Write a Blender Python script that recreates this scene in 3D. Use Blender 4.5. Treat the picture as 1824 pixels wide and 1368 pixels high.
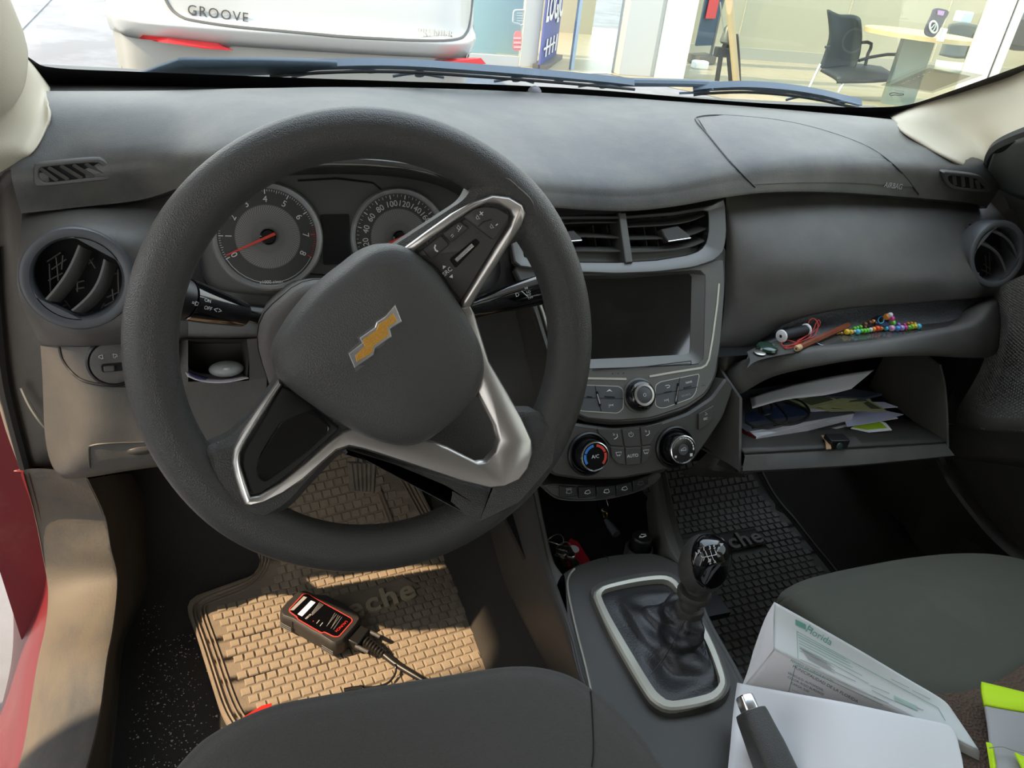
import bpy, bmesh, math, random
from mathutils import Vector as V, Matrix
random.seed(7)
S=bpy.context.scene; COL=S.collection
for o in list(bpy.data.objects): bpy.data.objects.remove(o)
PI=math.pi; R=math.radians
# ---------------------------------------------------------------- camera, world, sun, exposure
# car axes: x to the right, y forward, z up; z=0 is the cabin floor, x=0 the middle of the car
F=1373.0; C=V((-.473,0,.97))
M=Matrix(((.94213799,-.07811578,.32599684),(-.31877088,-.50969761,.79912043),(.1037359,-.85680002,-.50510652)))
cd=bpy.data.cameras.new('camera'); cam=bpy.data.objects.new('camera',cd); COL.objects.link(cam)
cd.sensor_width=36; cd.lens=36*F/1824; cd.clip_start=.02; cd.clip_end=200
cam.matrix_world=Matrix(((M[0][0],-M[0][1],-M[0][2],C.x),(M[1][0],-M[1][1],-M[1][2],C.y),(M[2][0],-M[2][1],-M[2][2],C.z),(0,0,0,1)))
S.camera=cam
S.view_settings.view_transform='Standard'; S.view_settings.look='None'; S.view_settings.gamma=1
S.view_settings.use_curve_mapping=False; S.view_settings.exposure=1.05
W=bpy.data.worlds.new('sky'); S.world=W; W.use_nodes=True
nt=W.node_tree; bg=nt.nodes['Background']; bg.inputs[1].default_value=1.7
tc=nt.nodes.new('ShaderNodeTexCoord'); sp=nt.nodes.new('ShaderNodeSeparateXYZ'); cr=nt.nodes.new('ShaderNodeValToRGB')
nt.links.new(tc.outputs['Generated'],sp.inputs[0]); nt.links.new(sp.outputs[2],cr.inputs[0]); nt.links.new(cr.outputs[0],bg.inputs[0])
cr.color_ramp.elements[0].color=(1,.97,.9,1); cr.color_ramp.elements[0].position=.0
cr.color_ramp.elements[1].color=(.74,.85,1,1); cr.color_ramp.elements[1].position=.75
e_=cr.color_ramp.elements.new(.14); e_.color=(1,.985,.96,1); e_=cr.color_ramp.elements.new(.36); e_.color=(.90,.95,1,1)
sl=bpy.data.lights.new('sun','SUN'); sl.energy=4.2; sl.angle=R(.8); sl.color=(1,.76,.5)
sun=bpy.data.objects.new('sun',sl); COL.objects.link(sun)
sun.rotation_euler=V((1.0,.06,-1.0)).to_track_quat('-Z','Y').to_euler()

# ---------------------------------------------------------------- helpers
def ray(px,py): return M@V(((px-912)/F,(py-684)/F,1))
def U(px,py,x=None,y=None,z=None):
    """the point of a real plane x=, y= or z= that is seen at a pixel of the photograph"""
    d=ray(px,py)
    if x is not None: t=(x-C.x)/d.x
    elif y is not None: t=(y-C.y)/d.y
    else: t=(z-C.z)/d.z
    return C+d*t
class PL:
    """a real plane: origin, normal, and in-plane axes u (rightwards) and v (upwards)"""
    def __init__(s,o,n,up=(0,0,1)):
        s.o=V(o); s.n=V(n).normalized(); s.u=V(up).cross(s.n).normalized(); s.v=s.n.cross(s.u)
    def px(s,px,py,h=0):
        d=ray(px,py); t=((s.o-C).dot(s.n)+h)/d.dot(s.n); return C+d*t
    def P(s,pts,h=0): return [s.px(p[0],p[1],h+(p[2] if len(p)>2 else 0)) for p in pts]
    def uv(s,u,v,h=0): return s.o+s.u*u+s.v*v+s.n*h
def crom(a,b,c,d,t): return .5*((2*b)+(c-a)*t+(2*a-5*b+4*c-d)*t*t+(3*b-a-3*c+d)*t**3)
def sm(pts,n=6,closed=False):
    """smooth curve through points"""
    pts=[V(p) for p in pts]; m=len(pts); out=[]
    for i in range(m if closed else m-1):
        g=(lambda k:pts[k%m]) if closed else (lambda k:pts[max(0,min(m-1,k))])
        for j in range(n): out.append(crom(g(i-1),g(i),g(i+1),g(i+2),j/n))
    if not closed: out.append(pts[-1])
    return out
def rs(pts,n,closed=True):
    """resample a polyline to n points of equal spacing"""
    pts=[V(p) for p in pts]
    if closed: pts=pts+[pts[0]]
    L=[0]
    for a,b in zip(pts,pts[1:]): L.append(L[-1]+(b-a).length)
    out=[]; k=0
    for i in range(n):
        s=L[-1]*i/(n if closed else n-1)
        while k<len(L)-2 and L[k+1]<s: k+=1
        t=(s-L[k])/max(1e-9,L[k+1]-L[k]); out.append(pts[k].lerp(pts[k+1],min(1,t)))
    return out
def rnd(pts,r,n=4):
    """closed outline with its corners rounded (r in the units of the points)"""
    pts=[V(p) for p in pts]; m=len(pts); out=[]
    for i in range(m):
        p=pts[i]; a=pts[i-1]-p; b=pts[(i+1)%m]-p
        q=min(r,a.length*.48,b.length*.48)
        A=p+a.normalized()*q; B=p+b.normalized()*q
        for j in range(n+1):
            t=j/n; out.append(A*(1-t)**2+p*2*t*(1-t)+B*t*t)
    return out
def inset(pts,d,n):
    """shrink a closed loop by d in the plane of normal n"""
    m=len(pts); out=[]
    area=V((0,0,0)); c0=pts[0]
    for i in range(1,m-1): area+=(pts[i]-c0).cross(pts[i+1]-c0)
    sg=1 if area.dot(n)>0 else -1
    for i in range(m):
        a=(pts[i]-pts[i-1]); b=(pts[(i+1)%m]-pts[i])
        if a.length<1e-9: a=b
        if b.length<1e-9: b=a
        na=n.cross(a).normalized(); nb=n.cross(b).normalized()
        h=(na+nb)
        if h.length<1e-6: h=na
        h.normalize(); k=max(.5,h.dot(na)); out.append(pts[i]+h*(sg*d/k))
    return out
ORG={}
class MB:
    def __init__(s): s.v=[]; s.f=[]
    def add(s,vs,fs):
        b=len(s.v); s.v+=[V(p) for p in vs]; s.f+=[[b+i for i in f] for f in fs]; return s
    def loft(s,loops,cap0=False,cap1=False,closed=True,wrap=False):
        n=len(loops[0]); b=len(s.v)
        for l in loops: s.v+=[V(p) for p in l]
        m=len(loops)
        for k in range(m if wrap else m-1):
            k2=(k+1)%m
            for i in range(n if closed else n-1):
                j=(i+1)%n; s.f.append([b+k*n+i,b+k*n+j,b+k2*n+j,b+k2*n+i])
        if cap0: s.f.append([b+i for i in range(n)][::-1])
        if cap1: s.f.append([b+(m-1)*n+i for i in range(n)])
        return s
    def slab(s,pts,n,d,ch=0):
        """solid plate: outline pts is its front, d its thickness backwards, ch an edge chamfer"""
        n=V(n).normalized(); pts=[V(p) for p in pts]
        back=[p-n*d for p in pts]
        if ch: s.loft([back,[p-n*ch for p in pts],inset(pts,ch,n)],True,True)
        else: s.loft([back,pts],True,True)
        return s
    def ring(s,outer,inner,n,d,ch=0,N=None):
        n=V(n).normalized()
        if N: outer=rs(outer,N); inner=rs(inner,N)
        bk=lambda l:[p-n*d for p in l]
        if ch:
            s.loft([bk(inner),[p-n*ch for p in inner],inset(inner,-ch,n),inset(outer,ch,n),[p-n*ch for p in outer],bk(outer)],wrap=True)
        else: s.loft([bk(inner),inner,outer,bk(outer)],wrap=True)
        return s
    def tube(s,pts,r,seg=8,closed=False,cap=True):
        pts=[V(p) for p in pts]; m=len(pts); loops=[]; prev=None
        for i,p in enumerate(pts):
            a=pts[i-1] if (i>0 or closed) else p; b=pts[(i+1)%m] if (i<m-1 or closed) else p
            t=(b-a).normalized()
            if prev is None:
                u=t.orthogonal().normalized()
            else:
                u=(prev-t*prev.dot(t)).normalized()
            prev=u; w=t.cross(u); rr=r[i] if isinstance(r,(list,tuple)) else r
            loops.append([p+(u*math.cos(2*PI*k/seg)+w*math.sin(2*PI*k/seg))*rr for k in range(seg)])
        if closed: s.loft(loops,wrap=True)
        else: s.loft(loops,cap,cap)
        return s
    def lathe(s,prof,o,ax,seg=32,cap0=False,cap1=False,sx=1):
        """prof: (radius, height along ax)"""
        o=V(o); ax=V(ax).normalized(); u=V((0,0,1)).cross(ax)
        u=u.normalized() if u.length>1e-4 else V((1,0,0)); w=ax.cross(u)
        s.loft([[o+ax*h+(u*(math.cos(2*PI*k/seg)*sx)+w*math.sin(2*PI*k/seg))*r for k in range(seg)] for r,h in prof],cap0,cap1)
        return s
    def box(s,c,ux,uy,uz):
        """centre and three half-axis vectors"""
        c,ux,uy,uz=V(c),V(ux),V(uy),V(uz)
        vs=[c+ux*a+uy*b+uz*d for d in(-1,1) for b in(-1,1) for a in(-1,1)]
        return s.add(vs,[[0,2,3,1],[4,5,7,6],[0,1,5,4],[2,6,7,3],[0,4,6,2],[1,3,7,5]])
    def bx(s,x0,x1,y0,y1,z0,z1): return s.box(((x0+x1)/2,(y0+y1)/2,(z0+z1)/2),((x1-x0)/2,0,0),(0,(y1-y0)/2,0),(0,0,(z1-z0)/2))
    def grid(s,rows,nu=5,nv=5):
        """smooth sheet through a grid of points (rows of equal length)"""
        rows=[sm(r,nu) for r in rows]; cols=list(zip(*rows)); cols=[sm(c,nv) for c in cols]
        rows=list(zip(*cols)); s.loft([list(r) for r in rows],closed=False); return s
    def cut(s,c,ax,r):
        c=V(c); ax=V(ax).normalized(); out=[]
        for f in s.f:
            m=sum((s.v[i] for i in f),V((0,0,0)))/len(f)-c; m=m-ax*m.dot(ax)
            if m.length>r: out.append(f)
        s.f=out; return s
    def strip(s,a,b):
        return s.loft([a,b],closed=False)
    def ball(s,c,r,seg=12,rings=7,sc=(1,1,1)):
        c=V(c); loops=[]
        for i in range(1,rings):
            th=PI*i/rings
            loops.append([c+V((math.sin(th)*math.cos(2*PI*k/seg)*r*sc[0],math.sin(th)*math.sin(2*PI*k/seg)*r*sc[1],math.cos(th)*r*sc[2])) for k in range(seg)])
        return s.loft(loops,True,True)
    def build(s,name,mat,parent=None,smooth=40,bev=0,solid=0,sub=0):
        o0=ORG.get(parent,V((0,0,0))) if parent else V((0,0,0))
        me=bpy.data.meshes.new(name); me.from_pydata([p-o0 for p in s.v],[],s.f)
        bm=bmesh.new(); bm.from_mesh(me); bmesh.ops.remove_doubles(bm,verts=bm.verts,dist=1e-6)
        bmesh.ops.recalc_face_normals(bm,faces=bm.faces); bm.to_mesh(me); bm.free()
        me.materials.append(mat)
        if smooth:
            for p in me.polygons: p.use_smooth=True
            me.set_sharp_from_angle(angle=R(smooth))
        o=bpy.data.objects.new(name,me); COL.objects.link(o)
        if parent: o.parent=parent; ORG[o]=o0
        if solid:
            m=o.modifiers.new('t','SOLIDIFY'); m.thickness=abs(solid); m.offset=-1 if solid>0 else 1
        if bev:
            m=o.modifiers.new('b','BEVEL'); m.width=bev; m.segments=2; m.limit_method='ANGLE'; m.angle_limit=R(35); m.harden_normals=False
        if sub:
            m=o.modifiers.new('s','SUBSURF'); m.levels=sub; m.render_levels=sub
        return o
def tag(o,label,cat,group=None,kind=None):
    o['label']=label; o['category']=cat
    if group: o['group']=group
    if kind: o['kind']=kind
    return o
def thing(name,label,cat,loc,group=None):
    o=bpy.data.objects.new(name,None); COL.objects.link(o); o.empty_display_size=.02
    o.location=V(loc); ORG[o]=V(loc); return tag(o,label,cat,group)
def struct(o): o['kind']='structure'; return o
def txt(s,o,u,v,size,mat,parent,name='lettering',h=.0002,align='CENTER',shear=0,space=1,bold=0):
    """flat lettering built as mesh: o centre of its baseline box, u reading direction, v up"""
    c=bpy.data.curves.new('t','FONT'); c.body=s; c.size=size; c.align_x=align; c.align_y='CENTER'; c.extrude=h/2; c.shear=shear; c.offset=bold
    c.space_character=space; c.resolution_u=3
    t=bpy.data.objects.new('t',c); COL.objects.link(t)
    dg=bpy.context.evaluated_depsgraph_get(); me=bpy.data.meshes.new_from_object(t.evaluated_get(dg))
    bpy.data.objects.remove(t)
    u=V(u).normalized(); v=V(v); v=(v-u*v.dot(u)).normalized(); n=u.cross(v)
    b=MB(); b.add([V(o)+u*p.co.x+v*p.co.y+n*p.co.z for p in me.vertices],[list(p.vertices) for p in me.polygons])
    bpy.data.meshes.remove(me)
    if parent is None and name is None: return b
    return b.build(name,mat,parent,smooth=0)
# ---------------------------------------------------------------- procedural materials
def mat(name,col,rough=.5,metal=0,spec=.5,bump=None,noise=None,coat=0,emit=None,sheen=0,vor=None,wave=None):
    m=bpy.data.materials.new(name); m.use_nodes=True; nt=m.node_tree; N=nt.nodes; L=nt.links
    b=N['Principled BSDF']
    b.inputs['Base Color'].default_value=(*col,1); b.inputs['Roughness'].default_value=rough; b.inputs['Metallic'].default_value=metal
    b.inputs['Specular IOR Level'].default_value=spec; b.inputs['Coat Weight'].default_value=coat; b.inputs['Coat Roughness'].default_value=.05
    if sheen: b.inputs['Sheen Weight'].default_value=sheen; b.inputs['Sheen Roughness'].default_value=.5
    t=N.new('ShaderNodeTexCoord')
    if noise:                                   # (scale, second colour, low, high[, stretch])
        n=N.new('ShaderNodeTexNoise'); n.inputs['Scale'].default_value=noise[0]; n.inputs['Detail'].default_value=6; n.inputs['Roughness'].default_value=.65
        src=t.outputs['Object']
        if len(noise)>4:
            mp=N.new('ShaderNodeMapping'); mp.inputs['Scale'].default_value=noise[4]; L.new(src,mp.inputs[0]); src=mp.outputs[0]
        L.new(src,n.inputs['Vector'])
        r=N.new('ShaderNodeMapRange'); r.inputs[1].default_value=noise[2]; r.inputs[2].default_value=noise[3]; L.new(n.outputs['Fac'],r.inputs[0])
        mx=N.new('ShaderNodeMix'); mx.data_type='RGBA'; mx.inputs[6].default_value=(*col,1); mx.inputs[7].default_value=(*noise[1],1)
        L.new(r.outputs[0],mx.inputs[0]); L.new(mx.outputs[2],b.inputs['Base Color'])
    if bump or vor or wave:
        if bump:
            n=N.new('ShaderNodeTexNoise'); n.inputs['Scale'].default_value=bump[0]; n.inputs['Detail'].default_value=3; out=n.outputs['Fac']; st=bump[1]
        elif vor:
            n=N.new('ShaderNodeTexVoronoi'); n.inputs['Scale'].default_value=vor[0]; n.feature='DISTANCE_TO_EDGE' if len(vor)>2 else 'F1'; out=n.outputs['Distance']; st=vor[1]
        else:
            n=N.new('ShaderNodeTexWave'); n.inputs['Scale'].default_value=wave[0]; n.bands_direction=wave[2]; n.inputs['Distortion'].default_value=.3; out=n.outputs['Fac']; st=wave[1]
        L.new(t.outputs['Object'],n.inputs['Vector'])
        bp=N.new('ShaderNodeBump'); bp.inputs['Strength'].default_value=st; bp.inputs['Distance'].default_value=.002
        L.new(out,bp.inputs['Height']); L.new(bp.outputs[0],b.inputs['Normal'])
    if emit: b.inputs['Emission Color'].default_value=(*emit[0],1); b.inputs['Emission Strength'].default_value=emit[1]
    return m
def glassmat(name,tint,gl=.06,rough=.0):
    m=bpy.data.materials.new(name); m.use_nodes=True; nt=m.node_tree; N=nt.nodes; L=nt.links
    for n in list(N):
        if n.type!='OUTPUT_MATERIAL': N.remove(n)
    tr=N.new('ShaderNodeBsdfTransparent'); tr.inputs[0].default_value=(*tint,1)
    g=N.new('ShaderNodeBsdfGlossy'); g.inputs['Roughness'].default_value=rough
    fr=N.new('ShaderNodeLayerWeight'); fr.inputs[0].default_value=.5
    pw=N.new('ShaderNodeMath'); pw.operation='POWER'; pw.inputs[1].default_value=5; L.new(fr.outputs['Facing'],pw.inputs[0])
    ma=N.new('ShaderNodeMath'); ma.operation='MULTIPLY_ADD'; ma.inputs[1].default_value=.9; ma.inputs[2].default_value=gl; L.new(pw.outputs[0],ma.inputs[0])
    mx=N.new('ShaderNodeMixShader'); L.new(ma.outputs[0],mx.inputs[0]); L.new(tr.outputs[0],mx.inputs[1]); L.new(g.outputs[0],mx.inputs[2])
    L.new(mx.outputs[0],N['Material Output'].inputs[0]); return m
G={}
G['pad']=mat('dash_pad_vinyl',(.060,.059,.057),.40,spec=.5,bump=(900,.22),noise=(6,(.135,.124,.105),.42,.74))
G['fascia']=mat('fascia_plastic',(.074,.070,.065),.5,bump=(1300,.25),noise=(7,(.115,.105,.09),.45,.8))
G['dark']=mat('dark_plastic',(.052,.048,.043),.48,bump=(1200,.15),noise=(14,(.055,.052,.047),.5,.9))
G['black']=mat('black_plastic',(.012,.012,.012),.4)
G['void']=mat('vent_void',(.003,.003,.003),.9)
G['gloss']=mat('piano_black',(.004,.004,.005),.07,coat=.6)
G['rubber']=mat('wheel_rubber',(.052,.050,.048),.37,spec=.5,vor=(1000,.30))
G['hub']=mat('hub_vinyl',(.070,.068,.066),.44,vor=(900,.28))
G['satin']=mat('satin_silver',(.56,.53,.50),.34,metal=.9)
G['greymetal']=mat('grey_paint_metal',(.15,.148,.142),.42,metal=.5)
G['chrome']=mat('chrome',(.9,.9,.91),.22,metal=1)
G['ringchrome']=mat('ring_chrome',(.92,.92,.92),.38,metal=.85)
G['gold']=mat('gold_emblem',(.72,.36,.06),.35,metal=.55,noise=(900,(.85,.5,.12),.45,.7))
G['stack']=mat('stack_grey',(.115,.112,.105),.42,metal=.35,noise=(20,(.15,.14,.125),.5,.9))
G['button']=mat('button_grey',(.075,.077,.082),.45,metal=.2)
G['trimline']=mat('pale_trim_line',(.50,.48,.41),.4,metal=.5)
G['icon']=mat('white_print',(.75,.75,.74),.5)
G['icongrey']=mat('grey_print',(.35,.34,.33),.5)
G['screen']=mat('screen_glass',(.004,.004,.004),.045,spec=.6,coat=.4,noise=(30,(.012,.012,.012),.5,.8))
G['lcd']=mat('lcd_dark',(.010,.010,.010),.3)
G['clusterface']=mat('cluster_face',(.10,.097,.092),.35)
G['dial']=mat('dial_face',(.055,.054,.053),.4)
G['dialmid']=mat('dial_centre',(.15,.145,.138),.5)
G['red']=mat('needle_red',(.75,.055,.03),.4)
G['redprint']=mat('red_print',(.65,.05,.03),.5)
G['blueprint']=mat('blue_print',(.03,.20,.62),.5)
G['beige']=mat('pillar_beige',(.50,.44,.335),.65,bump=(700,.1))
G['roof']=mat('roof_lining',(.48,.45,.39),.9,bump=(500,.2))
G['sill']=mat('dusty_sill_plastic',(.13,.112,.09),.62,spec=.35,noise=(9,(.065,.068,.072),.45,.72,(1,.4,1)),bump=(300,.2))
G['jamb']=mat('dusty_jamb_trim',(.20,.18,.16),.65,noise=(10,(.14,.13,.115),.4,.8),bump=(700,.15))
G['carbody']=mat('red_car_paint',(.15,.012,.016),.42,coat=.12,noise=(14,(.19,.05,.045),.55,.85))
G['seal']=mat('rubber_seal',(.012,.012,.012),.6)
G['carpet']=mat('black_carpet',(.048,.044,.040),.95,spec=.1,bump=(600,.8),noise=(160,(.10,.085,.065),.66,.8))
G['mat']=mat('rubber_mat_dusty',(.24,.19,.14),.75,spec=.25,noise=(14,(.17,.14,.105),.4,.75),bump=(300,.3))
G['mattile']=mat('rubber_mat_block',(.31,.25,.18),.75,spec=.25,noise=(25,(.24,.19,.14),.4,.75),bump=(400,.25))
G['mat2']=mat('rubber_mat_black',(.085,.08,.074),.7,noise=(12,(.06,.053,.045),.45,.8))
G['mattile2']=mat('rubber_mat_black_block',(.135,.125,.115),.65,noise=(20,(.18,.16,.14),.45,.8))
G['seat']=mat('seat_cloth',(.066,.060,.053),.9,spec=.15,sheen=.3,bump=(1500,.5),noise=(700,(.085,.079,.07),.4,.7))
G['seat2']=mat('seat_cloth_olive',(.095,.096,.078),.92,spec=.12,sheen=.1,bump=(1500,.4),noise=(9,(.125,.123,.10),.5,.85))
G['seatweave']=mat('seat_weave_brown',(.13,.09,.07),.9,spec=.15,vor=(330,.9))
G['seatside']=mat('seat_side_vinyl',(.012,.013,.018),.5,bump=(900,.3))
G['leather']=mat('boot_leather',(.024,.023,.025),.38,bump=(500,.25))
G['paper']=mat('white_paper',(.84,.83,.85),.8,spec=.2)
G['doc']=mat('pale_green_paper',(.74,.77,.77),.8,spec=.2)
G['docprint']=mat('green_print',(.16,.42,.34),.8)
G['docgrey']=mat('document_grey',(.55,.58,.57),.8)
G['inkprint']=mat('dark_print',(.10,.14,.17),.8)
G['hivis']=mat('hivis_yellow',(.60,.90,.01),.7)
G['reflective']=mat('reflective_grey',(.36,.355,.36),.55)
G['brass']=mat('brass',(.75,.55,.2),.25,metal=1)
G['steel']=mat('steel',(.5,.47,.42),.3,metal=1)
G['doormesh']=mat('door_mesh_plastic',(.14,.135,.125),.6,noise=(10,(.18,.17,.155),.5,.9))
G['pedal']=mat('pedal_rubber',(.19,.15,.115),.7,noise=(30,(.09,.075,.06),.4,.7))
# ================================================================ the setting
def GY(px,py,Y): return U(px,py,y=Y)
def gy(rows): return [[U(p[0],p[1],y=p[2]) if len(p)==3 else V(p[0]) for p in r] for r in rows]
# --- outside ground
ZG=-.30
G['asphalt']=mat('ground_concrete',(.18,.185,.20),.85,noise=(1.6,(.27,.29,.33),.4,.7),bump=(40,.3))
G['tilefloor']=mat('showroom_tile',(.34,.30,.21),.3,noise=(3,(.38,.34,.25),.4,.7))
G['wallcream']=mat('showroom_wall',(.46,.43,.32),.7)
G['whiteframe']=mat('white_frame',(.50,.51,.48),.4)
struct(MB().bx(-14,14,-10,24,ZG-.06,ZG).build('ground_floor',G['asphalt'],smooth=0))
# --- carpet: flat floor, toe board, tunnel
cp=[]
for x in (-.735,-.70,-.655,-.62,-.5,-.3,-.17,-.13,-.08,0,.08,.13,.17,.3,.5,.62,.66,.70,.735):
    a=abs(x); zs=0 if (a<.62 or x<0) else (.02 if a<.66 else .05)
    tz=.16 if a<.09 else (.10 if a<.15 else 0)
    row=[]
    for y in (-1.0,-.2,.3,.6,.8,.9,1.0,1.08,1.16,1.24,1.28,1.29):
        up=0 if y<.98 else (y-.98)*.95
        if y>1.26: up=.30 if y<1.285 else .55
        row.append(V((x,y,max(zs,tz,0)+up-.012)))
    cp.append(row)
struct(MB().loft(cp,closed=False).build('floor',G['carpet']))
struct(MB().bx(-.80,.80,1.30,1.33,-.05,.735).build('wall_front',G['black'],smooth=0))
# --- unseen roof slab and upright, added to keep sun off dash and seats
G['sun_blocker']=mat('sun_blocker_white',(.72,.72,.70),.7)
struct(MB().bx(-2.72,-.75,-5,2.6,2.60,2.72).build('ceiling_sun_blocker',G['sun_blocker'],smooth=0))
struct(MB().bx(-2.0,-1.65,-.9,.62,ZG,2.60).build('wall_sun_blocker',G['whiteframe'],smooth=0))
# --- windscreen
def gsurf(x,y): return .745+.58*((1.24-.08*(x/.7)**2)-y)
def gpx(px,py,off=0):
    d=ray(px,py); t=1.4
    for _ in range(40):
        p=C+d*t; e=p.z-gsurf(p.x,p.y)+off
        t-=e/(d.z+.58*d.y+.16*p.x/.49*.58*d.x)
    return C+d*t
G['glass']=glassmat('windscreen_glass',(.93,.97,.95))
rows=[]
for t in [i/10 for i in range(11)]:
    rows.append([V((x*(1-.16*t),(1.275-.08*(x/.7)**2)*(1-t)+.50*t, 0)) for x in [-.80+.16*k for k in range(11)]])
for r in rows:
    for p in r: p.z=gsurf(p.x,p.y)
ws=struct(MB().loft(rows,closed=False).build('window_1',G['glass']))
top=sm([gpx(*p,.004) for p in [(5,10),(16,48),(30,80),(60,108),(100,121),(250,128),(600,141),(1000,156),(1300,180),(1480,190),(1560,191),(1620,186),(1700,160),(1824,115),(1900,88)]],4)
bot=sm([gpx(*p,.004) for p in [(-60,30),(-40,80),(-20,120),(20,160),(100,172),(250,175),(600,180),(1000,195),(1300,215),(1480,232),(1560,232),(1640,222),(1735,195),(1850,150),(1920,120)]],4)
MB().strip(top,bot).build('frit_band',G['black'],ws)
# outer skin of the left and right pillars (painted)
for sx in (-1,):
    struct(MB().grid([[V((sx*x,y,z)) for x,y,z in r] for r in ([(.70,1.16,.70),(.76,1.10,.69),(.80,.98,.66),(.80,.86,.64)],[(.69,1.00,.83),(.74,.94,.83),(.77,.84,.82),(.76,.76,.80)],[(.66,.76,1.0),(.70,.72,1.0),(.73,.66,.99),(.73,.58,.97)],[(.62,.54,1.165),(.665,.52,1.165),(.70,.46,1.15),(.71,.38,1.12)],[(.60,.30,1.21),(.66,.30,1.20),(.715,.30,1.17),(.725,.28,1.12)],[(.60,-1.0,1.21),(.66,-1.0,1.20),(.715,-1.0,1.17),(.725,-1.0,1.12)])],4,5).build('trim_23',G['carbody'],solid=.012*sx))
# --- roof, rear and right side of the cabin
struct(MB().grid([[V((x,y,z-.05*(abs(x)/.7)**3)) for x in (-.70,-.6,-.4,0,.4,.6,.70)] for y,z in ((.60,1.118),(.52,1.16),(.3,1.20),(-.3,1.235),(-1.0,1.20),(-1.6,1.08))],3,4).build('ceiling',G['roof'],solid=.02))
struct(MB().bx(-.74,.74,-1.62,-1.58,-.1,.62).build('wall_rear',G['dark'],smooth=0))
struct(MB().bx(.70,.78,-.32,-.18,.0,1.12).bx(-.78,-.70,-.36,-.22,.0,1.12).build('trim_3',G['beige'],bev=.01))
struct(MB().bx(-.80,-.72,-1.6,-.36,-.1,.66).build('wall_left',G['dark'],bev=.01))
# right door: trim panel with textured cloth-like grid, armrest pocket, dark sail corner
dw=MB().bx(.735,.80,-1.6,1.06,-.05,.70)
door=struct(dw.build('door_1',G['dark'],bev=.008))
G['tintglass']=glassmat('side_glass',(.40,.45,.40))
struct(MB().add([(.775,-1.6,.70),(.775,.80,.70),(.70,.42,1.08),(.70,-1.5,1.08)],[[0,1,2,3]]).build('window_2',G['tintglass'],smooth=0))
ext=lambda g:[r+[V((.722,.30,r[-1].z)),V((.730,-.7,r[-1].z))] for r in g]
MB().grid(ext(gy([
 [(1770,520,.80),(1800,500,.76),(1850,480,.70),(1930,450,.62)],
 [(1772,580,.78),(1800,575,.74),(1850,560,.69),(1930,540,.61)],
 [(1745,660,.76),(1785,660,.73),(1850,660,.66),(1930,660,.58)],
 [(1708,725,.76),(1760,740,.70),(1850,745,.62),(1930,750,.55)],
 [(1704,757,.76),(1750,768,.70),(1850,772,.62),(1930,778,.55)]])),5,5).build('panel_insert',G['doormesh'],door)
# raised grid of the insert
b=MB(); dd=[]
ins=[[U(*p[:2],y=p[2]) for p in r] for r in [
 [(1772,522,.80),(1800,502,.76),(1850,482,.70)],
 [(1773,580,.78),(1800,575,.74),(1850,560,.69)],
 [(1746,660,.76),(1785,660,.73),(1850,660,.66)],
 [(1709,725,.76),(1760,740,.70),(1850,745,.62)],
 [(1706,755,.76),(1750,766,.70),(1850,770,.62)]]]
for i in range(58):
    for j in range(34):
        u=(i+.5+.5*(j%2))/59*4; v=(j+.5)/34*2
        a,c=min(3,int(u)),min(1,int(v)); fu,fv=u-a,v-c
        p=(ins[a][c].lerp(ins[a+1][c],fu)).lerp(ins[a][c+1].lerp(ins[a+1][c+1],fu),fv)
        b.lathe([(.0019,-.001),(.0015,.0006),(.0004,.0010)],p,(C-p),6,cap1=True)
b.build('raised_grid',G['doormesh'],door)['kind']='stuff'
MB().grid(ext(gy([
 [(1702,757,.758),(1750,768,.695),(1850,772,.615),(1930,778,.545)],
 [(1696,790,.77),(1750,795,.70),(1850,805,.62),(1930,815,.545)],
 [(1692,812,.785),(1750,818,.715),(1850,832,.63),(1930,845,.56)],
 [(1690,822,.85),(1750,826,.80),(1850,842,.72),(1930,855,.65)]])),5,4).build('map_pocket_rim',G['fascia'],door)
# lower rib of the footwell beside the door
rb=[(1672,815,.80),(1690,850,.76),(1710,880,.735),(1745,925,.69),(1780,963,.645),(1824,998,.60),(1900,1045,.54)]
lo=[(1640,850,.82),(1660,890,.78),(1690,930,.745),(1730,975,.70),(1775,1010,.65),(1824,1040,.60),(1900,1085,.54)]
a=sm([U(p[0],p[1],y=p[2]) for p in rb],5); c=sm([U(p[0],p[1],y=p[2]) for p in lo],5)
struct(MB().loft([[p+V((.06,.02,-.01)) for p in a],[p+V((.010,.004,.004)) for p in a],a,[p+V((-.004,0,-.006)) for p in a],c,[p+V((0,0,-.1)) for p in c]],closed=False).build('trim_4',G['dark']))
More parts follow.
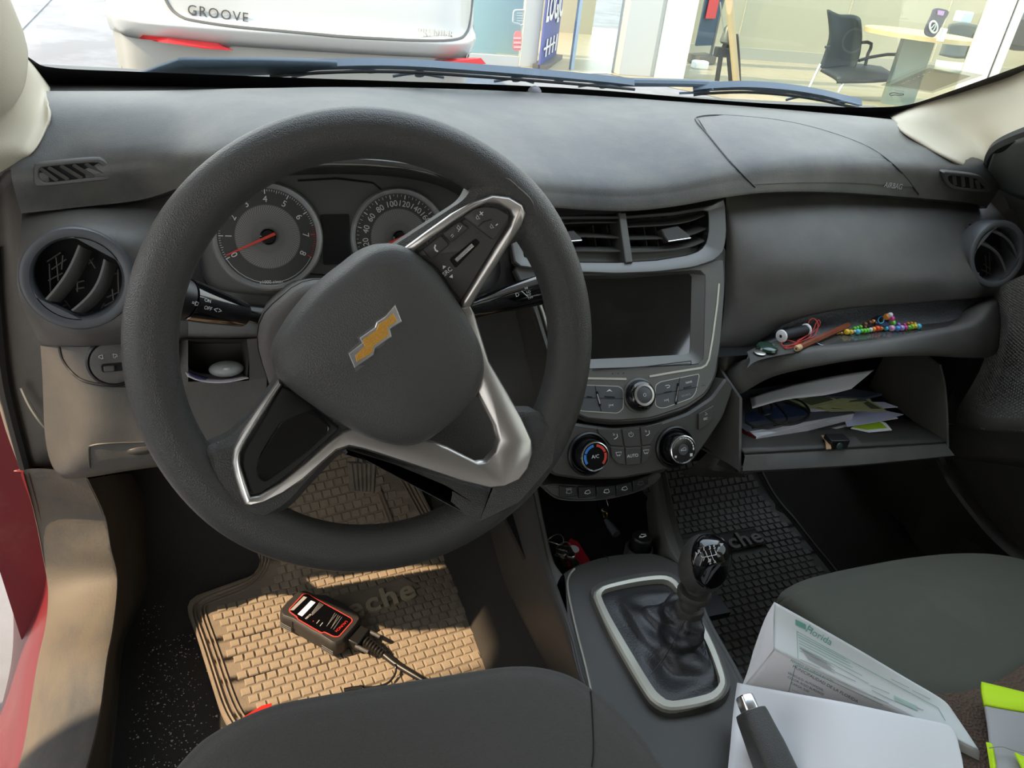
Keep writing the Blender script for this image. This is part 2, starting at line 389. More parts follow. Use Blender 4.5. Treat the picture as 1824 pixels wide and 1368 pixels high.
# mirror sail corner and door top beside the right pillar
struct(MB().grid(gy([
 [(1778,262,.875),(1800,250,.85),(1830,240,.80),(1900,215,.72)],
 [(1766,300,.90),(1800,295,.86),(1840,290,.80),(1920,280,.70)],
 [(1768,316,.91),(1800,335,.88),(1840,350,.83),(1920,360,.74)]]),4,4).build('trim_5',mat('sail_corner',(.055,.058,.052),.6),solid=.01))
struct(MB().tube(sm([U(*p[:2],y=p[2]) for p in [(1750,318,.935),(1764,300,.91),(1770,275,.89),(1785,258,.865),(1824,240,.81),(1900,215,.72)]],5),.011,8).build('trim_6',G['seal']))
struct(MB().grid(gy([
 [(1758,314,.925),(1790,325,.90),(1850,350,.82),(1930,370,.74)],
 [(1785,345,.905),(1805,358,.885),(1850,372,.81),(1930,395,.73)],
 [(1797,368,.90),(1810,374,.885),(1850,384,.81),(1930,405,.73)],
 [(1800,385,.90),(1815,420,.87),(1850,440,.80),(1930,450,.72)],
 [(1822,450,.86),(1835,470,.84),(1850,480,.80),(1930,480,.72)],
 [(1825,505,.83),(1835,515,.82),(1850,520,.79),(1930,520,.70)],
 [(1785,560,.80),(1800,560,.78),(1850,550,.74),(1930,540,.66)]]),5,4).build('trim_7',G['fascia']))
# --- left side: jamb trim, sill, painted body
struct(MB().grid(gy([
 [(-60,330,.88),(-8,340,.93),(20,310,.945),(60,300,.97)],
 [(-60,440,.90),(0,430,.935),(25,430,.94),(70,430,.95)],
 [(-40,560,.93),(10,545,.945),(35,545,.95),(90,545,.95)],
 [(-20,660,.95),(12,650,.955),(50,650,.96),(110,650,.96)],
 [(2,720,.955),(25,745,.96),(60,745,.965),(120,740,.97)],
 [(36,835,.955),(50,832,.958),(85,830,.965),(140,828,.98)]]),4,5).build('trim_8',G['jamb'],solid=-.01))
struct(MB().tube(sm([U(*p[:2],y=p[2]) for p in [(38,690,.945),(52,720,.945),(68,745,.945),(82,762,.95)]],6),.0025,6).build('trim_9',G['trimline']))
struct(MB().tube(sm([U(*p[:2],y=p[2]) for p in [(-14,440,.93),(-6,560,.94),(6,670,.95),(24,750,.955),(46,832,.955)]],6),.008,8).build('trim_10',G['seal']))
L=[(46,836,-.745),(65,906,-.752),(80,981,-.757),(90,1042,-.758),(86,1107,-.758),(70,1182,-.758),(50,1308,-.758),(36,1368,-.758),(10,1480,-.758)]
Rr=[(150,850,-.675),(180,916,-.674),(192,979,-.673),(203,1032,-.672),(196,1111,-.672),(184,1174,-.672),(171,1269,-.672),(146,1368,-.672),(100,1500,-.672)]
R2=[(232,844,.16),(257,895,.10),(272,966,.03),(270,1037,.0),(234,1107,.0),(213,1153,.0),(203,1257,.0),(191,1368,.0),(170,1500,.0)]
ux=lambda l:[U(p[0],p[1],x=p[2]) for p in l]
l0,l1,l2=ux(L),ux(Rr),[U(p[0],p[1],z=p[2]) for p in R2]
mid=[a.lerp(c,.5)+V((0,0,.006)) for a,c in zip(l0,l1)]
struct(MB().grid([[a+V((-.004,0,-.012)),a,m_,c,c+V((.004,0,-.006))] for a,m_,c in zip(l0,mid,l1)],4,5).build('trim_11',G['sill']))
struct(MB().grid([[c+V((.002,0,-.004)),c.lerp(d,.5)+V((.002,0,0)),d,d+V((.004,0,-.015))] for c,d in zip(l1,l2)],3,5).build('trim_12',mat('sill_carpet',(.085,.065,.045),.9,bump=(500,.6),noise=(12,(.05,.042,.033),.4,.8))))
Bd=[(12,836,-.80),(28,906,-.80),(44,981,-.80),(58,1042,-.80),(56,1107,-.80),(40,1182,-.80),(20,1308,-.80),(5,1368,-.80),(-20,1480,-.80)]
Bo=[(-30,760,-.86),(-18,850,-.86),(0,930,-.86),(20,1050,-.86),(24,1110,-.86),(20,1180,-.86),(2,1260,-.86),(-30,1368,-.86),(-60,1480,-.86)]
b0,b1=ux(Bd),ux(Bo)
body=struct(MB().grid([[a+V((.002,0,-.006)),a.lerp(c,.45),c,d,d+V((0,0,-.10)),d+V((.03,0,-.22))] for a,c,d in zip(l0,b0,b1)],4,5).build('wall_left_sill',G['carbody']))
# painted door post above it
struct(MB().grid(gy([
 [(-70,440,.95),(-40,440,.96),(-12,440,.94)],
 [(-60,600,.98),(-30,600,.98),(-2,600,.95)],
 [(-45,720,1.0),(-15,720,.99),(20,748,.96)],
 [(-30,780,1.0),(0,800,.99),(46,836,.957)],
 [(-25,830,1.0),(14,838,.97),(50,842,.955)]]),4,4).build('trim_13',G['carbody']))
MB().bx(-.82,-.752,.965,1.25,-.05,.70).build('post_filler',G['carbody'],bpy.data.objects['trim_13'],smooth=0)
struct(MB().bx(-.745,-.70,.985,1.30,-.02,.72).build('wall_kick',G['jamb'],smooth=0))
# the driver's door, swung open ahead of the opening
hd=V((-.88,1.16,0)); dv=V((-.95,-.31,0)); nn=V((-.31,.95,0))
d2=struct(MB().box(hd+dv*.5+V((0,0,.38)),dv*.5,nn*.035,(0,0,.37)).build('door_2',G['carbody'],bev=.02))
MB().box(hd+dv*.5+V((0,0,.40))-nn*.05,dv*.44,nn*.018,(0,0,.30)).build('door_card',G['fascia'],d2,bev=.012)
# ================================================================ dashboard
from mathutils.bvhtree import BVHTree
def bvh(o):
    o0=ORG.get(o,V((0,0,0))); me=o.data
    return BVHTree.FromPolygons([v.co+o0 for v in me.vertices],[list(p.vertices) for p in me.polygons])
def hit(t,px,py,off=0):
    d=ray(px,py).normalized(); p,n,i,_=t.ray_cast(C,d)
    if p is None: return None
    if n.dot(d)>0: n=-n
    return p+n*off
def hitn(t,px,py):
    d=ray(px,py).normalized(); p,n,i,_=t.ray_cast(C,d)
    return -n if n.dot(d)>0 else n
dash=thing('dashboard','wide dusty dark grey dashboard under the windscreen, behind the steering wheel','dashboard',(0,1.0,.6))
lip=[(38,380,.90),(150,368,.905),(250,356,.895),(320,334,.86),(380,312,.82),(450,298,.795),(540,292,.784),(650,291,.78),(760,305,.785),(840,335,.80),(900,358,.825),(990,370,.84),(1110,376,.845),(1200,368,.845),(1290,352,.845),(1380,342,.85),(1500,343,.86),(1640,353,.875),(1730,362,.89),(1792,371,.90)]
cre=[.10,.095,.088,.08,.07,.06,.05,.035,.025,.018,.015,.012,.012,.014,.018,.025,.03,.045,.06,.08]
TT=[(-.002,.045)]*3+[(.02,.03),(.03,.02),(.035,.016),(.036,.014),(.036,.014),(.036,.015),(.035,.02),(.03,.028),(.03,.03),(.03,.03),(.03,.03),(.03,.032),(.028,.035),(.022,.04),(.012,.045),(.002,.048),(-.002,.045)]
cols=[]
for (px,py,Y),c_,(ty,tz) in zip(lip,cre,TT):
    l=U(px,py,y=Y); x=max(-.684,min(.684,l.x)); l=V((x,l.y,l.z)); yb=1.203-.05*(x/.68)**2
    c0=V((x,yb-.012-c_,.7555)); T=V((x,l.y+ty,l.z+tz)); bul=.018
    if c0.y-T.y<.05: bul=.01
    pts=[V((x,yb+.05,.722)),V((x,yb+.012,.741)),V((x,c0.y+.003,.7475)),c0+V((0,0,.001)),c0.lerp(T,.3)+V((0,0,bul*.8)),c0.lerp(T,.62)+V((0,0,bul)),T+V((0,0,.004)),T.lerp(l,.6)+V((0,-.004,.002)),l+V((0,.0,.004)),l,l+V((0,.03,-.012))]
    cols.append(pts)
MB().bx(-.655,.655,.945,1.19,.30,.635).build('dash_leak_filler',G['void'],dash)  # black box added inside to stop light leaking through the dash gaps
cs=[]
for c in cols: cs.append(c[:3]+sm(c[3:8],4)+c[8:])
rows=[sm(r,4) for r in zip(*cs)]
pad=MB().loft([list(r) for r in rows],closed=False).build('top_pad',G['pad'],dash)
PT=bvh(pad)
# --- pillars, their feet standing on the dash top
def on_pad(px,py,Y): return hit(PT,px,py,.003) or U(px,py,y=Y)
pr=MB().grid([[U(1585,206,y=1.145),on_pad(1603,233,1.06),on_pad(1650,263,.99),on_pad(1705,293,.94),U(1752,315,y=.928)]]+gy([
 [(1636,184,1.10),(1662,207,1.04),(1703,237,.985),(1740,262,.94),(1768,287,.905)],
 [(1728,152,1.03),(1745,175,.99),(1765,205,.95),(1778,230,.915),(1788,258,.88)],
 [(1828,113,.95),(1838,135,.92),(1842,170,.885),(1836,205,.86),(1826,241,.835)],
 [(1960,55,.80),(1965,85,.78),(1960,120,.76),(1945,165,.74),(1925,205,.72)],
 [[(.64,.50,1.15)],[(.66,.47,1.14)],[(.68,.44,1.12)],[(.69,.40,1.10)],[(.70,.37,1.08)]]]),5,6).build('trim_1',G['beige'],solid=.003); struct(pr)
pl_=MB().grid([[U(90,156,y=1.135),on_pad(88,192,1.05),on_pad(83,230,.97),on_pad(62,272,.93),U(33,289,y=.905),U(-40,335,y=.87)]]+gy([
 [(60,116,1.11),(72,150,1.04),(66,200,.96),(44,245,.915),(10,272,.88),(-70,305,.84)],
 [(28,76,1.05),(42,110,.99),(38,160,.93),(18,205,.89),(-30,235,.85),(-100,255,.81)],
 [(19,0,.94),(28,30,.91),(22,80,.87),(-5,115,.83),(-60,135,.79),(-140,150,.75)],
 [[(-.64,.50,1.15)],[(-.645,.48,1.145)],[(-.655,.46,1.135)],[(-.67,.43,1.12)],[(-.69,.40,1.10)],[(-.70,.37,1.08)]]]),5,6).build('trim_2',G['beige'],solid=-.003); struct(pl_)
# passenger airbag cover: a very slightly proud skin with a groove round it
ab_l=sm([(1243,212),(1262,245),(1300,290),(1343,338)],4); ab_r=sm([(1310,207),(1450,228),(1545,262),(1600,300),(1636,349)],4)
ab_l=rs([V((a[0],a[1],0)) for a in [(1243,212),(1262,242),(1300,290),(1340,329)]],14,False); ab_r=rs(sm([V((a[0],a[1],0)) for a in [(1290,206),(1380,214),(1460,231),(1545,262),(1600,302),(1627,333)]],4),14,False)
g=[]
for a,b_ in zip(ab_l,ab_r):
    g.append([hit(PT,a.x+(b_.x-a.x)*k/14,a.y+(b_.y-a.y)*k/14-6*math.sin(PI*k/14)*(a.y>300),.0012) for k in range(15)])
g=[[p for p in r] for r in g if all(p is not None for p in r)]
MB().loft(g,closed=False).build('airbag_cover',G['pad'],dash)
edge=[(1345,334),(1300,288),(1262,242),(1240,216),(1246,208),(1290,206),(1380,214),(1460,231),(1545,262),(1600,302),(1636,346)]
gp=[hit(PT,p.x,p.y,.0006) for p in sm([V((a[0],a[1],0)) for a in edge],8)]
MB().tube([p for p in gp if p is not None],.0010,6).build('airbag_seam',G['black'],dash)
q=hit(PT,1590,331,.0016); nq=hitn(PT,1590,331); u_=(hit(PT,1610,334)-hit(PT,1572,329)).normalized()
txt('AIRBAG',q,u_,nq.cross(u_),.011,G['icongrey'],dash,'airbag_lettering')
# side demister vents
def side_vent(name,label,outl,inn,slats,ang):
    c=hit(PT,*ang); n=hitn(PT,*ang); p=PL(c,n)
    t=thing(name,label,'air vent',c)
    o=rs(sm(p.P(outl),5,True),40); i=rs(sm(p.P(inn),5,True),40)
    MB().ring([a+p.n*.0035 for a in o],[a+p.n*.0035 for a in i],p.n,.009,.0012).build('vent_frame',G['fascia'],t)
    MB().slab([a+p.n*.0008 for a in i],p.n,.002).build('vent_recess',G['void'],t)
    for a,b_ in slats:
        A,B=p.px(*a,.0018),p.px(*b_,.0018); d=(B-A).normalized(); s_=p.n.cross(d)
        MB().box((A+B)/2,(B-A)/2,s_*.0022+p.n*.0012,p.n*.0006).build('slat',G['fascia'],t)
    return t
side_vent('demister_vent','small slotted demister vent at the left end of the dash top',[(62,292),(75,289),(165,281),(186,284),(208,308),(200,318),(160,323),(75,331),(62,327),(60,310)],[(72,300),(80,297),(165,289),(180,293),(195,308),(188,313),(150,317),(85,324),(72,318),(70,308)],[((72,300),(102,322)),((86,298),(122,320)),((108,295),(146,318)),((130,293),(166,316)),((152,291),(186,313))],(135,305))
side_vent('demister_vent','small slotted demister vent at the right end of the dash top',[(1677,306),(1690,305),(1740,311),(1752,320),(1763,335),(1755,341),(1700,337),(1682,326)],[(1687,313),(1700,312),(1735,317),(1742,323),(1752,333),(1745,336),(1705,332),(1690,324)],[((1699,312),(1701,330)),((1714,313),(1716,333)),((1729,316),(1731,335)),((1739,321),(1744,336))],(1717,324))
# sun sensor dome by the glass
q=U(952,166,z=.753); t=thing('sunlight_sensor','small grey sensor dome on the dash at the foot of the windscreen','sensor',q)
MB().lathe([(.0115,-.004),(.0115,0),(.0105,.005),(.007,.009),(.002,.0108)],q,(0,0,1),20,True,True).build('dome',mat('sensor_grey',(.13,.12,.135),.3),t)
MB().lathe([(.0135,-.004),(.0135,.001),(.0115,.0015)],q,(0,0,1),20,True).build('collar',G['black'],t)
# left upper fascia round the vent
fa=MB().grid(gy([
 [(40,372,.935),(130,364,.94),(220,354,.94),(290,342,.925),(345,322,.90)],
 [(36,425,.865),(130,407,.832),(230,412,.84),(290,416,.855),(322,420,.87)],
 [(30,500,.835),(100,490,.812),(200,490,.812),(280,490,.825),(320,490,.845)],
 [(46,560,.83),(120,582,.787),(210,574,.787),(290,562,.80),(345,548,.83)],
 [(72,612,.845),(150,613,.80),(240,608,.80),(320,602,.805),(370,596,.82)],
 [(74,616,.87),(150,618,.83),(240,613,.83),(320,608,.83),(370,602,.84)]]),16,16).cut(U(138,497,y=.797),(.12,-.95,.30),.0425).build('left_fascia',G['fascia'],dash)
def spl(l,n=5): return [U(p.x,p.y,y=p.z) for p in sm([V(q) for q in l],n)]
# strip under the instruments, beside the column
MB().grid(gy([
 [(330,540,.83),(390,556,.825),(460,566,.82),(540,580,.82)],
 [(335,575,.812),(390,578,.808),(460,582,.805),(540,590,.805)],
 [(335,602,.808),(390,603,.805),(460,600,.803),(540,605,.803)],
 [(335,606,.84),(390,607,.84),(460,604,.84),(540,610,.84)]]),4,4).build('knee_strip',G['fascia'],dash)
# lower panel, in pieces round the open cubby
lpn=MB().grid(gy([
 [(72,616,.85),(150,618,.815),(240,612,.812),(335,604,.815)],
 [(76,680,.848),(150,682,.805),(240,684,.80),(335,680,.80)],
 [(80,775,.85),(150,778,.797),(240,776,.79),(335,770,.79)],
 [(92,828,.855),(125,840,.81),(240,822,.79),(335,812,.787)],
 [(112,851,.88),(150,850,.84),(240,836,.81),(335,824,.81)],
 [(118,851,.93),(150,851,.93),(240,836,.93),(335,824,.93)]]),5,5)
lpn.grid(gy([
 [(335,680,.80),(400,680,.80),(440,678,.80),(475,672,.80)],
 [(335,770,.79),(400,760,.79),(440,750,.79),(475,740,.79)],
 [(335,812,.787),(400,800,.787),(440,790,.787),(475,780,.787)],
 [(335,824,.81),(400,812,.81),(440,802,.81),(475,792,.81)],
 [(335,826,.93),(400,812,.93),(440,802,.93),(475,792,.93)]]),4,4)
lpn.grid(gy([[(440,604,.80),(460,603,.80),(475,603,.80)],[(444,645,.80),(460,645,.80),(475,645,.80)],[(444,680,.80),(460,680,.80),(475,680,.80)]]),3,3)
lpo=lpn.build('lower_panel',G['fascia'],dash)
# fuse cover outline with its finger notch
LT=bvh(lpo)
fl=[hit(LT,p.x,p.y,.0005) for p in sm([V((a[0],a[1],0)) for a in [(160,832),(159,800),(165,793),(200,789),(290,786),(326,780)]],5)]
MB().tube([p for p in fl if p],.0012,6).build('fuse_cover_seam',G['dark'],dash)
fl=[hit(LT,p.x,p.y,.0005) for p in sm([V((a[0],a[1],0)) for a in [(106,618),(112,640),(128,662),(150,678),(190,686),(235,687)]],5)]
MB().tube([p for p in fl if p],.0016,6).build('switch_panel_seam',G['black'],dash)
q=hit(LT,252,802,.001); b=MB(); b.ball(q,.011,10,6,(1.4,.25,.5)); b.build('finger_notch',G['dark'],dash)
# cubby
b=MB(); f=[U(*p,y=.80) for p in [(318,604),(440,604),(443,640),(440,680),(318,680)]]; bk=[U(*p,y=.86) for p in [(322,612),(428,612),(428,636),(426,664),(322,664)]]
b.loft([f,bk],False,True,closed=True); b.build('cubby',G['dark'],dash)
# mirror switch
c=hit(LT,203,645,.0015); n=PL(c,(.05,-.96,.25))
t=thing('mirror_switch','round mirror adjusting switch below the left vent','switch',c)
MB().lathe([(.0268,-.012),(.0268,.001),(.0245,.003),(.022,.001),(.0215,-.001)],c,n.n,36,cap1=True).build('bezel',G['black'],t)
MB().lathe([(.0228,-.002),(.0225,.0035),(.0205,.0048),(.012,.0044)],c,n.n,36,cap1=True).build('dial',G['fascia'],t)
r_=n.px(200,650,.0); sl_=rnd([n.uv(a,b_,.0066) for a,b_ in [(-.012,-.0085),(.009,-.0085),(.009,.0005),(-.012,.0005)]],.003)
MB().slab(sl_,n.n,.004,.0008).build('slider_well',G['void'],t)
kn=rnd([n.uv(a,b_,.0105) for a,b_ in [(-.0095,-.0075),(.001,-.0075),(.001,-.001),(-.0095,-.001)]],.002)
MB().slab(kn,n.n,.005,.001).build('slider_knob',G['dark'],t)
for sx,s_ in ((-.0125,1),(.0045,-1)):
    o=n.uv(sx,.0075,.0055); MB().tube([o+n.u*a*s_+n.v*b_ for a,b_ in [(0,.002),(.0035,.003),(.0035,-.001),(.002,-.0012),(.0015,0),(0,0),(0,.002)]],.00035,5).build('mirror_mark',G['icon'],t)
# round air vents
def round_vent(label,px,py,Y,ax,r,vanes,ribs):
    c=U(px,py,y=Y); p=PL(c,ax); t=thing('round_air_vent',label,'air vent',c)
    MB().lathe([(r*1.03,-.03),(r*1.03,-.001),(r*1.0,.0015),(r*.94,.0022),(r*.84,.0005),(r*.80,-.003),(r*.79,-.035)],c,p.n,56).build('vent_ring',G['button'],t)
    MB().lathe([(r*.80,-.034),(r*.4,-.038)],c,p.n,40,cap1=True).build('vent_duct',G['void'],t)
    # two flats that trim the round opening
    vd=(p.px(*vanes[0][1])-p.px(*vanes[0][0])); vd=(vd-p.n*vd.dot(p.n)).normalized(); wd=p.n.cross(vd)
    for s_ in(-1,1):
        a=[c+vd*(s_*r*math.sqrt(max(0,.815**2-k*k)))*1+wd*r*k for k in [-.60+.1*j for j in range(13)]]
        fl=[c+vd*s_*r*.70+wd*r*k for k in [-.46+.092*j*.835 for j in range(13)]]
        MB().loft([[q+p.n*.0005 for q in a],[q+p.n*.0005 for q in fl],[q-p.n*.02 for q in fl]],closed=False).build('flat_lip',G['button'],t)
    for (a,b_),bow in vanes_b(vanes):
        sg=1 if bow<0 else -1
        A,B=p.px(*a,-.003),p.px(*b_,-.003); s_=p.n.cross((B-A).normalized())
        fr=[A.lerp(B,k/10)+s_*bow*math.sin(PI*k/10) for k in range(11)]
        bk=[q-p.n*.020-s_*.009*sg for q in fr]
        MB().loft([[q+s_*.0022 for q in bk],[q+s_*.0020 for q in fr],[q+p.n*.0012 for q in fr],[q-s_*.0020 for q in fr],[q-s_*.0022 for q in bk]],closed=False).build('vane',G['stack'],t)
    b=MB()
    for k in ribs: b.tube([p.px(*k[0],-.026),p.px(*k[1],-.026)],.0008,5)
    b.build('back_grille',G['dark'],t)['kind']='stuff'
    return t
def vanes_b(v): return [((a,b_),bow) for a,b_,bow in v]
lrib=[((92,480),(118,462)),((86,500),(112,486)),((84,466),(108,450)),((100,458),(104,500)),((88,470),(90,520)),((112,455),(110,480)),((160,462),(170,478)),((158,470),(166,460)),((132,505),(150,500)),((135,515),(150,512)),((138,500),(138,520)),((190,530),(212,520)),((186,545),(205,535)),((200,515),(203,545)),((180,550),(186,540)),((115,535),(125,548)),((112,545),(122,542)),((196,490),(212,486)),((210,480),(212,545))]
rv=round_vent('round air vent at the left end of the dash, beside the door',139,497,.797,(.12,-.95,.30),.0490,[((84,534),(143,438),-.003),((130,554),(188,463),-.006)],lrib)
rrib=[((1752,470),(1765,480)),((1755,455),(1758,490)),((1762,450),(1764,498)),((1748,480),(1770,490)),((1770,440),(1790,450)),((1785,480),(1800,490)),((1760,495),(1790,505))]
rv2=round_vent('round air vent at the right end of the dash, beside the passenger door',1777,453,.80,(-.12,-.95,.30),.0495,[((1748,434),(1792,486),.009),((1768,412),(1812,458),.008)],rrib)
# ================================================================ instruments
PC=PL((-.35,.865,.65),(0,-.93,.37))
clu=thing('instrument_cluster','dark instrument cluster with two chrome ringed dials behind the steering wheel','instrument cluster',PC.o)
lo_=[(322,470,.85),(316,410,.848),(335,345,.835),(380,314,.82),(420,305,.80),(520,295,.790),(650,293,.786),(760,307,.79),(840,337,.805),(900,375,.83),(920,450,.84),(915,540,.83),(760,582,.822),(700,582,.82),(560,572,.82),(470,558,.825),(390,549,.83),(340,528,.845)]
a=rs(sm([U(p[0],p[1],y=p[2]) for p in lo_],5,True),72)
po=[(354,468),(348,420),(364,362),(398,332),(440,320),(530,312),(650,311),(750,322),(815,346),(872,390),(888,450),(880,510),(760,545),(700,545),(570,540),(480,528),(405,520),(366,505)]
c_=rs(sm(PC.P(po,.012),5,True),72)
MB().loft([[p+V((0,.004,0)) for p in inset(a,-.004,V((0,-1,0)))],a,inset(a,.003,V((0,-1,0))),c_]).build('cluster_hood',G['black'],clu,smooth=60)
MB().tube([p+V((0,-.001,0)) for p in rs(sm([U(*p[:2],y=p[2]-.004) for p in [(318,410,.848),(320,470,.85),(338,526,.843),(390,548,.83),(470,556,.825),(560,570,.82)]],5),30,False)],.006,8).build('lower_bezel',G['greymetal'],clu)
MB().tube([U(*p[:2],y=p[2]) for p in [(450,301,.80),(520,294.5,.789),(590,292,.786),(650,293,.785),(720,299,.788),(760,307,.79),(800,320,.797)]],.0009,5).build('hood_edge_line',G['trimline'],clu)
MB().slab(rs(sm(PC.P(po,.0),5,True),60),PC.n,.02).build('face_plate',G['clusterface'],clu)
MB().slab(rnd(PC.P([(572,382),(622,381),(626,470),(576,472)],.002),.002),PC.n,.003).build('display',G['lcd'],clu)
MB().tube(PC.P([(530,322),(600,318),(664,326),(678,338)],.002),.0012,6).build('face_step',G['black'],clu)
MB().tube(PC.P([(545,486),(580,489),(640,490)],.002),.0012,6).build('face_step',G['black'],clu)
def gauge(cx,cy,R_,nums,ang0,ang1,needle,red_from,sub):
    """a round dial: angles in degrees, clockwise from straight up"""
    c=PC.px(cx,cy,.004)
    def at(a,r,h=0): a=R(a); return c+PC.u*math.sin(a)*r+PC.v*math.cos(a)*r+PC.n*h
    MB().lathe([(R_*1.0,-.006),(R_*1.02,.006),(R_*.985,.009),(R_*.94,.006),(R_*.90,.0)],c,PC.n,64).build('chrome_ring',G['ringchrome'],clu)
    d=MB().lathe([(R_*.95,-.002),(R_*.94,.001),(R_*.66,.0012)],c,PC.n,64,cap1=True).build('dial',G['dial'],clu)
    MB().lathe([(R_*.60,.0013),(R_*.60,.002)],c,PC.n,64,cap1=True).build('dial_centre',G['dialmid'],d)
    b=MB()
    for k in range(90):
        a=k*4; p0=at(a,R_*.30,.0022); p1=at(a+22,R_*.585,.0022); w=(p1-p0).cross(PC.n).normalized()
        b.add([p0-w*.00003,p0+w*.00003,p1+w*.00032,p1-w*.00032],[[0,1,2,3]])
    b.build('ray_pattern',G['icongrey'],d,smooth=0)['kind']='stuff'
    b=MB(); br=MB(); n=len(nums)-1; N=n*sub
    for k in range(N+1):
        a=ang0+(ang1-ang0)*k/N; big=(k%sub==0); half=(k%(sub//2)==0)
        r0=R_*(.80 if big else .83 if half else .85); q=.0005 if big else .00025
        p0,p1=at(a,r0,.0018),at(a,R_*.885,.0018); w=(p1-p0).cross(PC.n).normalized()*q
        (br if k/N>=red_from else b).add([p0-w,p0+w,p1+w,p1-w],[[0,1,2,3]])
    b.build('tick_marks',G['icon'],d,smooth=0)['kind']='stuff'
    if br.v: br.build('red_line_marks',G['redprint'],d,smooth=0)
    MB().tube([at(ang0+ (ang1-ang0)*1.0+k*(360-(ang1-ang0))/12,R_*.87,.0016) for k in range(13)],.0003,4).build('lower_arc',G['icon'],d)
    for k,s in enumerate(nums):
        a=ang0+(ang1-ang0)*k/n; v=(at(a,1)-c); 
        v=v.normalized(); txt(s,at(a,R_*.70,.0016),-PC.n.cross(v)*-1 if False else v.cross(PC.n),v,R_*.17,G['icon'],d,'numeral')
    nd=at(needle,R_*.84,.009); bk=at(needle+180,R_*.14,.010); t_=(nd-bk).cross(PC.n).normalized()
    MB().loft([[bk-t_*.0016,bk+t_*.0016,bk+t_*.0012-PC.n*.002,bk-t_*.0012-PC.n*.002],[nd-t_*.0006,nd+t_*.0006,nd+t_*.0004-PC.n*.001,nd-t_*.0004-PC.n*.001]],True,True).build('needle',G['red'],clu)
    MB().lathe([(R_*.15,.0),(R_*.15,.007),(R_*.12,.0085)],c,PC.n,28,cap1=True).build('needle_hub',G['gloss'],clu)
    return c,at,d
c,at,d=gauge(477,422,.0585,list('012345678'),-117,117,-113,.83,10)
txt('x1000 r/min',at(180,.0500,.0016),PC.u,PC.v,.0052,G['icon'],d)
gauge(711,424,.0565,['0','20','40','60','80','100','120','140','160','180','200','220'],-117,117,-113,2,4)
# ================================================================ steering wheel
wa=R(21.25); WN=V((0,-math.cos(wa),math.sin(wa))); WO=V((-.3688,.548,.6672))
PW=PL(WO,WN)
sw=thing('steering_wheel','black grained steering wheel turned to the left with a gold emblem','steering wheel',WO)
RR=.1685; r0=.0195
lp=[]; NU=120
for k in range(NU):
    a=2*PI*k/NU; d=PW.u*math.cos(a)+PW.v*math.sin(a)
    # grips a little thicker where the spokes meet
    q=1
    for s_ in (41,-39,228): 
        da=(math.degrees(a)-s_+180)%360-180; q+=.10*math.exp(-(da/16)**2)
    lp.append([WO+d*(RR+r0*q*math.cos(t)*1.0)+WN*(r0*1.02*math.sin(t)) for t in [2*PI*j/20 for j in range(20)]])
MB().loft(lp,wrap=True).build('rim',G['rubber'],sw,smooth=80)
def lift(p):
    return .0200*max(0,((PW.px(p[0],p[1])-WO).length/RR-.38)/.58)
def wp(pts,h=0): return [PW.px(p[0],p[1],h+(p[2] if len(p)>2 else 0)+lift(p)) for p in pts]
def plate(pts,h,d,ch,r=0,n=0):
    q=wp(pts,h)
    if r: q=rnd(q,r)
    if n: q=rs(sm(q,4,True),n)
    return MB().slab(q,WN,d,ch)
# rubber spokes that join rim and hub (behind the trims)
plate([(700,440),(835,352),(850,318),(905,300),(960,350),(975,425),(935,425),(905,440),(870,500),(850,535),(838,560),(760,600),(660,520)],-.004,.03,.006,.008).build('spoke',G['rubber'],sw)
plate([(500,672),(450,740),(405,785),(360,800),(375,860),(420,915),(470,935),(520,905),(560,860),(605,812),(650,800),(640,700),(560,660)],-.004,.03,.006,.008).build('spoke',G['rubber'],sw)
plate([(605,806),(700,835),(790,872),(842,905),(850,940),(930,900),(990,830),(1000,770),(965,735),(925,735),(905,752),(960,800),(950,840),(905,872),(870,875),(700,826),(620,800)],-.004,.03,.004,.004).build('spoke',G['rubber'],sw)
# bluish side flank of the upper spoke
# satin trim: one Y-shaped frame
tr=[(822,548),(838,545),(846,560),(858,600),(872,645),(905,700),(930,745),(948,785),(950,808),(942,835),(926,856),(900,868),(872,871),(820,858),(760,838),(700,818),(650,802),(622,796),(600,803),(575,825),(540,856),(505,880),(470,897),(446,903),(436,900),(428,882),(418,850),(413,825),(416,800),(430,775),(462,728),(497,680),(503,686),(470,738),(440,785),(428,808),(428,830),(438,862),(446,888),(462,884),(500,862),(545,826),(585,790),(612,770),(640,760),(700,775),(760,785),(800,800),(830,815),(852,826),(868,824),(884,806),(890,785),(882,758),(862,720),(848,694),(830,640),(815,590)]
plate(tr,.004,.012,.0018).build('spoke_trim',G['satin'],sw,smooth=50)
up_=[(716,446),(760,414),(808,380),(846,359),(878,347),(908,351),(931,365),(937,380),(930,402),(905,440),(872,492),(848,530),(838,548),(822,548),(826,535),(850,498),(885,440),(910,402),(916,386),(910,374),(890,364),(868,362),(842,374),(810,395),(770,424),(728,455)]
plate(up_,.004,.012,.0016).build('upper_spoke_trim',G['satin'],sw,smooth=50)
# edge of the trim facing the driver's window (dark chrome line, lower left)
MB().tube(wp(sm([V((x,y,.0045)) for x,y in [(499,684),(465,735),(436,782),(424,808),(424,832),(433,866),(442,893)]],5)),.0011,6).build('chrome_edge',G['chrome'],sw)
# gloss black panel in the lower left spoke
plate([(503,688),(535,707),(580,742),(606,763),(590,778),(548,816),(503,854),(464,880),(450,882),(442,858),(433,828),(434,808),(446,786),(474,740)],.0015,.006,.001,.003).build('spoke_panel',G['black'],sw)
plate([(500,752),(560,728),(592,764),(540,812),(470,862),(455,845),(462,812)],.0034,.003,.0008,.005).build('panel_swell',G['gloss'],sw)
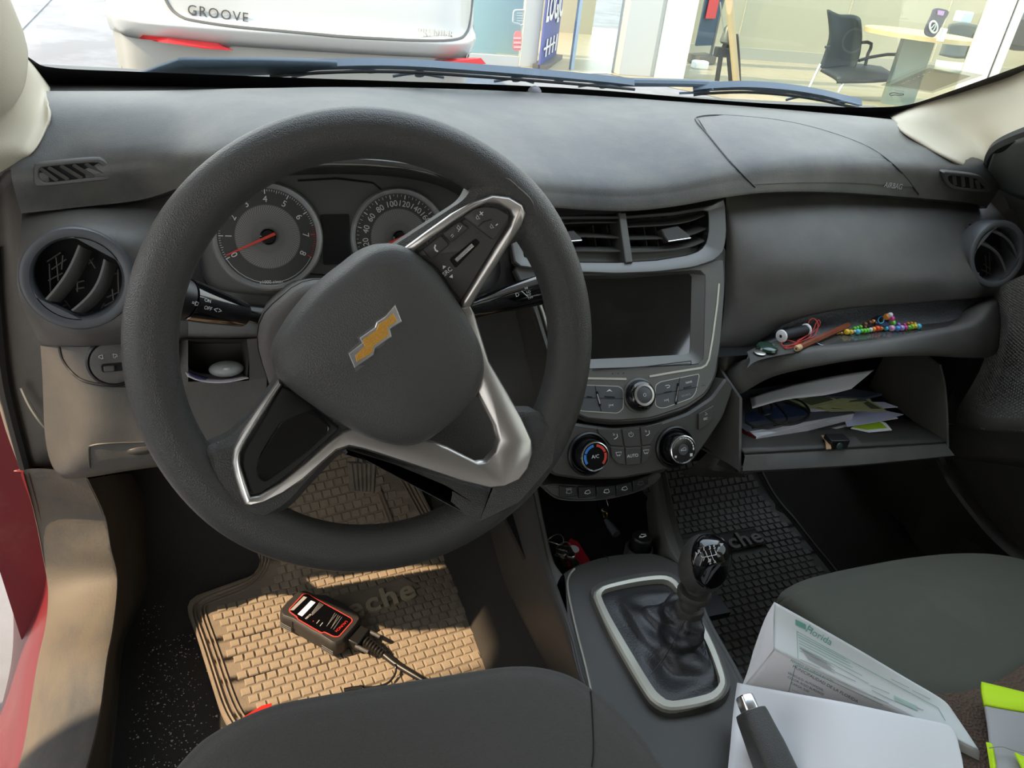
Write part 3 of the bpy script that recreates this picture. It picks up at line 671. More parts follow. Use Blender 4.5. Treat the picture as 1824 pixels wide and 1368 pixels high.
# switch panel, upper right spoke
plate([(733,458),(790,418),(836,383),(868,369),(888,370),(905,380),(908,392),(880,440),(848,492),(822,535),(808,520),(780,478),(755,462)],.0005,.006,.001,.003).build('switch_panel',G['dark'],sw)
def wbtn(pts,nm,h=.0042,m='button_d'):
    o=plate(pts,h,.004,.0008,.0022).build(nm,G[m],sw); return o
G['button_d']=mat('switch_rubber',(.05,.047,.044),.5)
bk=wbtn([(754,445),(786,419),(801,436),(769,462)],'phone_button')
bm_=wbtn([(789,416),(819,394),(836,406),(804,433)],'mute_button')
bv=wbtn([(826,386),(846,372),(866,368),(886,371),(905,382),(906,390),(880,428)],'volume_button')
MB().tube(wp([(852,403,.0045),(862,395,.0047),(876,391,.0045)]),.0005,5).build('button_crease',G['black'],bv)
plate([(801,462),(848,424),(856,432),(812,478)],.002,.006,.0008,.002).build('roller_well',G['void'],sw)
MB().tube(wp([(812,464,.0055),(842,436,.0055)]),.0017,8).build('roller',G['chrome'],sw)
# icons on the switches
ud=(PW.px(836,406)-PW.px(804,433)).normalized(); vd=WN.cross(ud)
def wt(s,px,py,size,h=.0039,par=sw): return txt(s,wp([(px,py)],h+.0009)[0],ud,vd,size,G['icon'],par,'switch_lettering')
MB().tube(wp([(776,436,.0047),(774,441,.0047),(776,446,.0047),(780,448,.0047)]),.0007,6).build('phone_mark',G['icon'],bk)
wt('+',858,381,.008,par=bv); wt('-',884,399,.009,par=bv)
def spk(px,py,par,k=1):
    o=wp([(px,py)],.0048)[0]; MB().tube([o+ud*a*.0012*k+vd*b_*.0012*k for a,b_ in [(0,-.8),(.6,-.8),(1.6,-1.7),(1.6,1.7),(.6,.8),(0,.8),(0,-.8)]],.0002,4).build('speaker_mark',G['icon'],par)
spk(849,389,bv); spk(874,405,bv); spk(815,407,bm_); MB().tube(wp([(816,413,.0048),(823,402,.0048)]),.00025,4).build('mute_mark',G['icon'],bm_)
MB().tube(wp([(803,421,.0048),(806,417,.0048),(808,420,.0048),(805,423,.0048)]),.0003,4).build('voice_mark',G['icon'],bm_)
wt('SRC',797,484,.0050,.0012)
for q,s_ in (((792,477),1),((803,491),-1)):
    o=wp([q],.0018)[0]; MB().add([o+ud.cross(WN)*0-ud*.0018,o+ud*.0018,o+vd*.0026*s_],[[0,1,2]]).build('arrow_mark',G['icon'],sw,smooth=0)
# hub with airbag cover
ho=[(705,434),(730,443),(750,458),(772,478),(790,502),(808,528),(824,553),(838,580),(851,606),(858,630),(861,653),(858,675),(851,694),(842,711),(831,725),(812,743),(790,761),(770,776),(750,787),(732,792),(712,793),(690,790),(668,784),(648,776),(627,766),(590,745),(550,718),(520,696),(503,681),(491,667),(485,651),(485,636),(488,622),(495,606),(505,589),(517,570),(532,550),(554,524),(578,501),(600,483),(620,468),(636,455),(652,445),(668,438),(684,434)]
hl=rs(sm(wp(ho,.0),3,True),96); hc=sum(hl,V((0,0,0)))/96
def sh(k,h): return [hc+(p-hc)*k+WN*h for p in hl]
MB().loft([sh(1.0,-.035),sh(1.0,-.004),sh(.992,.004),sh(.972,.010),sh(.94,.0145),sh(.88,.0185),sh(.78,.0215),sh(.64,.0235),sh(.48,.0245),sh(.30,.025),sh(.12,.0252)],cap1=True).build('airbag_hub',G['hub'],sw,smooth=80)
# faint embossed word on the lower part of the hub
eu=(PW.px(703,560)-PW.px(640,640)).normalized(); ep=PL(hc+WN*.0195,WN)
txt('AIRBAG',ep.px(757,676),eu,WN.cross(eu),.0085,G['hub'],sw,'embossed_lettering',h=.0012)
# emblem: on the dome
PE=PL(hc+WN*.0255,WN)
em=[(641.0,595),(683,566),(679,556),(707,538),(722,571),(697,588),(702,599),(667,624),(665,630),(632,664),(618,629),(645,608)]
em=[(634,663),(617,629),(640,609),(636,601),(666,580),(669,572),(683,562),(706,537),(721,575),(699,589),(702,602),(672,624),(669,637)]
e0=PE.P(em,-.0006)
MB().slab(e0,WN,.004,.0004).build('emblem_base',G['greymetal'],sw)
def esc(k,h):
    c=sum(e0,V((0,0,0)))/len(e0); return [p+WN*h for p in inset(e0,k,WN)]
em_o=PE.P([(632,656),(621,630),(645,611),(641,602),(668,583),(671,574),(686,564),(704,543),(716,573),(695,587),(698,600),(669,621),(666,633)],.0012)
MB().slab(em_o,WN,.003,.0006).build('emblem_chrome',G['chrome'],sw,smooth=0)
em_i=PE.P([(636,645),(633,634),(650,617),(646,606),(671,588),(674,578),(689,569),(701,558),(707,572),(690,584),(693,597),(666,616),(663,628)],.0022)
MB().slab(em_i,WN,.0012,.0003).build('emblem_gold',G['gold'],sw,smooth=0)
# ================================================================ column shroud and stalks
ax=-WN
col=thing('steering_column','brown grey steering column shroud behind the wheel hub','steering column',WO+ax*.12)
so=[(505,530),(540,505),(600,500),(760,520),(830,590),(870,690),(890,780),(862,836),(780,846),(690,812),(560,760),(500,725),(472,660),(460,610),(470,565)]
PS=PL(WO+ax*.075,WN)
s1=rs(sm(PS.P(so),5,True),60); sc_=sum(s1,V((0,0,0)))/60
MB().loft([[sc_+(p-sc_)*.93+WN*.012 for p in s1],[sc_+(p-sc_)*.985+WN*.007 for p in s1],s1,[p+ax*.05 for p in s1],[sc_+(p-sc_)*.92+ax*.22 for p in s1]],True,False).build('shroud',mat('shroud_taupe',(.085,.074,.066),.6,bump=(700,.3)),col,smooth=50)
MB().tube([p+WN*.0+ (p-sc_).normalized()*.0004 for p in [s1[i%60]+ax*.02 for i in range(61)]],.0006,4).build('shroud_seam',G['black'],col)
sd=MB(); 
# left stalk (lights and indicators)
A=U(470,570,y=.70); B=U(306,527,y=.655); d=(B-A).normalized(); Lg=(B-A).length
ls=thing('indicator_stalk','black light and indicator stalk left of the steering column','stalk',A)
MB().lathe([(.004,-.03),(.0055,.0),(.0058,Lg*.22),(.0115,Lg*.25),(.0125,Lg*.30),(.0165,Lg*.62),(.0182,Lg*.80),(.0185,Lg*.86),(.0165,Lg*.865)],A,d,32,True,True).build('stem',G['gloss'],ls)
MB().lathe([(.0172,Lg*.872),(.0175,Lg*1.05),(.0155,Lg*1.12)],A,d,32,True,True).build('twist_ring',G['black'],ls)
def on_rod(A,d,r,t,off,k):
    """point on a rod's surface facing the camera, turned by off radians round it"""
    p=A+d*t; n=(C-p); n=(n-d*n.dot(d)).normalized(); w=d.cross(n); n=n*math.cos(off)+w*math.sin(off); return p+n*(r+.0003),n
def rod_txt(s,px,py,size,A,d,r,par,rev):
    # reading direction along the rod
    dd=ray(px,py); t=0; best=None
    for i in range(200):
        t=Lg_*i/199
        for j in range(-20,21):
            p,n=on_rod(A,d,r(t),t,j*.07,0); c=M.transposed()@(p-C); e=(912+F*c.x/c.z-px)**2+(684+F*c.y/c.z-py)**2
            if best is None or e<best[0]: best=(e,p,n)
    u=d*rev; return txt(s,best[1],u,best[2].cross(u),size,G['icon'],par,'stalk_lettering')
Lg_=Lg*1.1
rr=lambda t:.0125+(t/Lg-.30)*.0115 if t<Lg*.86 else .0176
rod_txt('OFF',371,549,.0046,A,d,rr,ls,-1); rod_txt('ON',370,535,.0042,A,d,rr,ls,-1)
rod_txt('OFF',314,549,.0042,A,d,rr,ls,-1); rod_txt('ID',320,521,.0046,A,d,rr,ls,-1)
rod_txt('=D',348,540,.0052,A,d,rr,ls,-1); rod_txt('<',384,553,.0075,A,d,rr,ls,-1); rod_txt('>',391,555,.0075,A,d,rr,ls,-1); rod_txt('=C=',316,534,.0036,A,d,rr,ls,-1)
# right stalk (wipers)
A=U(862,543,y=.69); B=U(1012,503,y=.655); d=(B-A).normalized(); Lg=(B-A).length; Lg_=Lg
rs_=thing('wiper_stalk','black wiper stalk right of the steering column','stalk',A)
MB().lathe([(.006,-.06),(.0095,-.004),(.0105,0),(.0140,Lg*.35),(.0155,Lg*.75),(.0156,Lg*.77),(.0150,Lg*.775)],A,d,32,True,True).build('stem',G['gloss'],rs_)
MB().lathe([(.0156,Lg*.785),(.0160,Lg*1.0),(.0150,Lg*1.05)],A,d,32,True,True).build('tip_cap',G['black'],rs_)
rr=lambda t:.0140+(t/Lg-.35)*.004
for s_,px,py in (('HI',938,514),('LO',941,520),('INT',942,525),('OFF',945,530)): rod_txt(s_,px,py,.0033,A,d,rr,rs_,1)
rod_txt('D',922,526,.0055,A,d,rr,rs_,1)
MB().tube([on_rod(A,d,.0150,Lg*.50+.001*k,-.25+.1*k,0)[0] for k in range(6)],.0003,4).build('sweep_mark',G['icon'],rs_)
# ================================================================ centre stack
ST=PL((0,.79,.567),(0,-.822,.570))
stk=thing('centre_stack','grey centre stack with touchscreen, round power knob and button groups','infotainment unit',ST.o)
def sp_(pts,h=0): return ST.P(pts,h)
def splate(pts,h,d,ch=.0008,r=0,P=None):
    q=(P or ST).P(pts,h)
    if r: q=rnd(q,r)
    return MB().slab(q,(P or ST).n,d,ch)
# housing: cover in the form of a frame round the recessed screen
splate([(905,440),(1296,436),(1295,500),(1287,600),(1279,668),(1262,706),(1225,732),(1160,752),(1095,757),(1040,752),(1010,728),(985,662),(950,560)],-.012,.10,.004,.012).build('housing',G['stack'],stk)
# face round the screen
fo=rs(rnd(sp_([(912,470),(1000,482),(1110,486),(1240,474),(1290,458),(1291,520),(1284,610),(1274,670),(1258,700),(1222,724),(1160,745),(1098,750),(1040,745),(1014,724),(988,655),(958,565)],.0),.008),80)
fi=rs(rnd(sp_([(950,492),(1110,492),(1248,482),(1256,490),(1252,640),(1245,648),(1120,654),(1000,658),(985,650),(940,505)],.0),.004),80)
# start both loops at the same corner: take nearest point
def align(a,b_):
    k=min(range(len(b_)),key=lambda i:(b_[i]-a[0]).length); b_=b_[k:]+b_[:k]
    return b_
fi=align(fo,fi)
MB().ring(fo,fi,ST.n,.012,.0015).build('screen_surround',G['stack'],stk)
gl=align(fi,rs(rnd(sp_([(955,498),(1110,496),(1232,487),(1232,490),(1229,628),(1227,631),(1120,637),(1000,642),(985,640),(945,505)],-.008),.002),80))
MB().loft([fi,gl]).build('screen_recess',G['stack'],stk)
splate([(945,496),(1110,494),(1233,485),(1230,632),(1120,639),(985,645)],-.0085,.003,.0003).build('touchscreen',G['screen'],stk)
MB().tube(sp_([(1056,659,.001),(1150,653,.001),(1231,643,.001),(1231,650,.001)]),.0007,5).build('slot_line',G['black'],stk)
for k in range(3): MB().lathe([(.0006,0),(.0006,.0008)],ST.px(1091+k*10,665.5-k*.4,0),ST.n,8,cap1=True).build('microphone_hole',G['black'],stk)
# pale trim lines
b=MB(); w_=.0016
def band(pts,w,h=.0008,P=ST):
    q=[P.px(p[0],p[1],h) for p in pts]; b=MB(); A=[];B_=[]
    for i,p in enumerate(q):
        t=(q[min(i+1,len(q)-1)]-q[max(i-1,0)]).normalized(); s_=P.n.cross(t)*w; A.append(p+s_);B_.append(p-s_)
    return MB().loft([[p-P.n*.003 for p in A],A,B_,[p-P.n*.003 for p in B_]],closed=False)
band([(1281,505),(1278,540),(1270,600),(1263,640),(1258,650),(1250,655),(1200,663),(1157,670.5)],.0013).build('trim_line',G['trimline'],stk)
band([(955,520),(968,556),(983,605),(994,645),(1003,666),(1015,672),(1054,674),(1116,675)],.0013).build('trim_line',G['trimline'],stk)
def bgroup(outl,vs,hs,slots,lab):
    q=rs(rnd(sp_(outl,.0006),.003),48); qi=inset(q,.0009,ST.n)
    MB().ring(q,qi,ST.n,.002).build('button_border',G['trimline'],stk)
    MB().slab(inset(q,.0012,ST.n),ST.n,.003).build('button_field',G['button'],stk)
    MB().tube(sp_([(vs[0][0],vs[0][1],.0007),(vs[1][0],vs[1][1],.0007)]),.0005,5).build('button_gap',G['black'],stk)
    MB().tube(sp_([(x,y,.0007) for x,y in hs]),.0005,5).build('button_gap',G['black'],stk)
    o=MB().tube(sp_([(slots[0],slots[1],.0008),(slots[2],slots[3],.0008)]),.0016,8).build('slot',G['void'],stk)
    MB().tube(sp_([(slots[0]+.6,slots[1]+5,.002),(slots[2]-.3,slots[3]-4,.002)]),.0009,8).build('slot_chrome',G['chrome'],stk)
    for x0,y0,x1,y1 in lab: MB().tube(sp_([(x0,y0,.0008),(x1,y1,.0008)]),.0009,6).build('button_notch',G['black'],stk)
bgroup([(1020,684),(1051,685.5),(1103,687.5),(1111,694),(1111,728),(1101,736.5),(1039,733),(1025,730)],((1060,687),(1071,733)),[(1028,708),(1062,709),(1110,710)],(1063,697,1069,723),[(1046,706,1055,707),(1077,706,1095,707.5)])
bgroup([(1167,686),(1176,679.5),(1247,665),(1240,699),(1233,709),(1185,727),(1176,727.5),(1167,723)],((1211,673),(1203,721)),[(1170,703),(1206,696),(1243,689)],(1208,683,1204,720),[(1183,699,1196,696.5),(1218,691,1231,688)])
us=(ST.px(1233,665)-ST.px(1150,682)).normalized()
def st_txt(s,px,py,size,nm='button_print',P=ST,h=.001,u=None,m='icon',par=None): return txt(s,P.px(px,py,h),u or us,P.n.cross(u or us),size,G[m],par or stk,nm)
st_txt('NAVI',1227,681,.0042); st_txt('SOURCE',1222,704,.0036,m='icongrey'); st_txt('>>|',1187,713,.005); st_txt('|<<',1088.5,722,.005,u=ST.u)
MB().tube(sp_([(1188,691,.001),(1192,690,.001),(1193,687,.001),(1190,686,.001),(1185,687,.001)]),.0004,5).build('back_mark',G['icon'],stk)
MB().add(sp_([(1080,698,.001),(1085.5,693,.001),(1091,698,.001),(1086,696,.001)]),[[0,1,3],[1,2,3]]).build('home_mark',G['icon'],stk,smooth=0)
st_txt('~',1253,686,.008,m='black')
# round power knob
kc=ST.px(1138.5,704.5,.0)
MB().lathe([(.0225,-.002),(.0225,.0012),(.0205,.002)],kc,ST.n,48).build('knob_collar',G['stack'],stk)
kb=MB().lathe([(.0203,-.002),(.0203,.004),(.0190,.009),(.0165,.0125),(.0140,.0135)],kc,ST.n,48).build('power_knob',G['gloss'],stk)
MB().lathe([(.0142,.0130),(.0138,.0145),(.0112,.0150),(.0106,.0142)],kc,ST.n,48).build('silver_ring',G['satin'],kb)
MB().lathe([(.0107,.0138),(.0095,.0146)],kc,ST.n,40,cap1=True).build('knob_cap',G['button'],kb)
kk=kc+ST.n*.0149
MB().tube([kk+ST.u*math.sin(a)*.002+ST.v*math.cos(a)*.002 for a in [.5+k*(2*PI-1)/10 for k in range(11)]],.00025,5).build('power_mark',G['icon'],kb)
MB().tube([kk+ST.v*.0008,kk+ST.v*.0026],.00025,5).build('power_mark',G['icon'],kb)
# ---------------- centre air vents
cv=thing('centre_air_vents','pair of slatted centre air vents in a grey frame under the dash top','air vent',ST.px(1110,425))
vo=[(930,392),(1000,388),(1110,389),(1200,382),(1268,371),(1268,356),(1291,352),(1294,420),(1290,447),(1276,463),(1235,476),(1170,484),(1100,487),(1000,483),(925,475)]
vo=[(905,396),(1000,384),(1110,384),(1200,377),(1265,366),(1292,352),(1295,415),(1290,448),(1274,464),(1235,477),(1170,485),(1100,488),(1000,484),(918,474)]
vi=[(925,400),(1000,391),(1110,390),(1200,384),(1258,374),(1262,378),(1262,418),(1256,438),(1245,447),(1225,454),(1170,463),(1100,467),(1000,466),(935,460)]
o_=rs(rnd(sp_(vo,.006),.006),70); i_=align(o_,rs(rnd(sp_(vi,.004),.004),70))
MB().ring(o_,i_,ST.n,.012,.0015).build('vent_frame',G['greymetal'],cv)
MB().loft([i_,[p-ST.n*.045 for p in i_]],False,True).build('vent_box',G['void'],cv)
MB().slab(sp_([(1102,379),(1115,379),(1128,467),(1115,468)],.007),ST.n,.03,.001).build('centre_bar',G['greymetal'],cv)
for l in ([(930,405),(1020,397),(1104,396)],[(935,425),(1020,421),(1108,424)],[(940,447),(1030,447),(1112,448)],[(1117,404),(1190,400),(1230,393),(1260,381)],[(1121,426),(1190,424),(1230,418),(1261,406)],[(1124,449),(1190,446),(1230,439),(1258,428)]):
    q=sm(sp_(l,-.003),5); bk=[p-ST.n*.026+ST.v*.012 for p in q]
    MB().loft([[p-ST.v*.0012 for p in bk],[p-ST.v*.0011 for p in q],[p+ST.n*.0008 for p in q],[p+ST.v*.0011 for p in q],[p+ST.v*.0012 for p in bk]],closed=False).build('slat',G['dark'] if 0 else G['fascia'],cv)
MB().slab(sp_([(916,377),(1000,372),(1105,371),(1106,380),(1000,386),(918,390)],.001),ST.n,.02,.001).build('upper_blank',G['black'],cv)
for a in ([(1178,408),(1208,402),(1229,418),(1230,424),(1190,430),(1183,420)],[(1008,412),(1022,410),(1036,423),(1036,428),(1012,430),(1005,420)]):
    b=MB(); b.slab(sp_(a,.003),ST.n,.012,.0012); tb=b.build('vane_tab',G['dark'],cv); MB().tube(sp_([(a[3][0],a[3][1],.0035),(a[4][0],a[4][1],.0035)]),.0009,6).build('tab_chrome',G['chrome'],tb)
for x in (950,975,1050,1075,1140,1160,1240): MB().box((ST.px(x,405,-.03)+ST.px(x+8,450,-.03))/2,(ST.px(x,405,-.03)-ST.px(x+8,450,-.03))/2,ST.n*.01,ST.u*.0006).build('upright_vane',G['dark'],cv)
# ---------------- climate panel
CP=PL(ST.px(1120,800,-.008),(0,-.90,.435))
cl=thing('climate_panel','dark climate control panel with two round knobs under the power knob','control panel',CP.o)
splate([(960,800),(985,768),(1010,752),(1095,764),(1165,757),(1225,736),(1268,708),(1294,672),(1308,690),(1290,742),(1262,785),(1235,822),(1180,840),(1110,853),(1040,855),(985,847)],0,.05,.003,.006,CP).build('panel_face',G['dark'],cl)
def knob(cx,cy,fx,fy,ro,name):
    c=CP.px(cx,cy,0); dpt=(c-C).length; r=ro*dpt/F
    MB().lathe([(r*1.02,-.002),(r*1.0,.003),(r*.93,.0045),(r*.86,.002),(r*.82,-.001)],c,CP.n,48).build('knob_bezel',G['black'],cl)
    k=MB().lathe([(r*.80,-.002),(r*.80,.006),(r*.70,.015),(r*.665,.021),(r*.63,.0225),(r*.60,.0215)],c,CP.n,48,cap1=True).build(name,G['gloss'],cl)
    MB().lathe([(r*.672,.0205),(r*.66,.0225),(r*.625,.0228)],c,CP.n,48).build('knob_chrome',G['chrome'],k)
    return c+CP.n*.0218,r,k
def arcb(c,r0,r1,a0,a1,m,par,nm):
    q=[R(a0+(a1-a0)*k/12) for k in range(13)]
    A=[c+CP.u*math.sin(a)*r0+CP.v*math.cos(a)*r0+CP.n*.0003 for a in q]; B_=[c+CP.u*math.sin(a)*r1+CP.v*math.cos(a)*r1+CP.n*.0003 for a in q]
    MB().strip(A,B_).build(nm,G[m],par,smooth=0)
k1,r1,ko1=knob(1047,808,1059,817,39,'temperature_knob')
arcb(k1,r1*.44,r1*.56,-125,-75,'blueprint',ko1,'cold_arc'); arcb(k1,r1*.44,r1*.56,-70,-8,'blueprint',ko1,'cold_arc')
arcb(k1,r1*.44,r1*.56,8,70,'redprint',ko1,'hot_arc'); arcb(k1,r1*.44,r1*.56,75,135,'redprint',ko1,'hot_arc')
txt('A/C',k1+CP.n*.0003,CP.u,CP.v,.0062,G['icon'],ko1,'knob_print')
k2,r2,ko2=knob(1201,796,1213,801,37,'fan_knob')
for k in range(8): arcb(k2,r2*(.53-.004*k),r2*.57,-20+k*15,-8+k*15,'icon',ko2,'fan_step')
arcb(k2,r2*.53,r2*.555,-75,-25,'icongrey',ko2,'fan_arc')
for a,s in ((-125,.05),(125,.07)):
    p=k2+CP.u*math.sin(R(a))*r2*.5+CP.v*math.cos(R(a))*r2*.5+CP.n*.0003; MB().box(p,CP.u*r2*s,CP.v*r2*s,CP.n*.0001).build('fan_dot',G['icon'],ko2)
MB().lathe([(r2*.26,.0),(r2*.25,.0004)],k2,CP.n,24,cap1=True).build('fan_cap',G['button'],ko2)
car=[(-.5,-.12),(-.45,.1),(-.15,.15),(.05,.35),(.35,.33),(.5,.1),(.5,-.12),(-.5,-.12)]
MB().tube([k2+CP.u*a*.0075+CP.v*b_*.0075+CP.n*.0006 for a,b_ in car],.0003,4).build('recirculation_mark',G['icon'],ko2)
def cbtn(pts,nm='climate_button',h=.002,P=CP,m='button',par=None): return splate(pts,h,.004,.0006,.0012,P).build(nm,G[m],par or cl)
B1=cbtn([(1064,763),(1106,765),(1111,795),(1087,793),(1078,782),(1066,772)],m='dark'); B2=cbtn([(1108,765),(1139,763),(1142,795),(1113,796)],m='dark'); B3=cbtn([(1141,762),(1180,752),(1178,764),(1166,778),(1160,791),(1144,794)],m='dark')
B4=cbtn([(1087,796),(1112,798),(1114,828),(1100,826),(1090,815)],m='dark'); B5=cbtn([(1114,798),(1142,797),(1141,827),(1116,829)],m='dark'); B6=cbtn([(1144,796),(1160,794),(1159,808),(1152,822),(1143,826)],m='dark')
def ic(pts,par,P=CP,r=.0003,h=.0024,m='icon'): MB().tube(P.P(pts,h),r,4).build('button_mark',G[m],par)
for x,y,B_ in ((1096,775,B1),(1153,769,B3)):
    ic([(x+3,y-2),(x+4,y+3),(x+1,y+6),(x-2,y+7)],B_,r=.0005); ic([(x-4,y-3),(x-1,y-1)],B_)
    ic([(x-4,y),(x-1,y)],B_)
ic([(1124+4*math.sin(a),774-4*math.cos(a)) for a in [.6+k*.5 for k in range(11)]],B2); ic([(1124,769),(1124,774)],B2)
txt('AUTO',CP.px(1127,812,.0023),us*0+CP.u,CP.v,.0058,G['icon'],B5,'button_print')
for x,y,B_ in ((1102,809,B4),(1151,805,B6)): ic([(x-5,y-3),(x+5,y-4),(x+3,y+2),(x-3,y+3),(x-5,y-3)],B_); ic([(x-2,y+1),(x-1,y+4)],B_); ic([(x+1,y),(x+2,y+4)],B_)
BB=cbtn([(1245,737),(1272,722),(1271,744),(1260,757),(1245,766)],'stability_button',.004,m='dark'); st_txt('ESC',1257,746,.004,P=CP,h=.0045,par=BB); ic([(1256,734),(1260,738),(1256,739)],BB,h=.0045)
# ---------------- switch row
SP=PL(CP.px(1075,870,-.012),(0,-.93,.36))
swp=thing('switch_row','low row of five black switches under the climate knobs','switch panel',SP.o)
splate([(968,866),(985,862),(1085,868),(1150,852),(1174,838),(1180,846),(1176,853),(1154,869),(1128,879),(1080,890),(1037,892),(1003,890),(982,883)],0,.06,.002,.004,SP).build('tray',G['dark'],swp)
MB().tube(SP.P(sm([V((x,y,.0012)) for x,y in [(970,872),(985,884),(1003,890),(1037,891.5),(1080,888.5),(1128,877.5),(1154,867),(1174,852)]],4)),.0006,5).build('tray_edge',G['stack'],swp)
xs=[(997,868,1028,870),(1031,869.5,1060,870),(1063,869.5,1096,867),(1098,866.5,1125,860),(1128,859,1153,849)]
for k,(x0,y0,x1,y1) in enumerate(xs):
    o=splate([(x0,y0-2),(x1,y1-2),(x1+2,y1+14),(x0+1,y0+19)],.0035,.006,.001,.0015,SP).build('switch',G['black'],swp)
    cx,cy=(x0+x1)/2+1,(y0+y1)/2+6
    if k==0: txt('PASS',SP.px(cx,cy-4,.0038),SP.u,SP.v,.0038,G['icongrey'],o,'switch_print')
    MB().tube(SP.P([(cx-5,cy+3,.0038),(cx-3,cy-2+k%2,.0038),(cx+3,cy-3,.0038),(cx+5,cy+2,.0038),(cx+1,cy+4,.0038),(cx-5,cy+3,.0038)]),.0004 if k<4 else .0002,4).build('switch_mark',G['icon' if 0<k<4 else 'icongrey'],o)
# ================================================================ passenger side
pf=MB().grid(gy([
 [(1293,344,.89),(1310,344,.895),(1400,336,.905),(1500,336,.91),(1640,345,.925),(1720,354,.935),(1796,364,.94)],
 [(1294,395,.86),(1316,398,.848),(1400,390,.845),(1500,390,.845),(1640,396,.852),(1720,402,.862),(1806,412,.875)],
 [(1293,470,.835),(1321,470,.815),(1400,465,.80),(1500,460,.795),(1640,456,.800),(1720,452,.814),(1826,452,.836)],
 [(1290,545,.81),(1325,540,.795),(1400,525,.785),(1500,510,.777),(1640,498,.775),(1720,500,.785),(1826,508,.81)],
 [(1284,600,.79),(1322,600,.783),(1385,570,.778),(1500,545,.772),(1640,534,.772),(1720,528,.782),(1784,524,.83)],
 [(1281,622,.79),(1335,619,.787),(1398,576,.785),(1500,550,.78),(1640,539,.78),(1720,532,.79),(1782,527,.835)],
 [(1281,624,.81),(1337,620,.81),(1400,577,.81),(1501,551,.81),(1640,540,.81),(1720,533,.82),(1780,528,.855)]]),14,14).cut(U(1777,453,y=.80),(-.12,-.95,.30),.0415).build('passenger_fascia',G['fascia'],dash)
# shelf floor and back wall
zsh=.5275
shf=MB().grid([[U(*p,z=zsh) for p in r]+[U(*r[-1],z=zsh)+V((.010,.022,0))] for r in ([(1330,656),(1336,642)],[(1357,640),(1375,625)],[(1442,624),(1450,610)],[(1544,613),(1548,600)],[(1646,596),(1648,585)],[(1731,580),(1735,570)],[(1772,548),(1772,542)])],4,5)
shf.build('shelf_floor',G['dark'],dash)
MB().grid(gy([
 [(1338,612,.81),(1400,570,.81),(1500,544,.81),(1600,535,.81),(1690,529,.815),(1740,522,.83),(1778,522,.86)],
 [(1336,622,.80),(1388,592,.80),(1470,573,.795),(1560,562,.79),(1660,556,.795),(1725,546,.81),(1772,534,.845)]]
 )+[[U(*p,z=zsh) for p in ((1330,640),(1376,617),(1440,602),(1515,590),(1610,580),(1690,572),(1758,548))]],4,4).build('shelf_back',mat('shelf_back_plastic',(.13,.135,.145),.55,vor=(300,.5)),dash)
# the band below the shelf, sweeping up from the console
bt=[(1272,735,.765),(1283,705,.762),(1298,676,.755),(1320,655,.748),(1357,638,.735),(1442,621,.722),(1544,611,.715),(1646,594,.715),(1731,576,.728),(1761,548,.755),(1781,530,.80)]
bb=[(1280,775,.755),(1290,742,.750),(1306,712,.742),(1328,697,.733),(1374,672,.722),(1442,655,.71),(1544,638,.703),(1646,634,.703),(1735,638,.715),(1772,631,.745),(1784,600,.80)]
rws=[]
for (a,b_) in zip(bt,bb):
    p=U(*a[:2],y=a[2]); q=U(*b_[:2],y=b_[2]); rws.append([p+V((0,.035,-.022)),p+V((0,.012,-.004)),p,p.lerp(q,.12)+V((0,-.006,0)),p.lerp(q,.6)+V((0,-.008,0)),q,q+V((0,.03,-.004)),q+V((0,.10,.0))])
MB().grid(rws,3,4).build('shelf_band',G['fascia'],dash)
MB().grid(gy([
 [(1281,615,.793),(1300,616,.788),(1338,614,.79)],
 [(1277,650,.785),(1297,648,.775),(1322,636,.785)],
 [(1268,690,.778),(1288,680,.768),(1306,662,.772)],
 [(1256,722,.775),(1275,714,.768),(1296,690,.77)],
 [(1240,748,.77),(1262,745,.768),(1284,740,.775)]]),4,4).build('fascia_leg',G['fascia'],dash)
MB().grid(gy([
 [(830,420,.875),(900,400,.87),(925,440,.86)],
 [(830,560,.865),(912,540,.855),(958,560,.845)],
 [(790,700,.85),(915,680,.83),(985,690,.815)],
 [(740,810,.845),(890,790,.82),(1000,775,.80)]]),4,4).build('column_side_panel',G['fascia'],dash)
# ---------------- glove box, hanging open
gb=thing('glove_box','open glove box bin hanging below the shelf, full of papers','glove box',(.33,.68,.40))
xl,xr=.147,.528
def X(px,py,x): return U(px,py,x=x)
fl0,fl1=U(1326,806,y=.665),U(1672,786,y=.665)
b=MB()
zf=fl0.z; 
A=U(1325,812,y=.665); B_=U(1684,792,y=.662)
bk0=V((A.x,.80,A.z-.02)); bk1=V((B_.x,.80,B_.z-.02))
b.loft([[bk0+(bk1-bk0)*k/8 for k in range(9)],[V((A.x,.72,A.z-.004)).lerp(V((B_.x,.72,B_.z-.004)),k/8) for k in range(9)],[A.lerp(B_,k/8)+V((0,.012,.002)) for k in range(9)],[A.lerp(B_,k/8)+V((0,0,.003)) for k in range(9)]],closed=False)
b.build('bin_floor',G['dark'],gb,solid=.003)
lo0,lo1=U(1319,840,y=.655),U(1696,812,y=.650); mid=U(1519,829,y=.652)
fr_t=sm([A,A.lerp(B_,.5)+V((0,0,-.001)),B_],8); fr_b=sm([lo0,mid,lo1],8)
MB().loft([[p+V((0,.012,-.012)) for p in fr_b],fr_b,[p+V((0,-.003,.003)) for p in fr_b],[p+V((0,-.002,.001)) for p in fr_t],[p+V((0,.006,.003)) for p in fr_t]],closed=False).build('lid_edge',G['fascia'],gb)
MB().loft([[p+V((0,.004,.001)) for p in fr_b],[p+V((0,.16,-.05)) for p in fr_b]],closed=False).build('lid_outer',G['fascia'],gb,solid=.003)
def wall(pts,x,th):
    q=[X(p[0],p[1],x) if len(p)==2 else V(p) for p in pts]; MB().slab(q,(1 if th>0 else -1,0,0),abs(th)).build('side_wall',G['fascia'],gb)
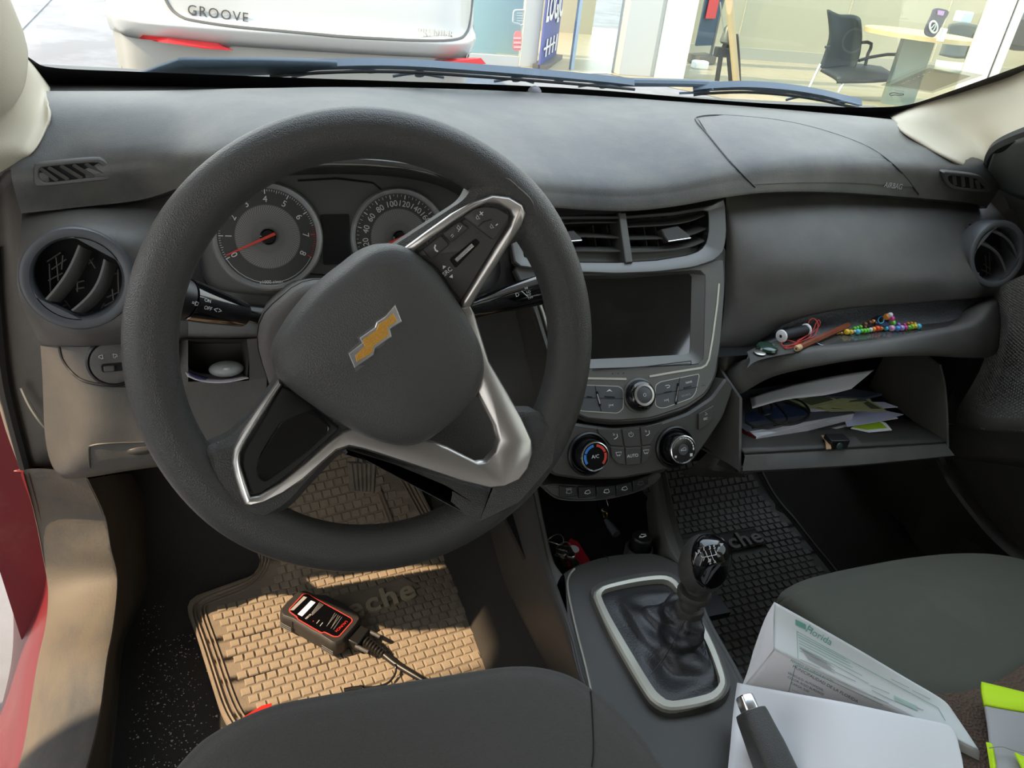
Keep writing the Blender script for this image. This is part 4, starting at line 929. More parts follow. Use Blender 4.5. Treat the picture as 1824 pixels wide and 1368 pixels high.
lt=U(1322,709,y=.712); lb=U(1320,838,y=.657)
q=[lt,lb,V((lb.x,.80,lb.z-.03)),V((lt.x,.80,lt.z+.02))]
MB().loft([q,[p+V((-.004,0,0)) for p in q]],True,True).build('side_wall',G['fascia'],gb)
rt=sm([U(1673,650,y=.735),U(1681,685,y=.715),U(1685,730,y=.69),U(1687,797,y=.660)],4); rbk=[V((p.x-.0,.83,p.z+.004)) for p in rt]
MB().loft([rbk,rt,[p+V((.004,0,0)) for p in rt],[p+V((.004,0,0)) for p in rbk]],closed=False).build('side_wall',G['fascia'],gb)
# box liner behind (in the dash)
MB().loft([[V((.12,.76,.505)),V((.60,.76,.505)),V((.60,.76,.33)),V((.12,.76,.33))],[V((.12,.90,.50)),V((.60,.90,.50)),V((.60,.90,.385)),V((.12,.90,.385))]],False,True).build('glove_box_liner',G['void'],dash)
# under-dash closing panels
MB().grid([[V((.125,.73,.40)),V((.125,.80,.36)),V((.125,1.05,.30)),V((.125,1.25,.28))],[V((.62,.73,.36)),V((.62,.80,.33)),V((.62,1.05,.28)),V((.62,1.25,.26))]],3,4).build('under_panel',G['black'],dash)
MB().bx(-.62,-.13,.93,.95,.43,.60).build('under_panel',G['black'],dash)
MB().grid(gy([[(1285,780,.75),(1300,790,.745),(1318,845,.70)],[(1240,825,.73),(1270,838,.73),(1318,842,.70)],[(1210,845,.76),(1270,850,.78),(1330,850,.80)]]),4,4).build('stack_side',G['dark'],dash)
# ================================================================ centre console
con=thing('centre_console','dusty dark centre console between the seats with a storage tray','console',(0,.5,.2))
ZC=.258
def z_(l,z): return [U(p[0],p[1],z=(p[2] if len(p)>2 else z)) for p in l]
rL=[(944,868,.275),(957,930,.266),(972,1000,.260),(986,1048,.256),(1015,1132,.252),(1040,1224,.250),(1102,1345,.250),(1160,1500,.25)]
rR=[(1181,842,.275),(1196,915,.266),(1214,975,.260),(1228,1012,.256),(1256,1098,.252),(1318,1212,.250),(1385,1368,.250),(1440,1500,.25)]
iL=[(958,872,.272),(969,930,.263),(986,1000,.257),(1003,1026,.254)]
iR=[(1166,850,.272),(1173,915,.263),(1186,975,.257),(1206,1006,.254)]
bL=[(835,905,.06),(852,948,.06),(880,1030,.06),(905,1085,.06),(948,1168,.06),(1000,1260,.06),(1085,1400,.06),(1150,1540,.06)]
l_,r_=z_(rL,0),z_(rR,0); b_l=z_(bL,0)
rows=[]
for a,b2 in zip(l_,b_l): rows.append([b2,b2.lerp(a,.55)+V((-.004,0,0)),b2.lerp(a,.9)+V((-.004,0,.004)),a,a+V((.006,0,.0))])
MB().grid(rows,4,5).build('side_panel',G['dark'],con)
rows=[]
for a in r_: rows.append([a+V((-.006,0,0)),a,a+V((.008,0,-.01)),V((a.x+.015,a.y,.15)),V((a.x+.02,a.y,.0))])
MB().grid(rows,4,5).build('side_panel',G['dark'],con)
a,c_=z_(iL,0),z_(iR,0); ta,tc=l_[:4],r_[:4]
MB().grid([[p+V((.004,0,0)),p.lerp(q,.5)+V((0,0,.003)),q,q+V((.004,0,-.05))] for p,q in zip(ta,a)],4,5).build('tray_rim',G['fascia'],con)
MB().grid([[p+V((-.004,0,0)),p.lerp(q,.5)+V((0,0,.003)),q,q+V((-.004,0,-.05))] for p,q in zip(tc,c_)],4,5).build('tray_rim',G['fascia'],con)
ZP=.212
MB().bx(-.12,.12,.58,.92,ZP-.01,ZP).build('tray_floor',G['black'],con)
MB().bx(-.11,.11,.905,.92,ZP,.42).build('tray_back',G['void'],con)
# gear surround, its front edge bowed round the tray
front=z_([(1003,1026),(1020,1016),(1052,1004),(1089,995),(1130,991),(1170,992),(1206,1006)],.256)
def between(k): 
    a,b2=l_[k],r_[k]; return [a.lerp(b2,t)+V((0,0,.004*math.sin(PI*t))) for t in [0,.15,.32,.5,.68,.85,1]]
MB().grid([[p+V((0,.004,-.045)) for p in front],[p+V((0,.002,-.006)) for p in front],[p+V((0,-.006,.001)) for p in front],between(4),between(5),between(6),between(7)],4,6).build('gear_surround',G['dark'],con)
MB().tube([p+V((0,-.0,.0008)) for p in sm(z_([(1075,988),(1082,995),(1084,1003)],.256),4)],.0006,4).build('panel_seam',G['black'],con)
MB().tube(sm([p+V((.001,0,.001)) for p in z_([(1022,1014,.2565),(1012,1028,.2565),(1010,1050,.2565),(1022,1110,.2555),(1042,1190,.2545),(1052,1235,.254)],0)],5),.0013,6).build('rim_line',G['trimline'],con)
# ================================================================ gear lever
PB=PL((0,.52,.263),(0,0,1),(0,1,0))
PB.u=V((1,0,0)); PB.v=V((0,1,0))
gl_=thing('gear_lever','manual gear lever with glossy black shift pattern knob and leather boot','gear lever',(0,.52,.26))
bo=[(1057,1064),(1062,1054),(1076,1044),(1131,1031),(1176,1026),(1198,1031),(1212,1045),(1232,1075),(1253,1112),(1276,1159),(1292,1206),(1293,1226),(1281,1245),(1256,1257),(1198,1267),(1170,1258),(1151,1239),(1114,1178),(1076,1109)]
bi=[(1070,1063),(1074,1056),(1083,1050),(1131,1039),(1176,1034),(1193,1038),(1204,1050),(1222,1078),(1244,1120),(1265,1164),(1280,1206),(1281,1219),(1270,1233),(1251,1241),(1198,1251),(1178,1243),(1162,1226),(1129,1173),(1087,1101)]
bo2=[(x+(x-1172)*.07,y+(y-1150)*.05) for x,y in bo]
o2=rs(sm(PB.P(bo2,-.004),4,True),72); o1=align(o2,rs(sm(PB.P(bo,.0),4,True),72)); i1=align(o1,rs(sm(PB.P(bi,.0),4,True),72))
MB().loft([[p-V((0,0,.006)) for p in o2],[p+V((0,0,.004)) for p in inset(o2,.002,PB.n)],[p+V((0,0,.0005)) for p in o1]]).build('boot_surround',G['fascia'],gl_)
MB().loft([[p-V((0,0,.004)) for p in o1],[p+V((0,0,.0015)) for p in o1],[p+V((0,0,.0035)) for p in inset(o1,.0025,PB.n)],[p+V((0,0,.0025)) for p in i1],[p-V((0,0,.006)) for p in i1]]).build('boot_ring',G['trimline'],gl_)
tp=U(1228,1084,x=.004); up_d=(U(1262,985,x=.006)-tp).normalized(); up_d=V((.02,.02,1)).normalized()
cb=sum(i1,V((0,0,0)))/72; loops=[]
for k in range(29):
    t=k/28; lp=[]
    a_=min(1,t/.35); w_=max(0,(t-.35)/.65); zf=.12*a_+.88*w_; cf=.55*a_+.45*w_
    for j,p in enumerate(i1):
        th=2*PI*j/72; rad=(p-cb); rt=.0160/rad.length; rr_=1+(max(.60,rt)-1)*a_ if w_<=0 else max(.60,rt)+(rt-max(.60,rt))*w_**.75
        c=cb.lerp(tp,cf); d=rad.normalized()
        f=math.sin(t*PI)*(.0035*math.sin(th*2+t*9)+.003*math.sin(th*3-t*13+1)+.0022*math.sin(t*26+2*math.sin(th+.6))+.002*math.sin(th*5+t*5))
        z=cb.z-.006+(tp.z-cb.z+.006)*zf
        lp.append(V((c.x+d.x*(rad.length*rr_+f),c.y+d.y*(rad.length*rr_+f),z+f*.8)))
    loops.append(lp)
MB().loft(loops,False,True).build('boot',G['leather'],gl_,smooth=80)
for th in (14,54): 
    MB().tube([loops[k][th]+(loops[k][th]-sum(loops[k],V((0,0,0)))/72).normalized()*.0006 for k in range(2,28)],.0005,4).build('boot_stitching',G['dark'],gl_)
MB().lathe([(.013,-.01),(.0172,-.006),(.0178,0),(.0165,.005),(.0125,.007),(.011,.016),(.0130,.018),(.0195,.021),(.0205,.026),(.0190,.030),(.013,.031)],tp,up_d,36,True,True).build('collar',G['dark'],gl_)
kc_=U(1254,1004,x=.010); kb_=tp+up_d*.028
cn=(C-kc_).normalized()*.80+V((.48,-.16,.16)); cn.normalize()
kax=(kc_-kb_).normalized(); kx=cn-kax*cn.dot(kax); kx.normalize(); ky=kax.cross(kx)
def kpt(d,s=1):
    a,b2,c=d.dot(kax),d.dot(kx),d.dot(ky); m=(abs(a)**2.6+abs(b2)**2.6+abs(c)**2.6)**(1/2.6)
    a,b2,c=a/m,b2/m,c/m; return kc_+kax*(a*.0355*s)+kx*(b2*.0245*s)+ky*(c*.0270*s)
kl=[]
for i in range(1,18):
    th=PI*i/18; z=math.cos(th); s_=math.sin(th)
    nar=1-.22*max(0,z*-1)
    kl.append([kpt(kax*z+(kx*math.cos(2*PI*j/36)+ky*math.sin(2*PI*j/36))*s_*nar) for j in range(36)])
MB().loft(kl,True,True).tube([kb_,kc_-kax*.030],[.0125,.0135],24).build('knob',G['rubber'],gl_,smooth=80)
cu=V((0,0,1)).cross(cn); cu.normalize(); cw=cn.cross(cu)
cl_=[]
for i in range(1,15):
    al=i/14*1.22
    cl_.append([kpt((cn*math.cos(al)+(cu*math.cos(2*PI*j/40)*.92+cw*math.sin(2*PI*j/40)*1.15)*math.sin(al)).normalized(),1.035 if i<13 else (1.02 if i<14 else .97)) for j in range(40)])
cap=MB().loft(cl_[::-1],False,True).build('shift_pattern_cap',G['gloss'],gl_,smooth=80)
CT=bvh(cap)
def hl_(pts,r=.00035):
    q=[hit(CT,a,b2,.0002) for a,b2 in pts]
    if all(q): MB().tube(q,r,4).build('shift_pattern',G['icon'],cap)
hl_([(1249,990),(1251,993),(1262,991),(1276,988)]); hl_([(1256,981),(1258,986),(1260,991)]); hl_([(1260,991),(1263,998)]); hl_([(1265,980),(1268,990),(1271,998)]); hl_([(1273,979),(1276,988)])
nn_=(C-kc_).normalized()
for s_,x,y in (('R',1246,983),('1',1254,978),('3',1264,976),('5',1272,975),('2',1264,1002),('4',1273,1001)):
    q=hit(CT,x,y,.0006)
    if q: u=(U(1276,988,x=.02)-U(1251,993,x=.01)).normalized(); n=hitn(CT,x,y); u=(u-n*u.dot(n)).normalized(); txt(s_,q,u,n.cross(u),.0062,G['icon'],cap,'shift_pattern')
# ================================================================ hand brake
hx=-.025
A=U(1337,1268,x=hx); B_=U(1405,1430,x=hx); hd_=(A-B_).normalized(); hs=V((1,0,0)); hs=(hs-hd_*hs.dot(hd_)).normalized(); hv=hs.cross(hd_)
if hv.z<0: hv=-hv
hb=thing('hand_brake','black hand brake lever with a chrome push button','hand brake',B_)
def hsec(t,w,h,off=0):
    c=A.lerp(B_,t)+hv*off; return rnd([c+hs*w+hv*h,c-hs*w+hv*h,c-hs*w-hv*h,c+hs*w-hv*h],min(w,h)*.6,4)
MB().loft([hsec(-.01,.0105,.0125),hsec(.0,.0125,.014),hsec(.06,.0135,.0145),hsec(.25,.0145,.0155,.0005),hsec(.4,.0155,.0165,.001),hsec(.7,.0165,.0175,.001),hsec(1.2,.0165,.0175),hsec(1.6,.0155,.016)],True,True).build('grip',G['hub'],hb)
MB().loft([[c+hd_*.016 for c in hsec(0,.0062,.007)],[c+hd_*.0145 for c in hsec(0,.0074,.0082)],hsec(.0,.0078,.0086)],True,True).build('push_button',G['chrome'],hb)
MB().loft([hsec(1.45,.022,.02),hsec(1.9,.03,.02)],True,True).build('boot',G['leather'],hb)
# ================================================================ seats
ds=thing('driver_seat','dark cloth driver seat cushion at the bottom of the picture','seat',(-.36,.1,0))
sil=[(296,1390),(345,1334),(384,1305),(438,1277),(500,1255),(600,1236),(704,1219),(808,1203),(897,1190),(955,1190),(1009,1203),(1048,1225),(1098,1265),(1140,1311),(1180,1368)]
s0=[U(*p,z=.295) for p in sil]; cx_=V((-.36,.10,.33))
def toward(p,d,dz): 
    q=V((cx_.x,max(.05,p.y-.20),p.z)); return p+(q-p).normalized()*d+V((0,0,dz))
rows=[[V((p.x,p.y-.02,.05)) for p in s0],[V((p.x,p.y-.004,.17)) for p in s0],[p+V((0,0,-.03)) for p in s0],s0,[toward(p,.012,.008) for p in s0],[toward(p,.035,.016) for p in s0],[toward(p,.08,.022) for p in s0],[toward(p,.16,.026) for p in s0]]
st_=MB().grid(rows,4,4).build('cushion',G['seat'],ds,smooth=80)
MB().bx(-.58,-.14,-.5,.28,.05,.325).build('seat_base',G['seat'],ds,bev=.03)
b=MB(); b.grid([[V((x,y,z)) for x in (-.60,-.54,-.36,-.18,-.12)] for y,z in ((-.33,.30),(-.42,.5),(-.5,.8),(-.56,.95))],4,4); b.build('backrest',G['seat'],ds,solid=.10,bev=.02)
TS=bvh(st_)
sm_=[hit(TS,x,y,.0004) for x,y in [(1052,1232),(1054,1260),(1056,1300),(1057,1340),(1054,1366)]]
if all(sm_): MB().tube(sm(sm_,5),.0007,5).build('cushion_seam',G['black'],ds)
ps=thing('passenger_seat','olive grey cloth passenger seat cushion with brown woven centre','seat',(.36,.1,0))
pr_=[[(1366,1105,.285),(1390,1066,.297),(1420,1043,.30),(1470,1027,.30),(1540,1012,.30),(1620,998,.30),(1700,990,.30),(1770,991,.30),(1830,1002,.30),(1910,1030,.295),(2000,1080,.28)],
 [(1362,1122,.29),(1394,1086,.307),(1430,1066,.312),(1480,1052,.314),(1550,1040,.315),(1630,1028,.315),(1710,1022,.315),(1780,1024,.315),(1850,1036,.313),(1935,1070,.306),(2030,1120,.29)],
 [(1345,1170,.295),(1392,1150,.315),(1440,1138,.322),(1500,1130,.325),(1570,1122,.326),(1650,1116,.326),(1730,1112,.326),(1810,1116,.326),(1890,1130,.324),(1985,1160,.316),(2090,1200,.3)],
 [(1325,1225,.30),(1385,1225,.32),(1450,1225,.327),(1520,1226,.330),(1590,1226,.331),(1670,1226,.331),(1760,1226,.331),(1850,1232,.331),(1950,1245,.328),(2060,1270,.32),(2170,1300,.3)],
 [(1300,1330,.30),(1375,1340,.322),(1450,1345,.329),(1530,1350,.331),(1620,1355,.332),(1710,1360,.332),(1810,1368,.332),(1920,1375,.331),(2040,1385,.328),(2160,1400,.32),(2280,1420,.3)],
 [(1280,1460,.30),(1370,1500,.322),(1460,1520,.329),(1560,1540,.331),(1660,1560,.332),(1780,1580,.332),(1900,1600,.332),(2020,1600,.331),(2160,1600,.328),(2280,1600,.32),(2400,1600,.3)]]
q=[[V((max(.128,p.x),p.y,p.z)) for p in z_(r,0)] for r in pr_]
q=[[V((p.x,p.y-.02,.05)) for p in q[0]],[V((p.x,p.y-.004,.18)) for p in q[0]],[p+V((0,.001,-.02)) for p in q[0]]]+q
MB().grid([[p+V((0,.0018,.0016)) for p in r] for r in q[:5]],4,4).build('front_roll',G['seat2'],ps,smooth=80)
pcu=MB().grid(q,4,4).build('cushion',G['seatweave'],ps,smooth=80)
side=[r[0] for r in q[2:]]
MB().grid([[p+V((.004,0,.002)),p,p+V((-.006,0,-.02)),V((p.x-.004,p.y,.10)),V((p.x,p.y,.03))] for p in side],4,4).build('side_valance',G['seatside'],ps)
b=MB(); b.grid([[V((x,y,z)) for x in (.12,.18,.36,.54,.60)] for y,z in ((-.33,.30),(-.42,.5),(-.5,.8),(-.56,.95))],4,4); b.build('backrest',G['seat'],ps,solid=.10,bev=.02)
MB().bx(.15,.57,-.5,.14,.05,.31).build('seat_base',G['seat'],ps,bev=.03)
TP=bvh(pcu)
ol_t=[(1374,1098),(1392,1068),(1430,1044),(1480,1028),(1560,1011),(1640,998),(1720,993),(1790,998),(1850,1012)]
ol_b=[(1345,1185),(1375,1195),(1430,1208),(1490,1222),(1560,1234),(1640,1241),(1720,1236),(1790,1210),(1850,1165)]
g=[]
for a,b2 in zip(sm([V((*p,0)) for p in ol_t],4),sm([V((*p,0)) for p in ol_b],4)):
    r=[hit(TP,a.x+(b2.x-a.x)*k/16,a.y+(b2.y-a.y)*k/16,.0022 if 0<k<16 else -.001) for k in range(17)]
    if all(r): g.append(r)
MB().loft(g,closed=False).build('front_panel',G['seat2'],ps,smooth=80)
# ================================================================ floor mats
SL=.95; CS=math.cos(math.atan(SL)); SN=math.sin(math.atan(SL)); Y0=.985
def fpt(x,s,h=0):
    """a point of the floor at distance s forward measured along it, h above"""
    if s<=Y0-.04: return V((x,s,h))
    if s<Y0+.04:
        t=(s-Y0+.04)/.08; a=math.atan(SL)*t; yy=s-.006*t*t*2; return V((x,Y0-.04+(s-Y0+.04)*(1-.10*t),.5*(s-Y0+.04)*t*SL*.75))+V((0,-math.sin(a),math.cos(a)))*h
    e=s-Y0-.04; b0=V((x,Y0-.04+.08*.90,.5*.08*SL*.75)); return b0+V((0,CS,SN))*e+V((0,-SN,CS))*h
def fcoord(px,py):
    """floor coordinates (x, s) of the point seen at a pixel"""
    d=ray(px,py); t=.8; lo,hi=.5,3
    p=None
    for k in range(1500):
        t=.7+k*.0012; p=C+d*t
        s=p.y if p.y<Y0-.04 else (Y0-.04+(p.y-Y0+.04)/.9 if p.y<Y0+.032 else Y0+.04+(p.y-Y0-.032)/CS)
        if p.z<=fpt(p.x,s).z: break
    return V((p.x,s,0))
def inpoly(p,poly):
    c=False; n=len(poly)
    for i in range(n):
        a,b2=poly[i],poly[i-1]
        if (a.y>p.y)!=(b2.y>p.y) and p.x<(b2.x-a.x)*(p.y-a.y)/(b2.y-a.y)+a.x: c=not c
    return c
def floor_mat(name,label,outl,theta,m0,m1,holes,bw,bh,gap,hid):
    t=thing(name,label,'floor mat',fpt(outl[0].x,outl[0].y))
    ol=rs(rnd(outl,.03,5),150)
    # body: rim loop lofted to an inset, filled by a strip mesh following the floor
    def ins(d):
        q=inset(ol,d,V((0,0,1)))
        for _ in range(4): q=[(q[i-1]+q[i]*2+q[(i+1)%len(q)])/4 for i in range(len(q))]
        return q
    lo2=ins(.012)
    if sum(((p-lo2[0]).length for p in lo2))<=0: pass
    cen=sum(ol,V((0,0,0)))/len(ol)
    f=lambda p,h: fpt(p.x,p.y,h)
    xs_=[min(p.x for p in ol),max(p.x for p in ol)]; ss=[min(p.y for p in ol),max(p.y for p in ol)]
    bm=bmesh.new(); vs=[bm.verts.new((p.x,p.y,0)) for p in lo2]; bm.faces.new(vs)
    k=ss[0]
    while k<ss[1]:
        k+=.02; bmesh.ops.bisect_plane(bm,geom=bm.verts[:]+bm.edges[:]+bm.faces[:],plane_co=(0,k,0),plane_no=(0,1,0))
    bm.verts.index_update()
    b=MB(); b.add([f(v.co,.004) for v in bm.verts],[[v.index for v in fc.verts] for fc in bm.faces]); bm.free()
    b.loft([[f(p,0) for p in ol],[f(p,.008) for p in ol],[f(p,.009) for p in ins(.004)],[f(p,.005) for p in ins(.006)],[f(p,.008) for p in ins(.009)],[f(p,.004) for p in lo2]])
    b.build('mat_base',m0,t)
    u=V((math.cos(theta),math.sin(theta),0)); v=V((-math.sin(theta),math.cos(theta),0))
    inner=ins(.030 if theta>.1 else .018); tiles=[]
    for i in range(-60,60):
        for j in range(-70,70):
            c=cen+u*((i+.5*(j%2))*(bw+gap))+v*(j*(bh+gap))
            cs_=[c+u*(a*bw/2)+v*(b2*bh/2) for a,b2 in((-1,-1),(1,-1),(1,1),(-1,1))]
            if not all(inpoly(p,inner) for p in cs_): continue
            if any(inpoly(p,h) for h in holes for p in cs_+[c]): continue
            w=f(c,.006); q=M.transposed()@(w-C); px,py=912+F*q.x/q.z,684+F*q.y/q.z
            tiles.append((q.z if hid(px,py) and -20<px<1840 and py<1380 else 9+q.z,c))
    tiles.sort(key=lambda e:e[0]); tl=None; rest=MB()
    def tile_geo(b,o,ux,uy,n):
        lo_=[o+ux*(a*bw/2)+uy*(b2*bh/2) for a,b2 in((-1,-1),(1,-1),(1,1),(-1,1))]
        hi_=[o+ux*(a*(bw/2-.0010))+uy*(b2*(bh/2-.0010))+n*.0020 for a,b2 in((-1,-1),(1,-1),(1,1),(-1,1))]
        b.loft([lo_,hi_],False,True)
    for k,(d,c) in enumerate(tiles):
        o=f(c,.0038); ux=(f(c+u*.005,.0038)-f(c-u*.005,.0038)).normalized(); uy=(f(c+v*.005,.0038)-f(c-v*.005,.0038)); uy=(uy-ux*uy.dot(ux)).normalized(); n=ux.cross(uy)
        if k<300:
            if tl is None:
                b=MB(); tile_geo(b,V((0,0,0)),V((1,0,0)),V((0,1,0)),V((0,0,1))); tl=b.build('tread_block',m1,None,smooth=0)
                ob=tl
            else: ob=tl.copy(); COL.objects.link(ob)
            ob.parent=t; mw=Matrix(((ux.x,uy.x,n.x,o.x-t.location.x),(ux.y,uy.y,n.y,o.y-t.location.y),(ux.z,uy.z,n.z,o.z-t.location.z),(0,0,0,1))); ob.matrix_local=mw
        else: tile_geo(rest,o,ux,uy,n)
    if rest.v: rest.build('tread_pattern',m1,t,smooth=0)['kind']='stuff'
    return t,f,u,v
fo_=lambda l:[fcoord(*p) for p in l]
ol=fo_([(332,1084),(345,1066),(457,1026),(470,1010),(455,975)])+[V((-.58,1.12,0)),V((-.53,1.22,0)),V((-.20,1.22,0))]+fo_([(738,842),(772,923),(826,979),(849,1033),(874,1116),(897,1188)])+[V((-.14,.60,0)),V((-.44,.55,0))]+fo_([(399,1290),(353,1145)])
ol=fo_([(333,1090),(342,1070),(457,1027),(468,1008),(452,972)])
p0=ol[-1]; th_m=.13
ol=ol+[p0+V((-.005,.09,0)),p0+V((.03,.17,0)),V((-.27,p0.y+.20,0))]+fo_([(733,843),(772,923),(826,979),(849,1033),(874,1116),(899,1192)])+[V((-.125,.58,0)),V((-.40,.50,0))]+fo_([(399,1292),(355,1150)])
pla=[fcoord(*p) for p in [(555,1092),(716,1036),(744,1050),(640,1098),(560,1125)]]
hid1=lambda x,y: (y<1368-0 and y<1300)
fm,ff,mu,mv=floor_mat('floor_mat','dusty tan rubber floor mat with block tread under the steering wheel',ol,th_m,G['mat'],G['mattile'],[pla],.0135,.0131,.0022,hid1)
pi_=inset(pla,-.003,V((0,0,1)))
MB().loft([[ff(p,.004) for p in pi_],[ff(p,.0075) for p in pi_],[ff(p,.0075) for p in pla],[ff(p,.0055) for p in inset(pla,.003,V((0,0,1)))]],cap1=True).build('name_plate',G['mat'],fm)
bl=(fcoord(722,1061)-fcoord(640,1090)).normalized()
o=fcoord(676,1076); o=V((o.x,o.y,.0060)); txt('eche',o,bl,V((-bl.y,bl.x,0)),.058,mat('mat_letter_tan',(.46,.37,.25),.7),fm,'raised_lettering',h=.006,space=1.1,shear=.15,bold=.0012)
# long ribs of the mat
for l in ([(672,880),(690,925),(700,955)],[(676,876),(694,920),(708,960)]): MB().tube([ff(fcoord(*p),.007) for p in l],.003,6).build('mat_rib',G['mat'],fm)
for off in (.020,.026): 
    q=inset(rs(rnd(ol,.03,5),150),off-.004,V((0,0,1)))
    for _ in range(6): q=[(q[i-1]+q[i]*2+q[(i+1)%len(q)])/4 for i in range(len(q))]
    q=[ff(p,.0055) for p in q]; MB().tube(q+[q[0]],.0016,5).build('mat_rib',G['mat'],fm)
ol2=fo_([(1232,905),(1362,858)])+fo_([(1398,905),(1440,960),(1490,1022)])+[V((.52,.55,0)),V((.16,.45,0))]+fo_([(1312,1210),(1262,1100),(1235,980)])
ol2=[V((.145,1.15,0)),V((.50,1.16,0))]+fo_([(1372,872),(1405,915),(1445,968),(1495,1028)])+[V((.50,.56,0)),V((.15,.52,0))]
pl2=[fcoord(*p) for p in [(1200,965),(1345,948),(1356,975),(1215,1005)]]
fm2,f2,u2,v2=floor_mat('floor_mat','black rubber floor mat with block tread in the passenger footwell','x' and ol2,.03,G['mat2'],G['mattile2'],[pl2],.0138,.0134,.0022,lambda x,y: y<1200 and x>1200)
fm2['label']='black rubber floor mat with block tread in the passenger footwell'
MB().loft([[f2(p,.004) for p in pl2],[f2(p,.0075) for p in pl2],[f2(p,.0055) for p in inset(pl2,.003,V((0,0,1)))]],cap1=True).build('name_plate',G['mat2'],fm2)
o=fcoord(1312,970); bl=(fcoord(1346,963)-fcoord(1280,978)).normalized(); txt('eche',f2(o,.0075),bl,V((-bl.y,bl.x,0)),.052,mat('mat_letter',(.22,.21,.195),.6),fm2,'raised_lettering',h=.005,space=1.1,shear=.15,bold=.001)
# ================================================================ pedals
def pedal(name,label,pts,Y,n):
    P_=PL(U(*pts[0],y=Y),(0,-.80,.60)); q=rnd(P_.P(pts),.004); t=thing(name,label,'pedal',sum(q,V((0,0,0)))/len(q))
    MB().slab(q,P_.n,.010,.002).build('pad',G['pedal'],t)
    a,b2,c,d=P_.P(pts,.001)
    for k in range(n):
        f_=(k+.7)/(n+.4); top_=a.lerp(b2,f_); bo_=d.lerp(c,f_); b=MB(); b.box((top_+bo_)/2,(bo_-top_)*.44,P_.u*.0022,P_.n*.0018); b.build('pad_rib',G['pedal'],t,bev=.0008)
    m_=(a+b2)/2; MB().tube([m_-P_.n*.008,m_+V((0,.03,.05)),m_+V((0,.05,.10))],.007,8).build('arm',G['dark'],t)
pedal('clutch_pedal','ribbed rubber pedal pad seen through the lower left of the steering wheel',[(618,822),(672,822),(668,880),(626,876)],1.02,6)
pedal('brake_pedal','partly hidden ribbed pedal pad behind the lower wheel spoke',[(738,832),(776,838),(770,866),(743,870)],1.03,5)
# crumbs and grit on the carpet beside the mat
random.seed(3); b=MB()
for k in range(700):
    x=random.gauss(-.60,.035); s=random.uniform(.62,1.02)
    if not -.655<x<-.50: continue
    z=(.0 if x>-.62 else .012)-.011; r=random.uniform(.0005,.0015)*(1 if random.random()<.93 else 1.8)
    p=V((x,s,z+r*.4)); a=random.uniform(0,6)
    b.add([p+V((r*math.cos(a),r*math.sin(a),0)),p+V((r*math.cos(a+2),r*math.sin(a+2),0)),p+V((r*math.cos(a+4),r*math.sin(a+4),0)),p+V((0,0,r))],[[0,1,2],[0,1,3],[1,2,3],[2,0,3]])
tag(b.build('carpet_crumbs',mat('crumb',(.55,.47,.36),.9),smooth=0),'pale crumbs and grit scattered on the carpet beside the floor mat','debris',kind='stuff')
# ================================================================ things on the shelf
def ztube(pts,z,r,n=5,closed=False,seg=8): return MB().tube(sm([U(p[0],p[1],z=(p[2] if len(p)>2 else z)) for p in pts],n,closed),r,seg,closed=closed)
A=U(1391,599,z=zsh+.0088); B_=U(1437,587,z=zsh+.0088); d=(B_-A).normalized(); Lg=(B_-A).length
t=thing('thread_spool','small spool of black thread with white ends lying on the shelf','spool',A)
for h0 in (0,Lg-.003): MB().lathe([(.0015,h0-.0004),(.0075,h0-.0004),(.0086,h0+.0003),(.0086,h0+.0026),(.0070,h0+.003),(.0015,h0+.003)],A,d,28).build('spool_end',G['paper'],t)
MB().lathe([(.0068,.003)]+[(.0070+.00022*(k%2),.003+(Lg-.006)*k/36) for k in range(37)]+[(.0068,Lg-.003)],A,d,28).build('thread_winding',mat('black_thread',(.009,.010,.014),.6),t)
MB().lathe([(.0022,-.0006),(.0022,.0004)],A,d,12,True,True).build('spool_hole',G['black'],t)
zz=zsh+.0015
red=MB()
red.tube(sm([U(p[0],p[1],z=zz+p[2]) for p in [(1432,607,0),(1418,613,.001),(1400,618,0),(1392,612,.001),(1402,606,.002),(1420,610,.002),(1437,604,.003),(1449,600,.004),(1455,590,.010),(1457,577,.018),(1451,568,.022),(1443,570,.02),(1440,580,.013),(1446,592,.006),(1440,602,.003),(1425,609,.001),(1408,615,.002),(1396,617,.001)]],6),.0007,6)
red.tube(sm([U(p[0],p[1],z=zz+p[2]) for p in [(1420,607,.001),(1437,598,.003),(1450,590,.004),(1458,582,.009),(1461,575,.014),(1458,570,.016),(1453,577,.012),(1448,588,.006),(1434,600,.002),(1412,614,.001),(1398,620,0),(1410,619,.001),(1428,611,.001)]],6),.0007,6)
tag(red.build('red_thread',mat('red_thread',(.55,.045,.03),.5)),'tangle of thin red thread beside the black spool','thread')
A=U(1419,621,z=zsh+.0045); B_=U(1511,579,z=zsh+.0085); d=(B_-A).normalized(); Lg=(B_-A).length
t=thing('wooden_pencil','brown pencil with a bare wooden end lying across the shelf','pencil',A)
MB().lathe([(.0041,.004),(.0041,Lg)],A,d,6,False,True).build('barrel',mat('pencil_brown',(.20,.050,.022),.4,noise=(60,(.26,.075,.03),.4,.7)),t,smooth=0)
MB().lathe([(.0036,-.001),(.0043,.001),(.0043,.007),(.0041,.0085)],A,d,10,True).build('bare_wood',mat('pencil_wood',(.62,.42,.22),.6),t)
MB().lathe([(.0013,-.0014),(.0013,-.0005)],A,d,10,True,True).build('lead',G['black'],t)
